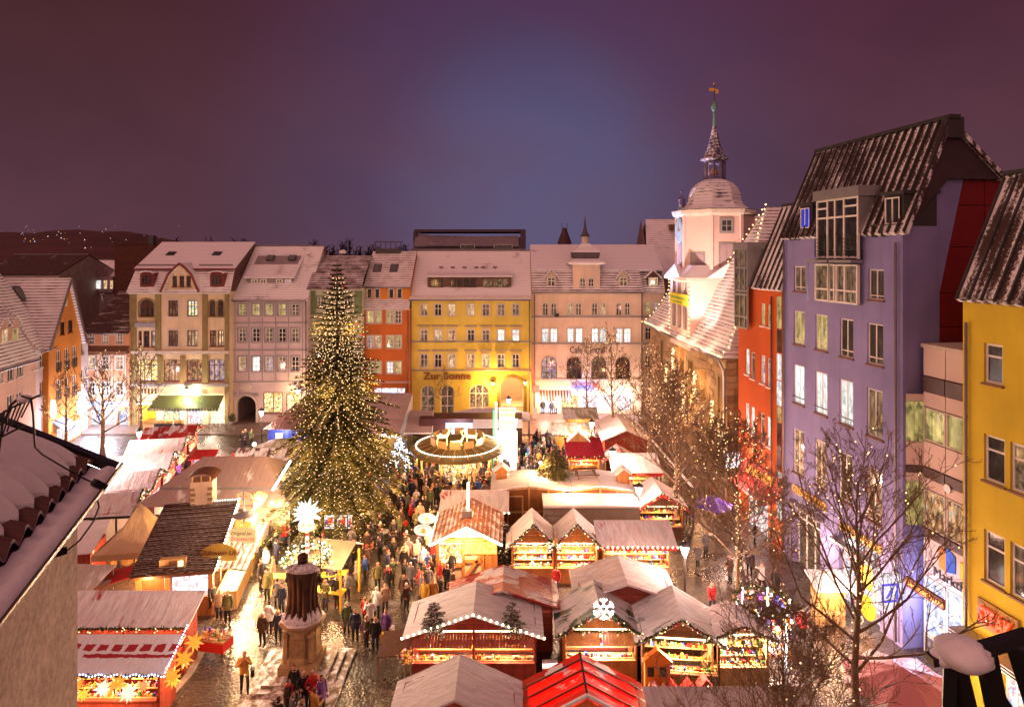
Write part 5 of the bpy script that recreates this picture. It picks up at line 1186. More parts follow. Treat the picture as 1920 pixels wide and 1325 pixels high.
 # lettering and bank sign
 gl=plain('gold_letters',(.72,.45,.10),.35,.1,metal=.3)
 p=b.L(1519,932);text('GOLD-AN  FRISEUR',.72,gl,b.o,(p[0],-.1,p[2]),depth=.05,width=b.R(1487,1549,930,930)[1])
 p=b.L(1615,1007);text('GOLDANKAUF',.72,gl,b.o,(p[0],-.1,p[2]),depth=.05,width=b.R(1574,1652,1000,1000)[1])
 for px0,px1,py in ((1486,1548,946),(1568,1652,1000)):
  x0,x1=b.L(px0,py)[0],b.L(px1,py)[0];z=(b.R(px0,px1,py,py)[3]);zt=b.R(px0,px1,962 if px0<1500 else 1040,962)[3];m=MB();m.box(x0,x1,-.5,-.003,zt+.1,zt+.25);b.part('shop_canopy',m,mSteel)
 for py in (1082,1138):
  p=b.L(1635,py,-.12);m=MB();m.lathe((0,0,0),[(.001,0),(.62,0),(.62,.06),(.001,.06)],18);oo=b.part('yellow_disc_sign',m,mYellowP);oo.location=(p[0],-.34,p[2]);oo.rotation_euler=(PI/2,0,0)
 p=b.L(1668,1108,-.6);m=MB();s=.62;m.box(p[0]-.2,p[0]+.2,-1.4,-.1,p[2]-.75,p[2]+.85);m.box(p[0]-.15,p[0]+.15,-.1,0,p[2],p[2]+.3,1)
 bs=b.part('bank_sign',m,[emis('sign_soft_white',(1,.88,.90),.75),mSteel])
 g=MB()
 for sx in (1,-1):
  x=p[0]+sx*.205
  yy0,yy1,za,zb=-1.2,-.3,p[2]-.42,p[2]+.5;t=.11
  for A in ((yy0,yy1,za,za+t),(yy0,yy1,zb-t,zb),(yy0,yy0+t,za+t,zb-t),(yy1-t,yy1,za+t,zb-t)):g.box(min(x,x+sx*.02),max(x,x+sx*.02),A[0],A[1],A[2],A[3])
  g.prism([(x,yy0+.22,za+.2),(x,yy0+.36,za+.2),(x,yy1-.22,zb-.2),(x,yy1-.36,zb-.2)],(sx*.02,0,0))
 g.build('slash_in_square',plain('bank_blue',(.02,.02,.40)),bs)
 for px,py in ((1515,1020),(1600,1100),(1635,1150)):p=b.L(px,py,-1.2);lamp(b.o,(p[0],-1.2,2.6),60,(1,.8,.65),.3)
 return b,o,ln
BH,BHo,BHl=blue_house()
def passage_link():
 ux,uy=RU[0]/RN,RU[1]/RN;o=(19.35+.3*ux,31.7+.3*uy)
 b=Bld('passage_building','glazed link building with a MarktPassage sign between the blue and the yellow houses',o[0],o[1],RRZ)
 d=.9;ln=3.9;zt=b.L(1770,655,d)[2];mp=stucco('pale_panel',(.60,.46,.40),.12);md=plain('violet_brown_band',(.085,.05,.055),.5)
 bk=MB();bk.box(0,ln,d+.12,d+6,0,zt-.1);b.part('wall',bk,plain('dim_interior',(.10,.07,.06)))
 cp=MB();cp.box(-.1,ln,d-.08,d+6,zt-.06,zt+.12);b.part('coping',cp,mTrim)
 Z=lambda py:b.L(1770,py,d)[2]
 bands=[(655,712,'panel'),(712,742,'band'),(742,772,'panel'),(772,838,'glass'),(838,888,'panel'),(888,908,'band'),(908,930,'panel'),(930,1006,'glass'),(1006,1022,'band'),(1022,1098,'panel'),(1098,1210,'glass'),(1210,1330,'glass')]
 xs=[0,1.35,2.6,ln]
 for y0,y1,kind in bands:
  z1,z0=Z(y0),max(.05,Z(y1))
  if z1<=z0:continue
  cells=list(zip(xs,xs[1:])) if y0 not in (1022,) else [(0,ln)]
  for a,c in cells:
   m=MB();g=.025
   if kind=='glass':
    for A in ((a+g,a+.1,z0+g,z1-g),(c-.1,c-g,z0+g,z1-g),(a+.1,c-.1,z0+g,z0+.1),(a+.1,c-.1,z1-.1,z1-g)):m.box(A[0],A[1],d-.02,d+.1,A[2],A[3])
    f=b.part('window',m,mTrim);p_=MB();p_.quad((a+.1,d+.05,z0+.1),(c-.1,d+.05,z0+.1),(c-.1,d+.05,z1-.1),(a+.1,d+.05,z1-.1))
    p_.build('pane',{772:pYel,930:pRest,1098:pShopB,1210:pViol}.get(y0,pDim),f)
   else:m.box(a+g,c-g,d-(.03 if kind=='panel' else .08),d+.1,z0+g,z1-g);b.part('facade_panel' if kind=='panel' else 'sun_shade',m,mp if kind=='panel' else md)
 # short chamfered strip next to the blue wall
 for y0,y1,kind in ((738,752,0),(752,828,1),(828,872,0),(872,886,2),(886,902,0),(902,985,1)):
  z1,z0=b.L(1722,y0,.6)[2],b.L(1722,y1,.6)[2];m=MB();m.slab([(-.28,.15,z0),(-.02,.9,z0),(-.02,.9,z1-.03),(-.28,.15,z1-.03)],-.06);b.part('corner_panel',m,(mp,pYel,md)[kind])
 # sign
 za,zb=Z(1098),Z(1022);zm=zb-.55;x0=1.0;s=MB()
 s.prism([(x0,d-.08,zm-.55),(x0+.42,d-.08,zm-.62),(x0+.42,d-.08,zm+.3),(x0,d-.08,zm+.42)],(0,.03,0),0);s.prism([(x0+.42,d-.08,zm-.62),(x0+.95,d-.08,zm-.45),(x0+.95,d-.08,zm+.3),(x0+.42,d-.08,zm+.62)],(0,.03,0),1)
 s.prism([(x0+1.2,d-.08,zm-.55),(x0+1.6,d-.08,zm-.55),(x0+1.6,d-.08,zm+.1),(x0+1.2,d-.08,zm+.25)],(0,.03,0),2);s.prism([(x0+1.6,d-.08,zm-.6),(x0+1.95,d-.08,zm-.5),(x0+1.95,d-.08,zm+.35),(x0+1.4,d-.08,zm+.5),(x0+1.4,d-.08,zm+.3),(x0+1.6,d-.08,zm+.22)],(0,.03,0),3)
 b.part('passage_emblem',s,[mOrgP,plain('emblem_blue',(.02,.10,.50)),mYellowP,mGrnP])
 text('MarktPassage',.62,plain('dark_sign_letters',(.07,.06,.06)),b.o,(2.35,d-.07,za+.45),depth=.02)
 m=MB();m.box(.75,2.95,-.75,-.6,3.75,4.2);hs=b.part('hanging_sign',m,plain('brown_sign_board',(.16,.05,.025)));text('SCHNITZBRETTLBAR',.25,mGoldP,hs,(1.85,-.77,3.98),depth=.02)
 lamp(b.o,(1.8,-1.0,3.0),60,(.75,.7,1),.3);lamp(b.o,(1.0,.2,2.6),40,(.6,.65,1),.3)
 c=MB();c.lathe((0,0,0),[(.1,0),(.2,.0),(.2,.1),(.1,.1)],12);cl=b.part('round_lamp',c,mSteel);cl.location=(1.55,d-.04,b.L(1780,915,d)[2]);cl.rotation_euler=(PI/2,0,0)
passage_link()
def right_yellow():
 b=Bld('yellow_modern_house','bright yellow modern building with a ribbed roof and a lit STEAK sign',19.87,28.2,RRZ)
 ln=9.0;ze=17.57;kw=dict(cols=1,rec=.14,silm=mBrnP,fw=.1)
 b.win(b.R(1845,1880,645,720),pDark,**kw)
 for yt,yb in (((812,838),(898,925)),((990,1023),(1085,1122))):
  zt=b.L(1845,yt[0])[2];zb=b.L(1845,yb[0])[2];a=b.L(1845,800)[0];c1,c2=b.L(1884,800)[0],b.L(1889,800)[0]
  w=c1-a;b.win((a+w/2,w,zb,zt),pDark,**kw);b.win((c2+w/2+.12,w,zb,zt),pDim,**kw)
 for a,c,y0,y1 in ((1842,1872,1215,1330),(1876,1918,1240,1360)):b.win(b.R(a,c,y0,y1),pShopW,cols=2,bars=(.7,),sill=False,rec=.3)
 b.wall(0,ln,0,ze,stucco('bright_yellow_render',(.62,.46,.035),.28),.6,sides=True,rev=.3)
 m=MB();m.box(-.12,ln,-.22,.5,ze-.05,ze+.1);b.part('eaves_trim',m,mGutter)
 m=MB();m.quad((0,.6,0),(0,8,0),(0,8,ze),(0,.6,ze));b.part('side_wall',m,stucco('bright_yellow_render',(.62,.46,.035),.28))
 metal_roof(b,0,ln,ze+.1,2.27,23.1,mMetal,.62,.1,.3,4)
 b.pipe(.28,.2,ze-1.0,-.12,mGutter)
 st=emis('steak_neon',(1,.06,.004),1.3);p=b.L(1872,1167);text('STEAK',.95,st,b.o,(p[0],-.18,p[2]),depth=.06,bold=.03,width=b.R(1841,1905,1160,1160)[1])
 lamp(b.o,(p[0],-.9,p[2]-.3),9,(1,.45,.1),.3)
 m=MB();q=b.R(1838,1920,1140,1185);m.box(b.L(1836,1160)[0],b.L(1912,1160)[0],-.10,-.004,p[2]-.55,p[2]+.62);b.part('sign_panel',m,plain('pale_yellow_panel',(.36,.21,.05)))
 fl=MB();fl.lathe((p[0]+1.9,-.5,p[2]-.5),[(.02,0),(.22,.3),(.18,.55),(.02,1.0)],8);b.part('flame_sign',fl,emis('flame_blue_white',(.62,.60,1),4.0))
 m=MB()
 for i in range(3):m.box(p[0]-1.6,p[0]+2.4,-.9,-.05,p[2]-1.05-i*.12,p[2]-1.0-i*.12)
 b.part('awning_cassette',m,mSteel)
 lamp(b.o,(p[0]+.4,-1.2,2.4),50,(1,.7,.5),.3)
right_yellow()
def red_house():
 ux,uy=RU[0]/RN,RU[1]/RN;ln=5.75;o=(16.9,47.75)
 b=Bld('orange_red_house','narrow orange-red house with a tall glazed corner bay',o[0],o[1],RRZ)
 ze=17.3;kw=dict(cols=1,bars=(.8,),rec=.1,fw=.06)
 for a,c,y0,y1,pn in ((1427,1434.5,569,611,pYel),(1439.5,1447.5,571.5,614,pYel),(1398,1405,654,702,pWhite),(1408,1415.5,660,710,pDim),(1426.5,1434.5,666,719,pViol),(1438.5,1447,672,726,pViol),(1397.5,1404.5,755.5,806,pWhite),(1408,1415,762.5,814,pWhite),(1426,1433.5,774,828,pDim),(1438,1446,781.5,838,pWhite)):
  b.win(b.R(a,c,y0,y1),pn,**kw)
 b.win(b.R(1398,1440,885,1000),pShopW,cols=4,bars=(.75,),sill=False,rec=.3)
 b.wall(0,ln,0,ze,stucco('orange_red_render',(.46,.085,.018),.15),9,rev=.3)
 mm=metal_mat('snow_streaked_metal_roof_small',.95,.55)
 rf=metal_roof(b,2.2,ln,ze,2.3,23.0,mm,.55,0,.1,3)
 # corner bay
 za,zb=b.L(1400,616,-.4)[2],b.L(1400,467,-.4)[2];m=MB();x0,x1=.25,2.05
 for x in (x0,x0+.75,x0+1.45,x1):m.box(x-.05,x+.05,-.45,-.33,za,zb)
 for z in (za,zb,za+(zb-za)*.42,za+(zb-za)*.47,za+(zb-za)*.76,za+(zb-za)*.14):m.box(x0,x1,-.445,-.335,z-.06,z+.06)
 m.box(x0-.1,x1+.15,-.5,2.3,zb,zb+.5);m.box(x0,x1,1.6,1.7,ze-.2,zb);m.box(x1-.05,x1+.05,-.33,2.3,ze+.02,zb)
 bo=b.part('glazed_bay',m,mSteel);g=MB();g.quad((x0,-.38,za),(x1,-.38,za),(x1,-.38,zb),(x0,-.38,zb));g.quad((x0,1.6,za),(x0,-.38,za),(x0,-.38,zb),(x0,1.6,zb));g.build('pane',pDim,bo)
 m=MB()
 for px,py in ((1394,600),(1408,590)):pass
 b.pipe(ln-1.1,.3,ze-.6,-.12,mBrnP)
 # white glass strip beside the blue building
 m=MB();z=[2,5.2,8.4,9.5,11.2,13.0,14.6,16.8]
 for i,(za,zb) in enumerate(zip(z,z[1:])):
  s=MB();s.box(ln-.55,ln-.06,-.04,-.004,za+.04,zb-.04);b.part('strip_pane',s,(pWhite,pDark,pYel,pWhite)[i % 4])
 st=emis('restaurant_sign_orange',(1,.24,.01),2.2);p=b.L(1423,893,-.2);text('RESTAURANT',.80,st,b.o,(p[0],-.2,p[2]+.1),depth=.06,bold=.03,width=b.R(1399,1447,893,893)[1])
 m=MB();q=b.R(1400,1448,872,905,-.05);m.box(p[0]-2.6,p[0]+2.6,-.14,-.004,p[2]-.4,p[2]+.65);b.part('sign_panel',m,mRed)
 m=MB();m.slab([(p[0]-2.6,-1.3,p[2]-.95),(p[0]+2.6,-1.3,p[2]-.95),(p[0]+2.6,-.02,p[2]-.5),(p[0]-2.6,-.02,p[2]-.5)],.08);b.part('awning',m,mRed)
 w=MB();p2=b.L(1378,862,-.9);w.box(p2[0]-.15,p2[0]+.15,-1.6,-.6,p2[2]-.5,p2[2]+.5);w.box(p2[0]-.03,p2[0]+.03,-.6,0,p2[2]-.05,p2[2]+.05,1);so=b.part('pharmacy_sign',w,[emis('sign_white',(1,.9,.93),2.2),mSteel]);text('A',.85,emis('sign_letter_red',(1,.02,.05),1.2),so,(p2[0]+.16,-1.1,p2[2]),rot=(PI/2,0,PI/2),depth=.01)
 lamp(b.o,(p2[0]+.5,-1.3,p2[2]),60,(1,.8,.8),.3);lamp(b.o,(p[0],-1.6,p[2]-1.4),100,(1,.75,.55),.3);lamp(b.o,(p[0],-.9,p[2]+.2),6,(1,.35,.05),.3)
red_house()
# ======== roof and wall of the house in the left foreground
def near_house():
 e0,e1=Vector((-3.47,3.4)),Vector((-5.03,7.75));u=(e1-e0).normalized();rz=math.atan2(u.y,u.x)
 b=Bld('foreground_house','rough plastered house with a thickly snowed tile roof filling the lower left corner',e0.x,e0.y,rz)
 ln=(e1-e0).length;ze=16.98;k=.56   # local y runs away from the square, up the slope
 zs=lambda y:ze+k*y
 m=MB();m.box(-4,ln-.42,.09,9,0,ze-.05);m.quad((ln-.42,.09,ze-.05),(ln-.42,9,ze-.05),(ln-.42,9,zs(9)-.3),(ln-.42,.09,zs(.09)-.3))
 t=NT('rough_plaster');n=t.noise(16,6,rough=.7);n2=t.noise(2.2,4);t.p(col=t.mix(t.mr(t.math('ADD',t.math('MULTIPLY',n,.7),t.math('MULTIPLY',n2,.3)),.36,.62),(.40,.30,.25),(.80,.66,.57)),rough=.9,spec=.2);t.bump(n,.8,.03)
 b.part('wall',m,t.mat)
 m=MB();m.slab([(-4,-.02,zs(-.02)-.06),(ln,-.02,zs(-.02)-.06),(ln,9,zs(9)-.06),(-4,9,zs(9)-.06)],.12);ro=b.part('roof',m,plain('dark_roof_boards',(.05,.028,.022)))
 # pantile courses along the eaves, each tile a part
 tl=MB();w=.32;hh=.42;n=8;prof=[(i/n*w,.045*math.sin(2*PI*i/n)+.05) for i in range(n+1)]
 for (xa,za),(xb,zb) in zip(prof,prof[1:]):
  tl.quad((xa,0,za),(xb,0,zb),(xb,hh,zb+k*hh-.02),(xa,hh,za+k*hh-.02));tl.quad((xa,0,za-.03),(xb,0,zb-.03),(xb,0,zb),(xa,0,za))
 me=tl.mesh('tile',[plain('wet_clay_tile',(.12,.055,.040),.4,.3,6)])
 for r in range(2):
  for i in range(int((ln+3.5)/w)):link('tile',me,ro,(ln-.02-(i+1)*w,.02+r*.36,zs(.02+r*.36)+.02))
 # thick snow sheet, its lower rim scalloped over every tile
 sn=MB();rr=random.Random(8);nx=int((ln+4)/.03);ys=[0,.06,.14,.3,.6,1.0,1.6,2.4,3.4,4.6,6.2,8.6]
 def y_edge(x):
  s_=.20+.02*math.sin(x*1.3)+.02*math.sin(x*3.1)
  return s_ -.10*abs(math.sin(PI*(ln-.02-x)/w))**.6
 vs=[];top=[]
 for i in range(nx+1):
  x=-4+(ln-.25+4)*i/nx;y0=y_edge(x)
  for j,dy in enumerate(ys):
   th=(.02,.06,.085,.10)[min(j,3)]+.02*math.sin(x*2.2+dy*1.7)+.012*math.sin(x*5+dy*3)+.006*rr.random();y=.13+dy+(y0-.13)*max(0,1-dy/.40) if dy<8 else 8.8
   if i>nx-3:th*=(.85,.55,.1)[i-nx+2]
   vs.append((x,y,zs(y)+.10+th))
 k2=len(ys);sn.add(vs,[(i*k2+j,(i+1)*k2+j,(i+1)*k2+j+1,i*k2+j+1) for i in range(nx) for j in range(k2-1)],0,True)
 sn.add([(v[0],v[1],zs(v[1])+.05) for v in vs[::k2]]+vs[::k2],[(i,i+1,nx+1+i+1,nx+1+i) for i in range(nx)],0,True)
 sn.build('snow_sheet',mSnow,ro)
 # gutter with snow in it
 g=MB();n=8;sec=[(-.16+.085*math.cos(PI+PI*i/n),ze-.07+.085*math.sin(PI+PI*i/n)) for i in range(n+1)]
 for (ya,za),(yb,zb) in zip(sec,sec[1:]):g.slab([(-4,ya,za),(ln+.1,ya,za),(ln+.1,yb,zb),(-4,yb,zb)],.012)
 g.tube([(-4,-.25,ze-.06),(ln+.1,-.25,ze-.06)],.018,5);go=b.part('gutter',g,plain('copper_brown_gutter',(.10,.055,.045),.4,.15,metal=.4))
 s=MB();nn=60;vs=[]
 for i in range(nn+1):
  x=-4+(ln-.1+4)*i/nn
  for y,dz in ((-.24,-.01),(-.2,.03),(-.14,.05),(-.06,.02),(.02,.06)):vs.append((x,y,ze-.06+dz+.018*math.sin(x*21.7)+.01*rr.random()))
 s.add(vs,[(i*5+j,(i+1)*5+j,(i+1)*5+j+1,i*5+j+1) for i in range(nn) for j in range(4)],0,True);s.build('gutter_snow',mSnow,go)
 v=MB();v.beam((ln+.02,-.2,zs(-.2)+.03),(ln+.02,8,zs(8)+.10),.14,.10);b.part('verge_board',v,mBlack,ro)
 # heating cable and its box
 W2L=lambda p:((p[0]-b.ox)*b.c+(p[1]-b.oy)*b.sn,-(p[0]-b.ox)*b.sn+(p[1]-b.oy)*b.c,p[2])
 c=MB();c.tube([W2L(P(px,py,Y)) for px,py,Y in ((40,742,6.0),(58,748,6.0),(62,775,6.1),(64,815,6.3),(66,838,6.4),(80,852,6.5),(120,876,6.8),(160,898,7.0),(184,908,7.1))],.010,6);c.beam(W2L(P(176,903,7.0)),W2L(P(196,914,7.1)),.07);b.part('cable',c,mBlack)
 c=MB();c.tube([W2L(P(px,py,Y)) for px,py,Y in ((170,926,7.05),(182,934,6.9),(186,950,6.8),(176,976,6.7),(150,1012,6.5),(128,1030,6.4),(112,1032,6.35))],.009,6);c.beam(W2L(P(166,925,7.1)),W2L(P(178,936,6.95)),.06);c.beam(W2L(P(98,1036,6.45)),W2L(P(116,1034,6.3)),.09,.07);b.part('cable',c,mBlack)
 # aerial standing on the ridge side, a cap of snow on its head
 a=thing('roof_aerial','old roof aerial with thin rods and a snow cap above the snowed tiles','aerial',P(20,800,6.3));q=P(20,800,6.3)
 f=MB();rel=lambda px,py,Y:P(px,py,Y)-q
 f.tube([rel(-20,790,6.2),rel(20,765,6.2),rel(74,741,6.2)],.012,6);f.tube([rel(-10,800,6.2),rel(10,790,6.2),rel(20,760,6.2),rel(38,744,6.2)],.014,6)
 for i in range(5):f.tube([rel(22+i*9,763-i*4.0,6.2),rel(4+i*9,818-i*9,6.25)],.008,4)
 f.tube([rel(0,820,6.25),rel(46,797,6.25)],.01,4);f.tube([rel(8,770,6.2),rel(-4,860,6.3)],.012,6);f.build('rods',mBlack,a)
 s=MB();s.ball(rel(46,747,6.2),.065,0,10,6,.6);s.build('snow_cap',mSnow,a)
 lamp_=None
near_house()
# ======== steel frame in the lower right corner
def near_frame():
 Y=5.0;o=thing('steel_frame','dark steel roof frame with a lump of snow in the lower right corner','steel frame',P(1800,1230,Y));q=P(1800,1230,Y);r=lambda px,py,y=Y:P(px,py,y)-q
 m=MB();m.beam(r(1743,1236),r(1846,1222),.10,.06);m.beam(r(1838,1218),r(1930,1190),.10,.08);o1=m.build('top_beam',mBlack,o)
 for A,B,w in (((1782,1238),(1776,1420),.09),((1790,1236),(1836,1420),.11),((1846,1215),(1888,1420),.12),((1832,1246),(1902,1345),.06),((1905,1200),(1945,1330),.12)):
  m=MB();m.beam(r(*A),r(*B,Y+.25),w);m.build('strut',mBlack,o)
 s=MB();s.ball(r(1803,1224,Y-.02),.185,0,26,16,.66)
 for dx,dy,rr_ in ((-34,10,.085),(26,6,.125),(37,17,.085),(22,24,.05),(8,22,.06)):s.ball(r(1802+dx,1222+dy,Y),rr_,0,16,10,.8)
 from mathutils import noise as mno
 s.v=[tuple(Vector(v)*(1+.10*mno.noise(Vector(v)*9)+.05*mno.noise(Vector(v)*26))) for v in s.v]
 s.build('snow_cap',mSnow,o)
near_frame()
# ---------------------------------------------------------------- market
mTubeS=emis('stall_light_tube',(1,.78,.48),3.5)
GARL='garlands'
def garland(mb,p,q,sag=.15,r=.13,seed=1,dens=26,mi=0,bi=None,ri=None):
 rr=random.Random(seed);p,q=Vector(p),Vector(q);L=(q-p).length;n=max(6,int(L*dens))
 for i in range(n):
  t=i/n;c=p.lerp(q,t)-Vector((0,0,sag*4*t*(1-t)));d=Vector((rr.gauss(0,1),rr.gauss(0,1),rr.gauss(0,1))).normalized()*r*rr.uniform(.5,1.3);s=d.orthogonal().normalized()*r*.28
  mb.add([c-s,c+s,c+d],[(0,1,2)],mi)
 if bi is not None:
  for i in range(int(L*3.2)):t=rr.random();c=p.lerp(q,t)-Vector((0,0,sag*4*t*(1-t)));mb.octa(c+Vector((rr.uniform(-r,r),-r*.9,rr.uniform(-r,r)))*.8,.035,bi)
 if ri is not None:
  for i in range(int(L*1.3)):t=rr.random();c=p.lerp(q,t)-Vector((0,0,sag*4*t*(1-t)));mb.ball(c+Vector((0,-r*.8,0)),.06,ri,6,4)
def goods(x0,x1,y0,y1,z0,z1,seed,kinds='mix',n=None,shelves=3):
 rr=random.Random(seed);mb=MB();nm=len(GOODS)
 for s in range(shelves):
  t=s/max(1,shelves-1);z=z0+(z1-z0)*t;y=y0+(y1-y0)*t
  mb.box(x0,x1,y-.02,y+.24,z-.03,z,nm-1);x=x0+.05
  while x<x1-.06:
   k=rr.random();w=rr.uniform(.05,.12);h=rr.uniform(.10,.26);m=rr.choice([1,1,0,0,2,5,8,10,3,4,6,9]) if kinds=='mix' else rr.choice([1,1,1,8,2,10,5]) if kinds=='jars' else rr.choice([0,2,3,4,5,0,1])
   if k<.4:mb.lathe((x+w/2,y+.1,z),[(w*.45,0),(w*.45,h*.6),(w*.18,h*.75),(w*.18,h)],6,m)
   elif k<.75:mb.box(x,x+w,y+.03,y+.15,z,z+h*.8,m)
   else:mb.ball((x+w/2,y+.1,z+w*.5),w*.5,m,6,4)
   x+=w*rr.uniform(1.05,1.5)
 return mb
NST=[0]
def stall(label,x,y,w,d,ze,zr,roof,wallm,rz=0.0,kind='gable',open_front=True,counter=1.0,flap=None,ware='mix',bulbs=None,garl=True,light=170,col=W1,over=.35,fover=.4,name='market_stall',back='wall',gablem=None,rearlift=0,post=None,side_open=None,valance=None,lx=0,group='market stalls'):
 NST[0]+=1;sd=NST[0]
 o=thing(name,label,'market stall',(x,y,0),rz,group);h=w/2;gablem=gablem or wallm;post=post or wallm
 pm=MB();pm.box(-.05,.05,-.05,.05,0,ze);pme=pm.mesh('post',[post])
 for px,py in ((-h+.05,.05),(h-.05,.05),(-h+.05,d-.05),(h-.05,d-.05)):link('post',pme,o,(px,py,0))
 if w>4.2:link('post',pme,o,(0,.05,0))
 # boarded walls: back and sides
 bm=MB();nb=max(6,int(ze/.17))
 for i in range(nb):
  z0,z1=ze*i/nb,ze*(i+1)/nb-.012
  if back=='wall':bm.box(-h+.1,h-.1,d-.06,d-.02+.012*(i % 2),z0,z1)
  if side_open !='left':bm.box(-h-.012*(i % 2),-h+.04,.1,d-.1,z0,z1)
  if side_open !='right':bm.box(h-.04,h+.012*(i % 2),.1,d-.1,z0,z1)
 bm.build('wall',[wallm],o)
 if open_front:
  c=MB();c.box(-h+.1,h-.1,-.18,.45,counter-.05,counter)
  nb2=int(counter/.16)
  for i in range(nb2):c.box(-h+.1,h-.1,-.01-.012*(i % 2),.04,(counter-.06)*i/nb2,(counter-.06)*(i+1)/nb2-.012)
  c.build('counter',[wallm],o)
  if ware:
   g=goods(-h+.15,h-.15,.0,d*.55,counter+.03,counter+.75,sd,ware,shelves=4)
   go=link('goods',g.mesh('goods',GOODS),None,(x,y,0),rz)
   go['kind']='stuff';go['label']=WARE.get(sd % 4,'small colourful wares on stall shelves');go['group']='wares on the stalls'
 else:
  c=MB()
  for i in range(nb):c.box(-h+.1,h-.1,-.012*(i % 2),.04,ze*i/nb,ze*(i+1)/nb-.012)
  c.build('front_wall',[gablem],o)
 T=.09
 if kind=='gable':
  k=(zr-ze)/h;xo=h+over;zo=ze-over*k
  for s in (-1,1):
   m=MB();A=[(s*xo,-fover,zo),(0,-fover,zr+.02),(0,d+.3,zr+.02),(s*xo,d+.3,zo)];n1,n2=7,5;rr=random.Random(sd*7+s)
   vs=[]
   for i in range(n1+1):
    for j in range(n2+1):
     p=Vector(A[0]).lerp(Vector(A[1]),i/n1).lerp(Vector(A[3]).lerp(Vector(A[2]),i/n1),j/n2)
     if 0<i<n1:p.z+=rr.uniform(-.03,.02)-.05*math.sin(PI*i/n1)*math.sin(PI*j/n2)
     vs.append(p)
   fs=[(i*(n2+1)+j,(i+1)*(n2+1)+j,(i+1)*(n2+1)+j+1,i*(n2+1)+j+1) for i in range(n1) for j in range(n2)]
   m.add(vs,fs,0,True);m.add([v-Vector((0,0,T)) for v in vs],fs,0,True)
   e=[(A[0],A[1]),(A[2],A[3]),(A[3],A[0])]
   for p,q in e:p,q=Vector(p),Vector(q);m.quad(p,q,q-Vector((0,0,T)),p-Vector((0,0,T)))
   m.build('roof_panel',[roof],o)
  for yy in (.03,d-.05):
   g=MB();nb3=5
   for i in range(nb3):
    z0=ze+(zr-.06-ze)*i/nb3;z1=ze+(zr-.06-ze)*(i+1)/nb3-.012;a0,a1=h*(1-i/nb3),h*(1-(i+1)/nb3)
    g.prism([(-a0,yy-.012*(i % 2),z0),(a0,yy-.012*(i % 2),z0),(max(.01,a1),yy-.012*(i % 2),z1),(-max(.01,a1),yy-.012*(i % 2),z1)],(0,.03,0))
   g.build('gable_board',[gablem],o)
  fr=[((-xo,-fover-.03,zo+.06),(0,-fover-.03,zr+.08)),((0,-fover-.03,zr+.08),(xo,-fover-.03,zo+.06))]
 elif kind=='shed':
  zo=ze;A=[(-h-over,-fover,ze),(h+over,-fover,ze),(h+over,d+.15,zr),(-h-over,d+.15,zr)]
  m=MB();n1,n2=8,4;vs=[];rr=random.Random(sd*7)
  for i in range(n1+1):
   for j in range(n2+1):
    p=Vector(A[0]).lerp(Vector(A[1]),i/n1).lerp(Vector(A[3]).lerp(Vector(A[2]),i/n1),j/n2)
    if 0<j<n2:p.z -=.05*abs(math.sin(PI*i/n1*3))+rr.uniform(0,.02)
    vs.append(p)
  fs=[(i*(n2+1)+j,(i+1)*(n2+1)+j,(i+1)*(n2+1)+j+1,i*(n2+1)+j+1) for i in range(n1) for j in range(n2)]
  m.add(vs,fs,0,True);m.add([v-Vector((0,0,T)) for v in vs],fs,0,True)
  for p,q in ((A[0],A[1]),(A[1],A[2]),(A[2],A[3]),(A[3],A[0])):p,q=Vector(p),Vector(q);m.quad(p,q,q-Vector((0,0,T)),p-Vector((0,0,T)))
  m.build('roof',[roof],o)
  g=MB()
  for s in (-1,1):g.prism([(s*h,.05,ze),(s*h,d,ze),(s*h,d,zr-.1)],(-s*.03,0,0))
  g.build('side_gable',[wallm],o);fr=[((-h-over,-fover-.03,ze-.02),(h+over,-fover-.03,ze-.02))]
 else:
  dm=d/2;k=(zr-ze)/dm;zo=ze-fover*k
  for s,(ya,yb) in ((0,(-fover,dm)),(1,(d+fover,dm))):
   m=MB();m.slab([(-h-over,ya,zo),(h+over,ya,zo),(h+over,yb,zr),(-h-over,yb,zr)][::1 if s==0 else -1],.06);m.build('roof_panel',[roof],o)
  for s in (-1,1):
   g=MB();g.prism([(s*h,0,ze),(s*h,d,ze),(s*h,dm,zr-.08)],(-s*.04,0,0));g.build('gable_board',[gablem],o)
  fr=[((-h-over,-fover-.03,zo),(h+over,-fover-.03,zo))]
 if valance:
  v=MB()
  for p,q in fr:
   p,q=Vector(p),Vector(q);n=max(4,int((q-p).length/.22))
   for i in range(n):a,b_=p.lerp(q,i/n),p.lerp(q,(i+.94)/n);v.prism([a,b_,b_-Vector((0,0,.2)),a.lerp(b_,.5)-Vector((0,0,.27)),a-Vector((0,0,.2))],(0,.015,0))
  v.build('valance',[valance],o)
 if garl:
  g=MB()
  for i,(p,q) in enumerate(fr):garland(g,p,q,.03,.15,sd*3+i,60,0,1,2)
  if kind=='gable':garland(g,(-h,-.1,ze-.05),(h,-.1,ze-.05),.05,.14,sd,60,0,1)
  stuff(g.build('fir_garland',[mGreen,mBulb,mRed],o))
 if bulbs:
  bb=MB();st=bulbs if isinstance(bulbs,float) else .30
  for p,q in fr:
   p,q=Vector(p),Vector(q);n=int((q-p).length/st)
   for i in range(n+1):bb.ball(p.lerp(q,i/n)+Vector((0,-.05,-.02)),.055,0,6,4)
  stuff(bb.build('bulb_row',[mBulbW],o))
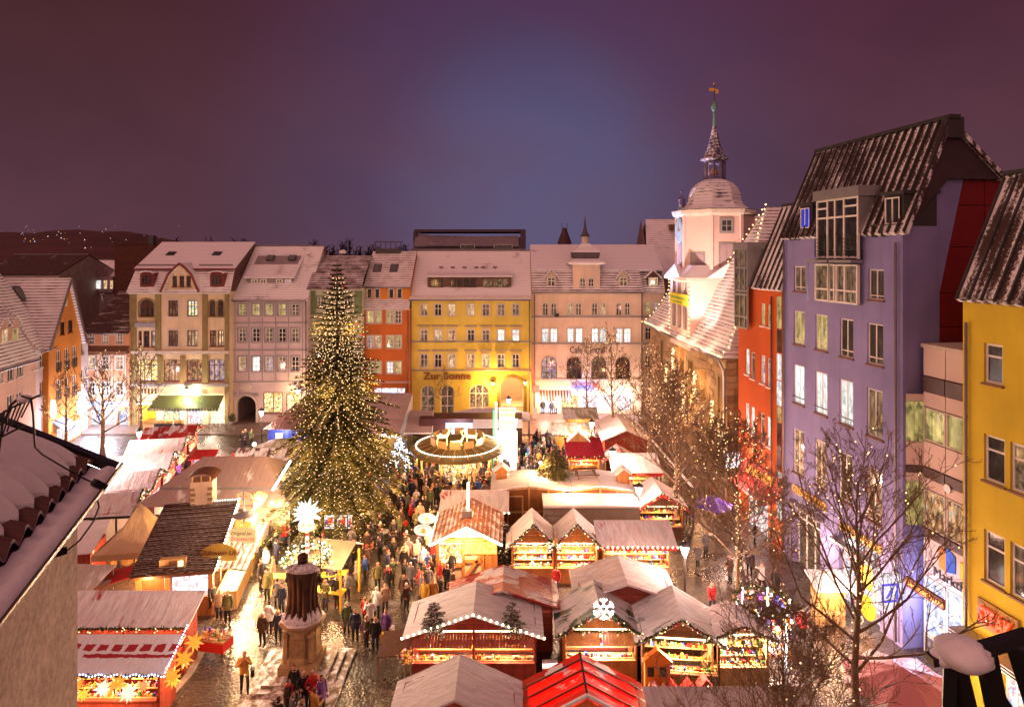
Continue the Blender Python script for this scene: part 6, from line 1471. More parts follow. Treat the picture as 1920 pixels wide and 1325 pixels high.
 if flap:
  for s in ((-1,1) if w>3 else (0,)):
   a,b_=(-h+.1,-.05) if s==-1 else (.05,h-.1) if s==1 else (-h+.1,h-.1)
   m=MB();n=max(8,int((b_-a)/.14))
   for i in range(n):m.slab([(a+(b_-a)*i/n,-.62,ze-.42),(a+(b_-a)*(i+.94)/n,-.62,ze-.42),(a+(b_-a)*(i+.94)/n,-.02,ze-.05),(a+(b_-a)*i/n,-.02,ze-.05)],.03)
   m.build('hinged_flap',[flap],o)
 if light:
  tb=MB();tb.box(-h*.8,h*.8,.25,.31,ze-.22,ze-.17);tb.build('light_tube',[mTubeS],o)
  nl=2 if w>3.6 else 1
  for i in range(nl):lamp(o,((-h*.5+h*i) if nl==2 else lx,.12,ze-.30),light/nl*.72,col,.12)
 return o
WARE={0:'small bright jars, boxes and figures on stepped stall shelves',1:'rows of little bottles and boxes on stall shelves',2:'colourful trinkets and toys packed on stall shelves',3:'pale jars and wrapped sweets on stall shelves'}
fWhite=fabric('snowed_white_tarpaulin',(.46,.40,.37),.86);fRed=fabric('snowed_red_tarpaulin',(.38,.012,.012),.74);fRed2=fabric('snow_streaked_red_tarpaulin',(.32,.018,.014),.40,3.0)
fGreen=fabric('snowed_green_tarpaulin',(.016,.05,.03),.55);fGreen2=fabric('snowed_pale_green_tarpaulin',(.03,.09,.05),.72);fGrey=fabric('grey_brown_tarpaulin',(.34,.25,.23),.2,1.2);fOlive=fabric('olive_tarpaulin',(.34,.33,.20),.5)
fRedS=fabric('mostly_snowed_red_tarpaulin',(.42,.012,.010),.80)
S=stall
st1=S('wide red boarded stall edged with large bright bulbs and two little firs on its roof',-1.75,29.2,5.7,2.3,2.38,3.3,fWhite,mWoodR,bulbs=.26,garl=False,ware='jars',light=300,col=(1,.72,.42),flap=mWoodR,gablem=mWoodR)
S('grey snowed stall roof cut off by the lower edge, with a thin red eaves line',-2.1,23.7,4.4,2.0,2.35,3.3,fWhite,mWoodR,garl=False,light=120,ware=None)
def tent_red():
 t=NT('glowing_red_tarpaulin');n=t.noise(1.2,5,t.map(t.uv,(1,.4,1)));sn=t.mr(t.math('ADD',n,t.math('MULTIPLY',t.noise(.4,2,t.uv),.4)),.80,.83)
 t.p(col=t.mix(sn,(.62,.012,.010),SNOW),rough=.35);tr=t.N.new('ShaderNodeBsdfTranslucent');tr.inputs[0].default_value=(.9,.05,.02,1);mx=t.N.new('ShaderNodeMixShader');t.L.new(t.mr(sn,0,1,.6,.12),mx.inputs[0]);t.L.new(t.b.outputs[0],mx.inputs[1]);t.L.new(tr.outputs[0],mx.inputs[2]);t.L.new(mx.outputs[0],t.N['Material Output'].inputs[0]);t.bump(n,.3,.04)
 o=S('stall with a glowing red tarpaulin roof ribbed by dark seams',2.75,23.8,4.3,1.9,2.3,3.35,t.mat,mWoodL,garl=False,light=420,col=(1,.55,.2),ware=None,post=mWoodL)
 m=MB();h=2.15+.35
 for s in (-1,1):
  for y in (.35,1.1,1.75):m.beam((s*h,y,2.1),(0,y,3.39),.05,.05)
  m.beam((s*h,-.4,2.13),(0,-.4,3.42),.12,.10,1)
 m.beam((0,-.4,3.41),(0,2.2,3.41),.08,.06);m.build('roof_seam',[mBlack,mSnow],o)
tent_red()
s4=S('green roofed stall with a glowing snowflake on its fir-decked gable',4.05,29.4,3.4,2.3,2.35,3.3,fGreen,mWoodO,flap=mWoodO,light=300,col=(1,.92,.85),counter=1.0)
def snowflake():
 o=thing('snowflake_light','white glowing snowflake of light tubes above the fir-decked gable','light',(4.13,28.86,3.55));m=MB()
 for i in range(6):
  a=PI/2+i*PI/3;d=Vector((math.cos(a),0,math.sin(a)));e=Vector((-d.z,0,d.x));m.beam(d*.16,d*.48,.06)
  for s in (-1,1):m.beam(d*.32,d*.44+e*s*.15,.05)
  d2=Vector((math.cos(a+PI/3),0,math.sin(a+PI/3)));m.beam(d*.16,d2*.16,.05)
 m.build('light_tube',mTubeW,o);m=MB();m.beam((0,.06,-.6),(0,.06,.45),.03);m.build('bracket',mBlack,o);lamp(o,(0,-.4,0),20,(1,.8,.7),.2)
snowflake()
s5=S('stall with a snow-slid green and white roof, packed with painted toy houses',7.55,28.6,3.4,2.5,2.4,3.35,fGreen2,mWoodD,rz=-.10,light=300,col=(1,.8,.5),ware='toys',counter=.9)
S('snowed stall with two small red gaps in its roof seen from behind',5.65,31.6,4.5,2.4,2.75,3.45,fRedS,mWoodR,open_front=False,garl=False,light=0,ware=None,gablem=mWoodR)
S('long stall under a dark red tarpaulin streaked with melting snow',-.45,31.5,4.9,1.9,2.45,3.2,fRed2,mWoodR,open_front=False,light=0,garl=False,ware=None)
def grill_hut():
 o=thing('grill_hut','half-timbered hut edged by blazing light tubes with an orange tiled roof','hut',(-2.7,38.2,0));h,d,ze,zr=1.75,3.9,2.55,3.4
 t=snowy('hut_roof_shingles',(.36,.13,.05),.40,(.26,.30),1.2,lines=.2);
 for s in (-1,1):
  m=MB();m.slab([(s*(h+.35),-.4,ze-.17),(0,-.4,zr),(0,d+.2,zr),(s*(h+.35),d+.2,ze-.17)][::1 if s<0 else -1],-.10);r=m.build('roof_panel',t,o)
  # shingles in view on each slope as single pieces
  sh=MB();sh.box(0,.25,-.03,.0,-.15,.15)
  k=math.atan2(zr-ze+.17,h+.35);me=MB().box(-.12,.12,-.16,.16,0,.035).mesh('shingle',[t]);rr=random.Random(3+s)
  for i in range(6):
   for j in range(13):
    u=(i+.5)/6;so=link('shingle',me,r,(s*(h+.35)*(1-u),-.4+(d+.6)*(j+.5)/13,ze-.17+(zr-ze+.17)*u+.02+rr.uniform(0,.012)));so.rotation_euler=(0,s*(k+.05),0);so.scale=(1.35,1.02,1)
 f=MB();f.box(-h,h,.06,.1,0,ze);f.prism([(-h,.06,ze),(h,.06,ze),(0,.06,zr-.1)],(0,.04,0));f.box(-h,h,d-.1,d,0,ze);f.prism([(-h,d-.05,ze),(h,d-.05,ze),(0,d-.05,zr-.1)],(0,.04,0));f.box(h-.05,h,.1,d-.1,0,ze);f.box(-h,-h+.05,.1,d-.1,0,.95);f.build('wall',stucco('hut_plaster',(.62,.50,.36)),o)
 bm=[((-h,0,0),(-h,0,ze)),((h,0,0),(h,0,ze)),((-.2,0,0),(-.2,0,ze)),((.95,0,0),(.95,0,ze-.9)),((-.2,0,1.25),(.95,0,1.25)),((-.2,0,.08),(h,0,.08)),((-h,0,ze),(h,0,ze)),((-.15,0,.2),(.9,0,1.7)),((0,0,ze),(0,0,zr-.2)),((-h,0,1.0),(-.2,0,1.0))]
 me_=[]
 for p,q in bm:MB().beam(p,q,.16,.16).build('timber_beam',mWoodO,o)
 p=MB()
 for i in range(6):p.box(1.0+i*.125,1.115+i*.125,-.03,.05,.12,ze-.95)
 p.build('plank_wall',mWoodO,o)
 y=MB();y.box(-.15,h+.05,-.1,-.02,ze-.85,ze-.12);y.build('lit_panel',emis('amber_lit_panel',(1,.50,.06),1.5),o);dots=MB();rr=random.Random(2)
 for i in range(90):dots.octa((rr.uniform(-.1,h),-.13,rr.uniform(ze-.8,ze-.18)),.03)
 stuff(dots.build('bulb_curtain',mBulb,o))
 w=MB();w.box(-h+.1,-.3,-.02,.04,1.15,ze-.15);w.build('serving_window',pShopY,o)
 tb=MB()
 for a,b_ in (((-h-.38,-.46,ze-.16),(0,-.46,zr+.02)),((0,-.46,zr+.02),(h+.38,-.46,ze-.16)),((-h-.40,-.46,ze-.16),(-h-.40,d+.2,ze-.16))):tb.beam(a,b_,.10,.10)
 tb.build('light_tube',mTube,o)
 mast=MB();mast.beam((0,1.2,zr),(0,1.2,zr+2.1),.12);mast.build('light_mast',mTube,o);hd=MB();hd.box(-.35,.25,.9,1.3,zr-.05,zr+.45);hd.build('vent_hood',mSteel,o)
 for i,y in enumerate((.6,1.9,3.2)):lamp(o,(-h-.55,y,ze-.4),130,W1,.15)
 lamp(o,(0,-.9,ze+.1),170,W1,.2);lamp(o,(-.9,.5,2.0),60,W1,.1);lamp(o,(.4,1.2,zr+2.2),90,W1,.15)
 for i,y in enumerate((.7,2.4)):
  s=thing('oval_sign',('oval white stall sign with an orange drawing, the lower of two','oval white stall sign with an orange drawing, the upper of two')[i],'sign',(-2.7-h-.95,38.2+y,ze+.25),0,'oval signs on the hut');m=MB();m.lathe((0,0,0),[(.001,-.03),(.55,-.03),(.58,.0),(.55,.03),(.001,.03)],20,sy=.62);mo=m.build('board',emis('oval_sign_white',(1,.86,.66),1.0),s);mo.rotation_euler=(PI/2,0,0)
  m=MB();m.prism([(-.1,-.045,-.18),(.14,-.045,-.18),(.1,-.045,-.02),(.2,-.045,-.02),(.02,-.045,.14),(-.12,-.045,0),(-.06,-.045,-.05)],(0,.01,0));m.box(-.24,.22,-.045,-.035,-.12,-.09)
  for k in range(7):a=PI*(.18+.64*k/6);m.box(.36*math.cos(a)-.02,.36*math.cos(a)+.025,-.045,-.035,.19*math.sin(a)+.02,.19*math.sin(a)+.09,1)
  m.build('printed_figure',[mOrgP,plain('sign_letter_red',(.6,.08,.03))],s);m=MB();m.tube([(.5,0,.1),(.75,0,.35),(1.0,0,.1)],.025,5);garland(m,(.1,0,.3),(.9,0,.3),-.15,.12,5,40);m.build('bracket',mWoodL,s)
grill_hut()
S('stall with an orange-lit plank roof right behind the half-timbered hut',-2.55,43.0,4.0,1.6,2.4,3.1,fRed,mWoodL,kind='shed',garl=False,light=170,ware=None,bulbs=.3)
S('twin-gabled stall hung with fir garlands, its first gable beside the little fir',1.25,38.0,2.55,2.0,2.45,3.6,fWhite,mWoodO,ware='mix',light=300,col=(1,.78,.52),group='twin gabled stalls')
S('twin-gabled stall hung with fir garlands, its second gable beside the red-edged roof',3.85,38.0,2.55,2.0,2.45,3.6,fWhite,mWoodO,ware='mix',light=300,col=(1,.80,.55),group='twin gabled stalls')
S('flat snowed stall with a bright red front edge beside the twin gables',7.4,38.1,4.0,1.4,2.35,3.1,fRedS,mWoodL,kind='shed',garl=False,bulbs=.28,light=300,col=(1,.82,.6),ware='toys',valance=mRed,group=None)
def deer_head():
 o=thing('deer_head','carved deer head with small antlers between the twin gables','ornament',(2.55,37.6,2.55));m=MB();m.ball((0,0,.15),.17,0,10,7,1.4);m.ball((0,-.1,.02),.10,0,8,5);
 for s in (-1,1):m.tube([(s*.06,0,.35),(s*.12,0,.6),(s*.10,0,.82)],[.03,.025,.015],5);m.tube([(s*.12,0,.6),(s*.22,0,.72)],.018,4);m.ball((s*.10,0,.84),.04,0,6,4)
 m.build('head',mWoodL,o)
deer_head()
def wood_sheds():
 for i,(x,w,lab) in enumerate(((1.2,4.9,'brown plywood shed with a framed door beside the grey container'),(6.2,4.3,'plywood shed whose snowed roof carries a wooden bench'))):
  o=thing('wooden_shed',lab,'shed',(x,44.95,0),0,'plywood sheds');h,d,ze,zr=w/2,3.2,3.0,3.32
  for s in (-1,1):m=MB();m.slab([(s*(h+.25),-.25,ze),(0,-.25,zr),(0,d,zr),(s*(h+.25),d,ze)][::1 if s<0 else -1],-.09);m.build('roof_panel',fWhite,o)
  m=MB();m.prism([(-h,0,0),(h,0,0),(h,0,ze-.03),(0,0,zr-.05),(-h,0,ze-.03)],(0,.04,0));m.box(-h,-h+.04,.05,d,0,ze-.05);m.box(h-.04,h,.05,d,0,ze-.05);m.box(-h,h,d-.04,d,0,ze-.05);m.build('wall',mWoodB,o)
  for p,q in (((-h,-.04,0),(-h,-.04,ze)),((h,-.04,0),(h,-.04,ze)),((0,-.04,0),(0,-.04,zr-.1)),((-h,-.04,1.5),(h,-.04,1.5)),((-h,-.04,ze-.1),(0,-.04,zr-.15)),((0,-.04,zr-.15),(h,-.04,ze-.1)),((h*.55,-.04,0),(h*.55,-.04,ze))):MB().beam(p,q,.10,.08).build('batten',mWoodL,o)
  if i==0:
   m=MB();a,c=-h+.95,-h+2.0
   for p,q in (((a,0),(a,2.6)),((c,0),(c,2.6)),((a,2.6),(c,2.6)),((a,.1),(c,.1)),((a,1.5),(c,1.5))):m.beam((p[0],-.1,p[1]),(q[0],-.1,q[1]),.10,.08)
   do=m.build('door',mWoodL,o);MB().box(c-.2,c-.12,-.18,-.12,1.1,1.3).build('handle',mBlack,do)
 for x,y,lab,s in ((-.75,47.0,'small wooden chimney house standing on the plywood shed',.95),(8.0,46.2,'small snowed wooden hut lying on the shed roof near the lamp',1.0)):
  o=thing('roof_house',lab,'small house',(x,y,3.0));m=MB();m.box(-.42*s,.42*s,-.4*s,.4*s,0,.85*s);m.prism([(-.42*s,-.4*s,.85*s),(.42*s,-.4*s,.85*s),(0,-.4*s,1.15*s)],(0,.8*s,0));m.build('body',mWoodO,o);m=MB()
  for q in (-1,1):m.slab([(q*.55*s,-.5*s,.76*s),(0,-.5*s,1.2*s),(0,.5*s,1.2*s),(q*.55*s,.5*s,.76*s)][::1 if q<0 else -1],-.07)
  m.build('roof',mSnow,o);m=MB();m.octa((.48*s,-.42*s,.55*s),.07);m.build('bulb',mBulbW,o)
 o=thing('picnic_bench','dark wooden picnic bench with slatted seats standing on the snowed shed roof','bench',(5.4,47.0,3.1),.12);
 for y in (-.65,-.12,.0,.12,.65):MB().box(-.9,.9,y-.05,y+.05,.70 if abs(y)<.3 else .42,.75 if abs(y)<.3 else .47).build('slat',mWoodD,o)
 m=MB()
 for x in (-.65,.65):m.beam((x,-.6,0),(x,-.1,.7),.07);m.beam((x,.6,0),(x,.1,.7),.07);m.beam((x,-.7,.40),(x,.7,.40),.07)
 m.build('trestle',mWoodD,o)
wood_sheds()
def container():
 o=thing('storage_container','grey metal container with a flat snow-covered roof and a pale panel','container',(5.28,42.4,0));h,d=3.15,2.1
 m=MB();m.box(-h,h,0,d,.1,2.78);m.build('body',plain('container_grey',(.20,.165,.14),.5,.1),o)
 m=MB();m.box(-h-.05,h+.05,-.06,d+.05,2.78,2.93);m.build('snow_layer',mSnow,o)
 for x in [-h+.05+i*(2*h-.1)/6 for i in range(7)]:MB().box(x-.05,x+.05,-.05,0,.1,2.74).build('rib',plain('container_grey',(.20,.165,.14)),o)
 m=MB();m.box(.8,h-.12,-.045,-.002,.6,1.75);m.build('pale_panel',plain('pale_grey_panel',(.55,.50,.42)),o)
container()
S('stall with a crimson two-pane roof and a small white gable above it',6.3,55.2,2.6,2.2,2.25,3.1,fabric('crimson_tarpaulin',(.30,.01,.03),.15),mWoodL,kind='shed',light=190,ware='toys',valance=mRed)
o=thing('gable_sign','small white snowed gable with a sign above the crimson stall roof','gable',(5.9,57.0,2.9));m=MB();m.slab([(-1,-.3,0),(0,-.3,.9),(0,.6,.9),(-1,.6,0)],-.08);m.slab([(0,-.3,.9),(1,-.3,0),(1,.6,0),(0,.6,.9)],-.08);m.prism([(-.9,0,-.02),(.9,0,-.02),(0,0,.8)],(0,.05,0),1);m.beam((-.8,.1,-2.9),(-.8,.1,0),.1,m=1);m.beam((.8,.1,-2.9),(.8,.1,0),.1,m=1);m.build('frame',[mSnow,mWoodL],o)
S('stall under a cream-green snowed sloping roof beside the lamp post',5.8,60.8,3.3,1.4,2.5,3.2,fOlive,mWoodL,kind='shed',light=140,garl=True,ware=None)
S('stall under an olive sloping roof close to the fish shop',7.2,67.0,3.0,1.5,2.5,3.2,fOlive,mWoodL,kind='shed',light=90,garl=False,ware=None)
S('large snowed gable stall among the bare trees, its ridge running to the shops',10.6,59.5,3.9,6.0,2.5,3.3,fRedS,mWoodR,open_front=False,garl=False,light=0,ware=None)
S('snowed stall with scattered red patches under the bare trees',9.9,50.8,3.3,1.8,2.35,3.2,fRedS,mWoodD,kind='shed',garl=False,light=150,ware='toys',valance=mRed)
S('snowed stall roof with a red hem beside the third lamp post',10.2,43.7,3.1,2.8,2.4,3.3,fRedS,mWoodD,kind='gable',light=130,ware='mix',valance=mRed)
S('stall with a dark red snow-edged gable beyond the lit lamp',9.2,54.4,2.4,1.6,2.2,2.9,fRed2,mWoodD,open_front=False,garl=False,light=0,ware=None)
S('long snow-covered stall roof along the lower edge under the big bare tree',8.2,22.2,5.6,2.4,2.2,2.85,fabric('snowed_brown_tarpaulin',(.14,.05,.03),.78),mWoodD,kind='shed',garl=False,light=120,ware=None)
def terrace():
 o=thing('terrace_canopy','long dark timber canopy running along the stone town hall wall','canopy',(13.0,46.0,0),PI/2+.03);m=MB();n=18
 for i in range(n):MB().slab([(18*i/n,0,2.8),(18*(i+.96)/n,0,2.8),(18*(i+.96)/n,-2.6,3.4),(18*i/n,-2.6,3.4)],-.06).build('roof_panel',(mWoodD,plain('wet_dark_felt',(.06,.032,.024),.35))[i % 2],o)
 m=MB();m.beam((0,.02,2.84),(18,.02,2.84),.14,.10);m.build('snowy_edge',mSnow,o);pm=MB().box(-.06,.06,-.06,.06,0,2.78).mesh('post',[mWoodD])
 for i in range(7):link('post',pm,o,(3*i*.99+.1,-.05,0));link('post',pm,o,(3*i*.99+.1,-2.4,0))
 for i in range(3):lamp(o,(3+6*i,-1.2,2.3),60,W1,.2)
terrace()
def umbrella(label,x,y,z,r,mat,n=8,name='market_umbrella',drop=.45,pole=True,cat='umbrella',sag=.06):
 o=thing(name,label,cat,(x,y,0));m=MB();vs=[(0,0,z)]
 for k,t in enumerate((.33,.66,1.0)):
  for i in range(n*2):
   a=2*PI*i/(2*n);q=1.0 if i % 2==0 else (.94-.03*k);vs.append((r*t*q*math.cos(a),r*t*q*math.sin(a),z-drop*t**1.2-(0 if i % 2==0 else sag*t)))
 N=2*n;fs=[(0,1+i,1+(i+1) % N) for i in range(N)]+[(1+k*N+i,1+(k+1)*N+i,1+(k+1)*N+(i+1) % N,1+k*N+(i+1) % N) for k in range(2) for i in range(N)]
 m.add(vs,fs);m.add([(a*.995,b_*.995,c-.03) for a,b_,c in vs],[f[::-1] for f in fs]);m.build('canopy',mat,o)
 if pole:m=MB();m.tube([(0,0,0),(0,0,z-.05)],.04,6);m.lathe((0,0,0),[(.35,0),(.35,.08),(.06,.12)],8);m.build('pole',mSteel,o)
 rb=MB()
 for i in range(n):a=2*PI*i/n;rb.beam((0,0,z-.04),(r*math.cos(a),r*math.sin(a),z-drop-.03),.025)
 rb.build('rib',mWoodD,o);return o
umbrella('shiny violet umbrella open beside the stone wall',14.0,44.5,2.75,1.35,plain('violet_cloth',(.075,.022,.42),.45,.2),drop=.6)
umbrella('large pink striped parasol near the passage sign',15.6,25.6,3.05,2.3,fabric('pink_cloth',(.62,.25,.28),.25),drop=.7)
def big_tent():
 o=thing('hipped_tent','large grey hipped marquee with two roof tiers before the tall tree','marquee',(-20.0,46.2,0));m=MB()
 def ring(hw,hd,z):return [(-hw,-hd,z),(hw,-hd,z),(hw,hd,z),(-hw,hd,z)]
 def loft(A,B,mb):
  for i in range(4):mb.slab([A[i],A[(i+1) % 4],B[(i+1) % 4],B[i]],.04)
 R1,R2,R3,R4=ring(5.3,3.6,2.75),ring(4.1,2.4,3.45),ring(4.1,2.4,3.62),ring(2.3,.05,4.95)
 loft(R1,R2,m);m.build('lower_roof',fGrey,o);m=MB();loft(R3,R4,m);m.build('upper_roof',fGrey,o)
 m=MB();loft(R2,R3,m);m.build('ring_beam',mSteel,o)
 pm=MB().box(-.05,.05,-.05,.05,0,2.75).mesh('post',[mSteel])
 for x,y in ((-5.1,-3.4),(-1.7,-3.4),(1.7,-3.4),(5.1,-3.4),(-5.1,3.4),(5.1,3.4),(5.1,0),(-5.1,0)):link('post',pm,o,(x,y,0))
 m=MB();m.quad((-4.2,-2.9,0),(5.0,-2.9,0),(5.0,-2.9,2.7),(-4.2,-2.9,2.7));m.box(-5.0,-4.9,-3.3,3.3,.0,.9);m.build('side_sheet',plain('grey_tent_sheet',(.36,.30,.27)),o);lamp(o,(-3,-3.2,2.2),70,W2,.2)
 s=thing('bulb_star_light','single dazzling white lamp on the ridge of the grey marquee','lamp',(-20.9+.6,50.4,4.6));m=MB();m.ball((0,0,0),.16,0,10,6);m.build('bulb',mBulbW,s);m=MB();m.tube([(0,0,-4.6),(0,0,-.1)],.05,6);m.build('pole',mBlack,s);lamp(s,(0,-.3,.3),140,W2,.15)
big_tent()
def pagoda():
 x,y=-22.3,38.4;o=thing('pagoda_tent','cream pagoda tent with a tall pointed top among cardboard boxes','tent',(x,y,0),.15);m=MB();n=7;h=1.85;k=10
 vs=[]
 for j in range(n+1):
  t=j/n;r=h*(1-t)**1.0*(1-.28*math.sin(PI*t));z=2.45+2.15*t
  for s in range(4):
   for i in range(k):
    a=-1+2*i/k;p=[(a,-1),(1,a),(-a,1),(-1,-a)][s];vs.append((p[0]*r,p[1]*r,z-.10*(1-t)*math.sin(PI*i/k)))
 N=4*k;m.add(vs,[(j*N+i,j*N+(i+1) % N,(j+1)*N+(i+1) % N,(j+1)*N+i) for j in range(n) for i in range(N)],0,True)
 m.build('canopy',fabric('cream_tent_cloth',(.52,.36,.20),.06,1.5),o);m=MB()
 for a in range(4):c=[(-h,-h),(h,-h),(h,h),(-h,h)];p,q=c[a],c[(a+1) % 4];m.slab([(p[0],p[1],2.1),(q[0],q[1],2.1),(q[0],q[1],2.46),(p[0],p[1],2.46)],.02)
 m.build('valance',fabric('cream_tent_cloth',(.52,.36,.20),.06,1.5),o);pm=MB().tube([(0,0,0),(0,0,2.4)],.04,6).mesh('post',[mSteel])
 for p in ((-h,-h),(h,-h),(h,h),(-h,h)):link('post',pm,o,(*p,0))
 m=MB();m.box(-.6,.7,h-.3,h-.2,.4,2.2);m.build('hung_cloth',mOrgP,o);lamp(o,(0,-.2,1.9),170,W1,.2)
 rr=random.Random(6);n=0
 for bx,by,nz in ((-25.2,40.2,4),(-24.4,40.5,3),(-23.7,40.9,3),(-25.8,40.6,2),(-23.2,40.2,2)):
  z=0
  for i in range(nz):
   w=rr.uniform(.45,.62);hh=rr.uniform(.32,.42);n+=1
   b=thing('cardboard_box','cardboard box, %s of the %s stack behind the pagoda tent' % (('bottom one','second one','third one','top one')[3 if i==nz-1 else i],{-25.2:'tallest',-24.4:'middle',-23.7:'rearmost',-25.8:'partition-side',-23.2:'tent-side'}[bx]),'box',(bx+rr.uniform(-.06,.06),by+rr.uniform(-.06,.06),z),rr.uniform(-.25,.25),'cardboard boxes behind the tent');m=MB();m.box(-w/2,w/2,-w*.4,w*.4,0,hh);m.box(-.03,.03,-w*.405,w*.405,hh,hh+.004,1);m.build('carton',[plain('cardboard',(.42,.25,.11),.85),mWoodL],b)
   if i==nz-1:m=MB();m.slab([(-w/2,-w*.4,hh),(w/2,-w*.4,hh),(w/2,-w*.7,hh+.1),(-w/2,-w*.7,hh+.1)],.01);m.build('flap',plain('cardboard',(.42,.25,.11)),b)
   z+=hh+.005
pagoda()
def bratwurst_hut():
 rz=.19;o=thing('bratwurst_hut','dark brown shingled bratwurst hut with an eyebrow dormer and a stone chimney','hut',(-18.1,34.3,0),rz);h,d,ze,zr=1.9,5.2,2.6,4.25
 rs=snowy('wet_brown_shingles',(.085,.030,.012),.16,(.24,.20),1.3,.28,lines=.45);zb=ze-.06
 m=MB();nx,ny=16,16;vs=[]
 for j in range(ny+1):
  for i in range(nx+1):
   u,v=i/nx,j/ny;x=-h-.2+(2*h+.4)*u;y=-.35+(d+.35)*v;z=zb+(zr-zb)*v
   e=math.exp(-((x+.15)/.75)**2)*max(0,1-v/.55)*(1 if v>.1 else v/.1)
   vs.append((x,y,z+.42*e))
 m.add(vs,[(j*(nx+1)+i,j*(nx+1)+i+1,(j+1)*(nx+1)+i+1,(j+1)*(nx+1)+i) for j in range(ny) for i in range(nx)],0,True);m.add([(a,b_,c-.1) for a,b_,c in vs],[(j*(nx+1)+i,j*(nx+1)+i+1,(j+1)*(nx+1)+i+1,(j+1)*(nx+1)+i) for j in range(ny) for i in range(nx)],0,True)
 for s in (-1,1):m.beam((s*(h+.2),-.35,zb),(s*(h+.2),d,zr),.05,.16)
 ro=m.build('roof',rs,o);m=MB();m.slab([(-h-.2,d,zr),(h+.2,d,zr),(h+.2,d+2.2,ze),(-h-.2,d+2.2,ze)],-.1);m.build('rear_roof',rs,o)
 # shingles catch snow along their lower rims
 me=MB().box(-.17,.17,-.11,.11,0,.035).mesh('shingle',[rs]);k=math.atan2(zr-zb,d+.35);rr=random.Random(12)
 for j in range(1,16):
  for i in range(11):
   v=j/16;x=-h-.05+(2*h+.1)*(i+.5*(j % 2))/11;y=-.35+(d+.35)*v;e=math.exp(-((x+.15)/.75)**2)*max(0,1-v/.55)*(1 if v>.1 else v/.1);so=link('shingle',me,ro,(x,y,zb+(zr-zb)*v+.42*e+.015));so.rotation_euler=(k*.8+rr.uniform(-.05,.05),0,0)
 m=MB();m.box(-.75,.55,-.02,.3,ze+.12,ze+.62);dm=m.build('eyebrow_dormer',mWoodL,ro);m=MB();m.box(-.25,.15,-.06,-.02,ze+.2,ze+.52);m.box(.2,.45,-.06,-.02,ze+.2,ze+.52,1);m.build('pane',[mWoodD,mBulb],dm)
 m=MB()
 for i in range(6):m.tube([(-h-.2,.42+i*.0,ze+.30+.0),(h+.2,.42,ze+.30)],.03,5);break
 m.box(-h-.2,h+.2,-.42,-.3,zb-.1,zb+.04);m.build('eaves_board',mWoodD,ro)
 m=MB();m.box(-h,h,.1,.2,0,1.0);m.box(-h,h,d-.1,d,0,ze+.9);m.box(-h,-h+.06,.2,d-.1,0,ze);m.build('wall',mWoodO,o)
 for x in (-h+.1,-.35,h-.1):MB().box(x-.12,x+.12,.0,.24,0,ze-.02).build('post',mWoodO,o)
 m=MB();m.box(-h+.25,-.55,.12,.16,.4,ze-.1);m.build('door',mWoodB,o);m=MB();m.box(-.2,h-.25,.3,.34,1.0,ze-.1);m.build('serving_window',pShopW,o)
 # lit side counter with its own canopy
 m=MB();m.slab([(h+.2,.1,2.5),(h+1.7,.1,2.15),(h+1.7,d+1.2,2.15),(h+.2,d+1.2,2.5)],-.09);cn=m.build('side_canopy',snowy('shingled_side_canopy',(.26,.14,.07),.45,(.3,.3),1.5,lines=.3),o)
 m=MB();m.box(h+.1,h+1.15,.4,d+.6,.0,1.02);m.build('counter',mWoodL,o);tb=MB();tb.beam((h+.15,.3,2.38),(h+.15,d+1.0,2.38),.09);tb.beam((h+.25,-.1,2.5),(h+.25,d+.2,4.1),.05);tb.build('light_tube',mTube,o)
 for y in (.8,2.6,4.6):lamp(o,(h+.8,y,1.9),210,(1,.68,.32),.15)
 lamp(o,(0,.6,2.2),110,W2,.15);lamp(o,(-1.2,-.6,2.3),60,W1,.15)
 bb=MB()
 for i in range(22):bb.octa((h+.25,-.3+(d+.3)*i/21,zb+(zr-zb)*i/21+.12),.045)
 for i in range(14):bb.octa((-h+2.2+1.9*i/13,d,zr+.08),.045)
 stuff(bb.build('bulb_row',mBulbW,o))
 # chimney with stone corners and a little tin roof
 ch=MB();ch.box(-.62,.62,5.0,6.1,zr-.6,zr+1.35);co=ch.build('chimney',stucco('chimney_plaster',(.62,.45,.33)),o);st=MB().box(-.14,.14,-.06,.06,0,.16).mesh('stone',[mStone])
 for i in range(5):
  for s in (-1,1):link('stone',st,co,(s*(.52-(.05 if i % 2 else 0)),4.97,zr-.45+i*.32))
 m=MB();n=8;sec=[(.95*math.cos(PI*(.15+.7*i/n)),zr+1.35+.55*math.sin(PI*(.15+.7*i/n))-.05) for i in range(n+1)]
 for (a,c),(a2,c2) in zip(sec,sec[1:]):m.slab([(a,4.85,c),(a2,4.85,c2),(a2,6.3,c2),(a,6.3,c)],.04)
 m.build('chimney_cap',plain('rusty_tin',(.13,.05,.025),.5),co);m=MB()
 for x in (-.5,0,.5):m.box(x-.04,x+.04,4.98,5.06,zr+1.35,zr+1.75)
 m.build('cap_support',mWoodL,co)
 # signs
 def board(lab,px,py,Y,w,hgt,lines,mat,shape=0):
  p=P(px,py,Y);s=thing('painted_sign',lab,'sign',p);m=MB();n=14
  top=[(-w/2+w*i/n,hgt/2+(.10*math.sin(PI*i/n) if shape==0 else .35*math.sin(PI*i/n))) for i in range(n+1)];bot=[(w/2-w*i/n,-hgt/2-.06*math.sin(2*PI*i/n)) for i in range(n+1)]
  m.prism([(a,0,c) for a,c in top+bot],(0,.08,0));m.build('board',mat,s)
  for i,(tx,sz,dz,c) in enumerate(lines):text(tx,sz,c,s,(0,-.03,dz),depth=.012,shear=.25)
  q=MB();q.beam((0,.12,-hgt/2-1.2),(0,.12,hgt/2),.06);q.build('bracket',mWoodD,s);return s
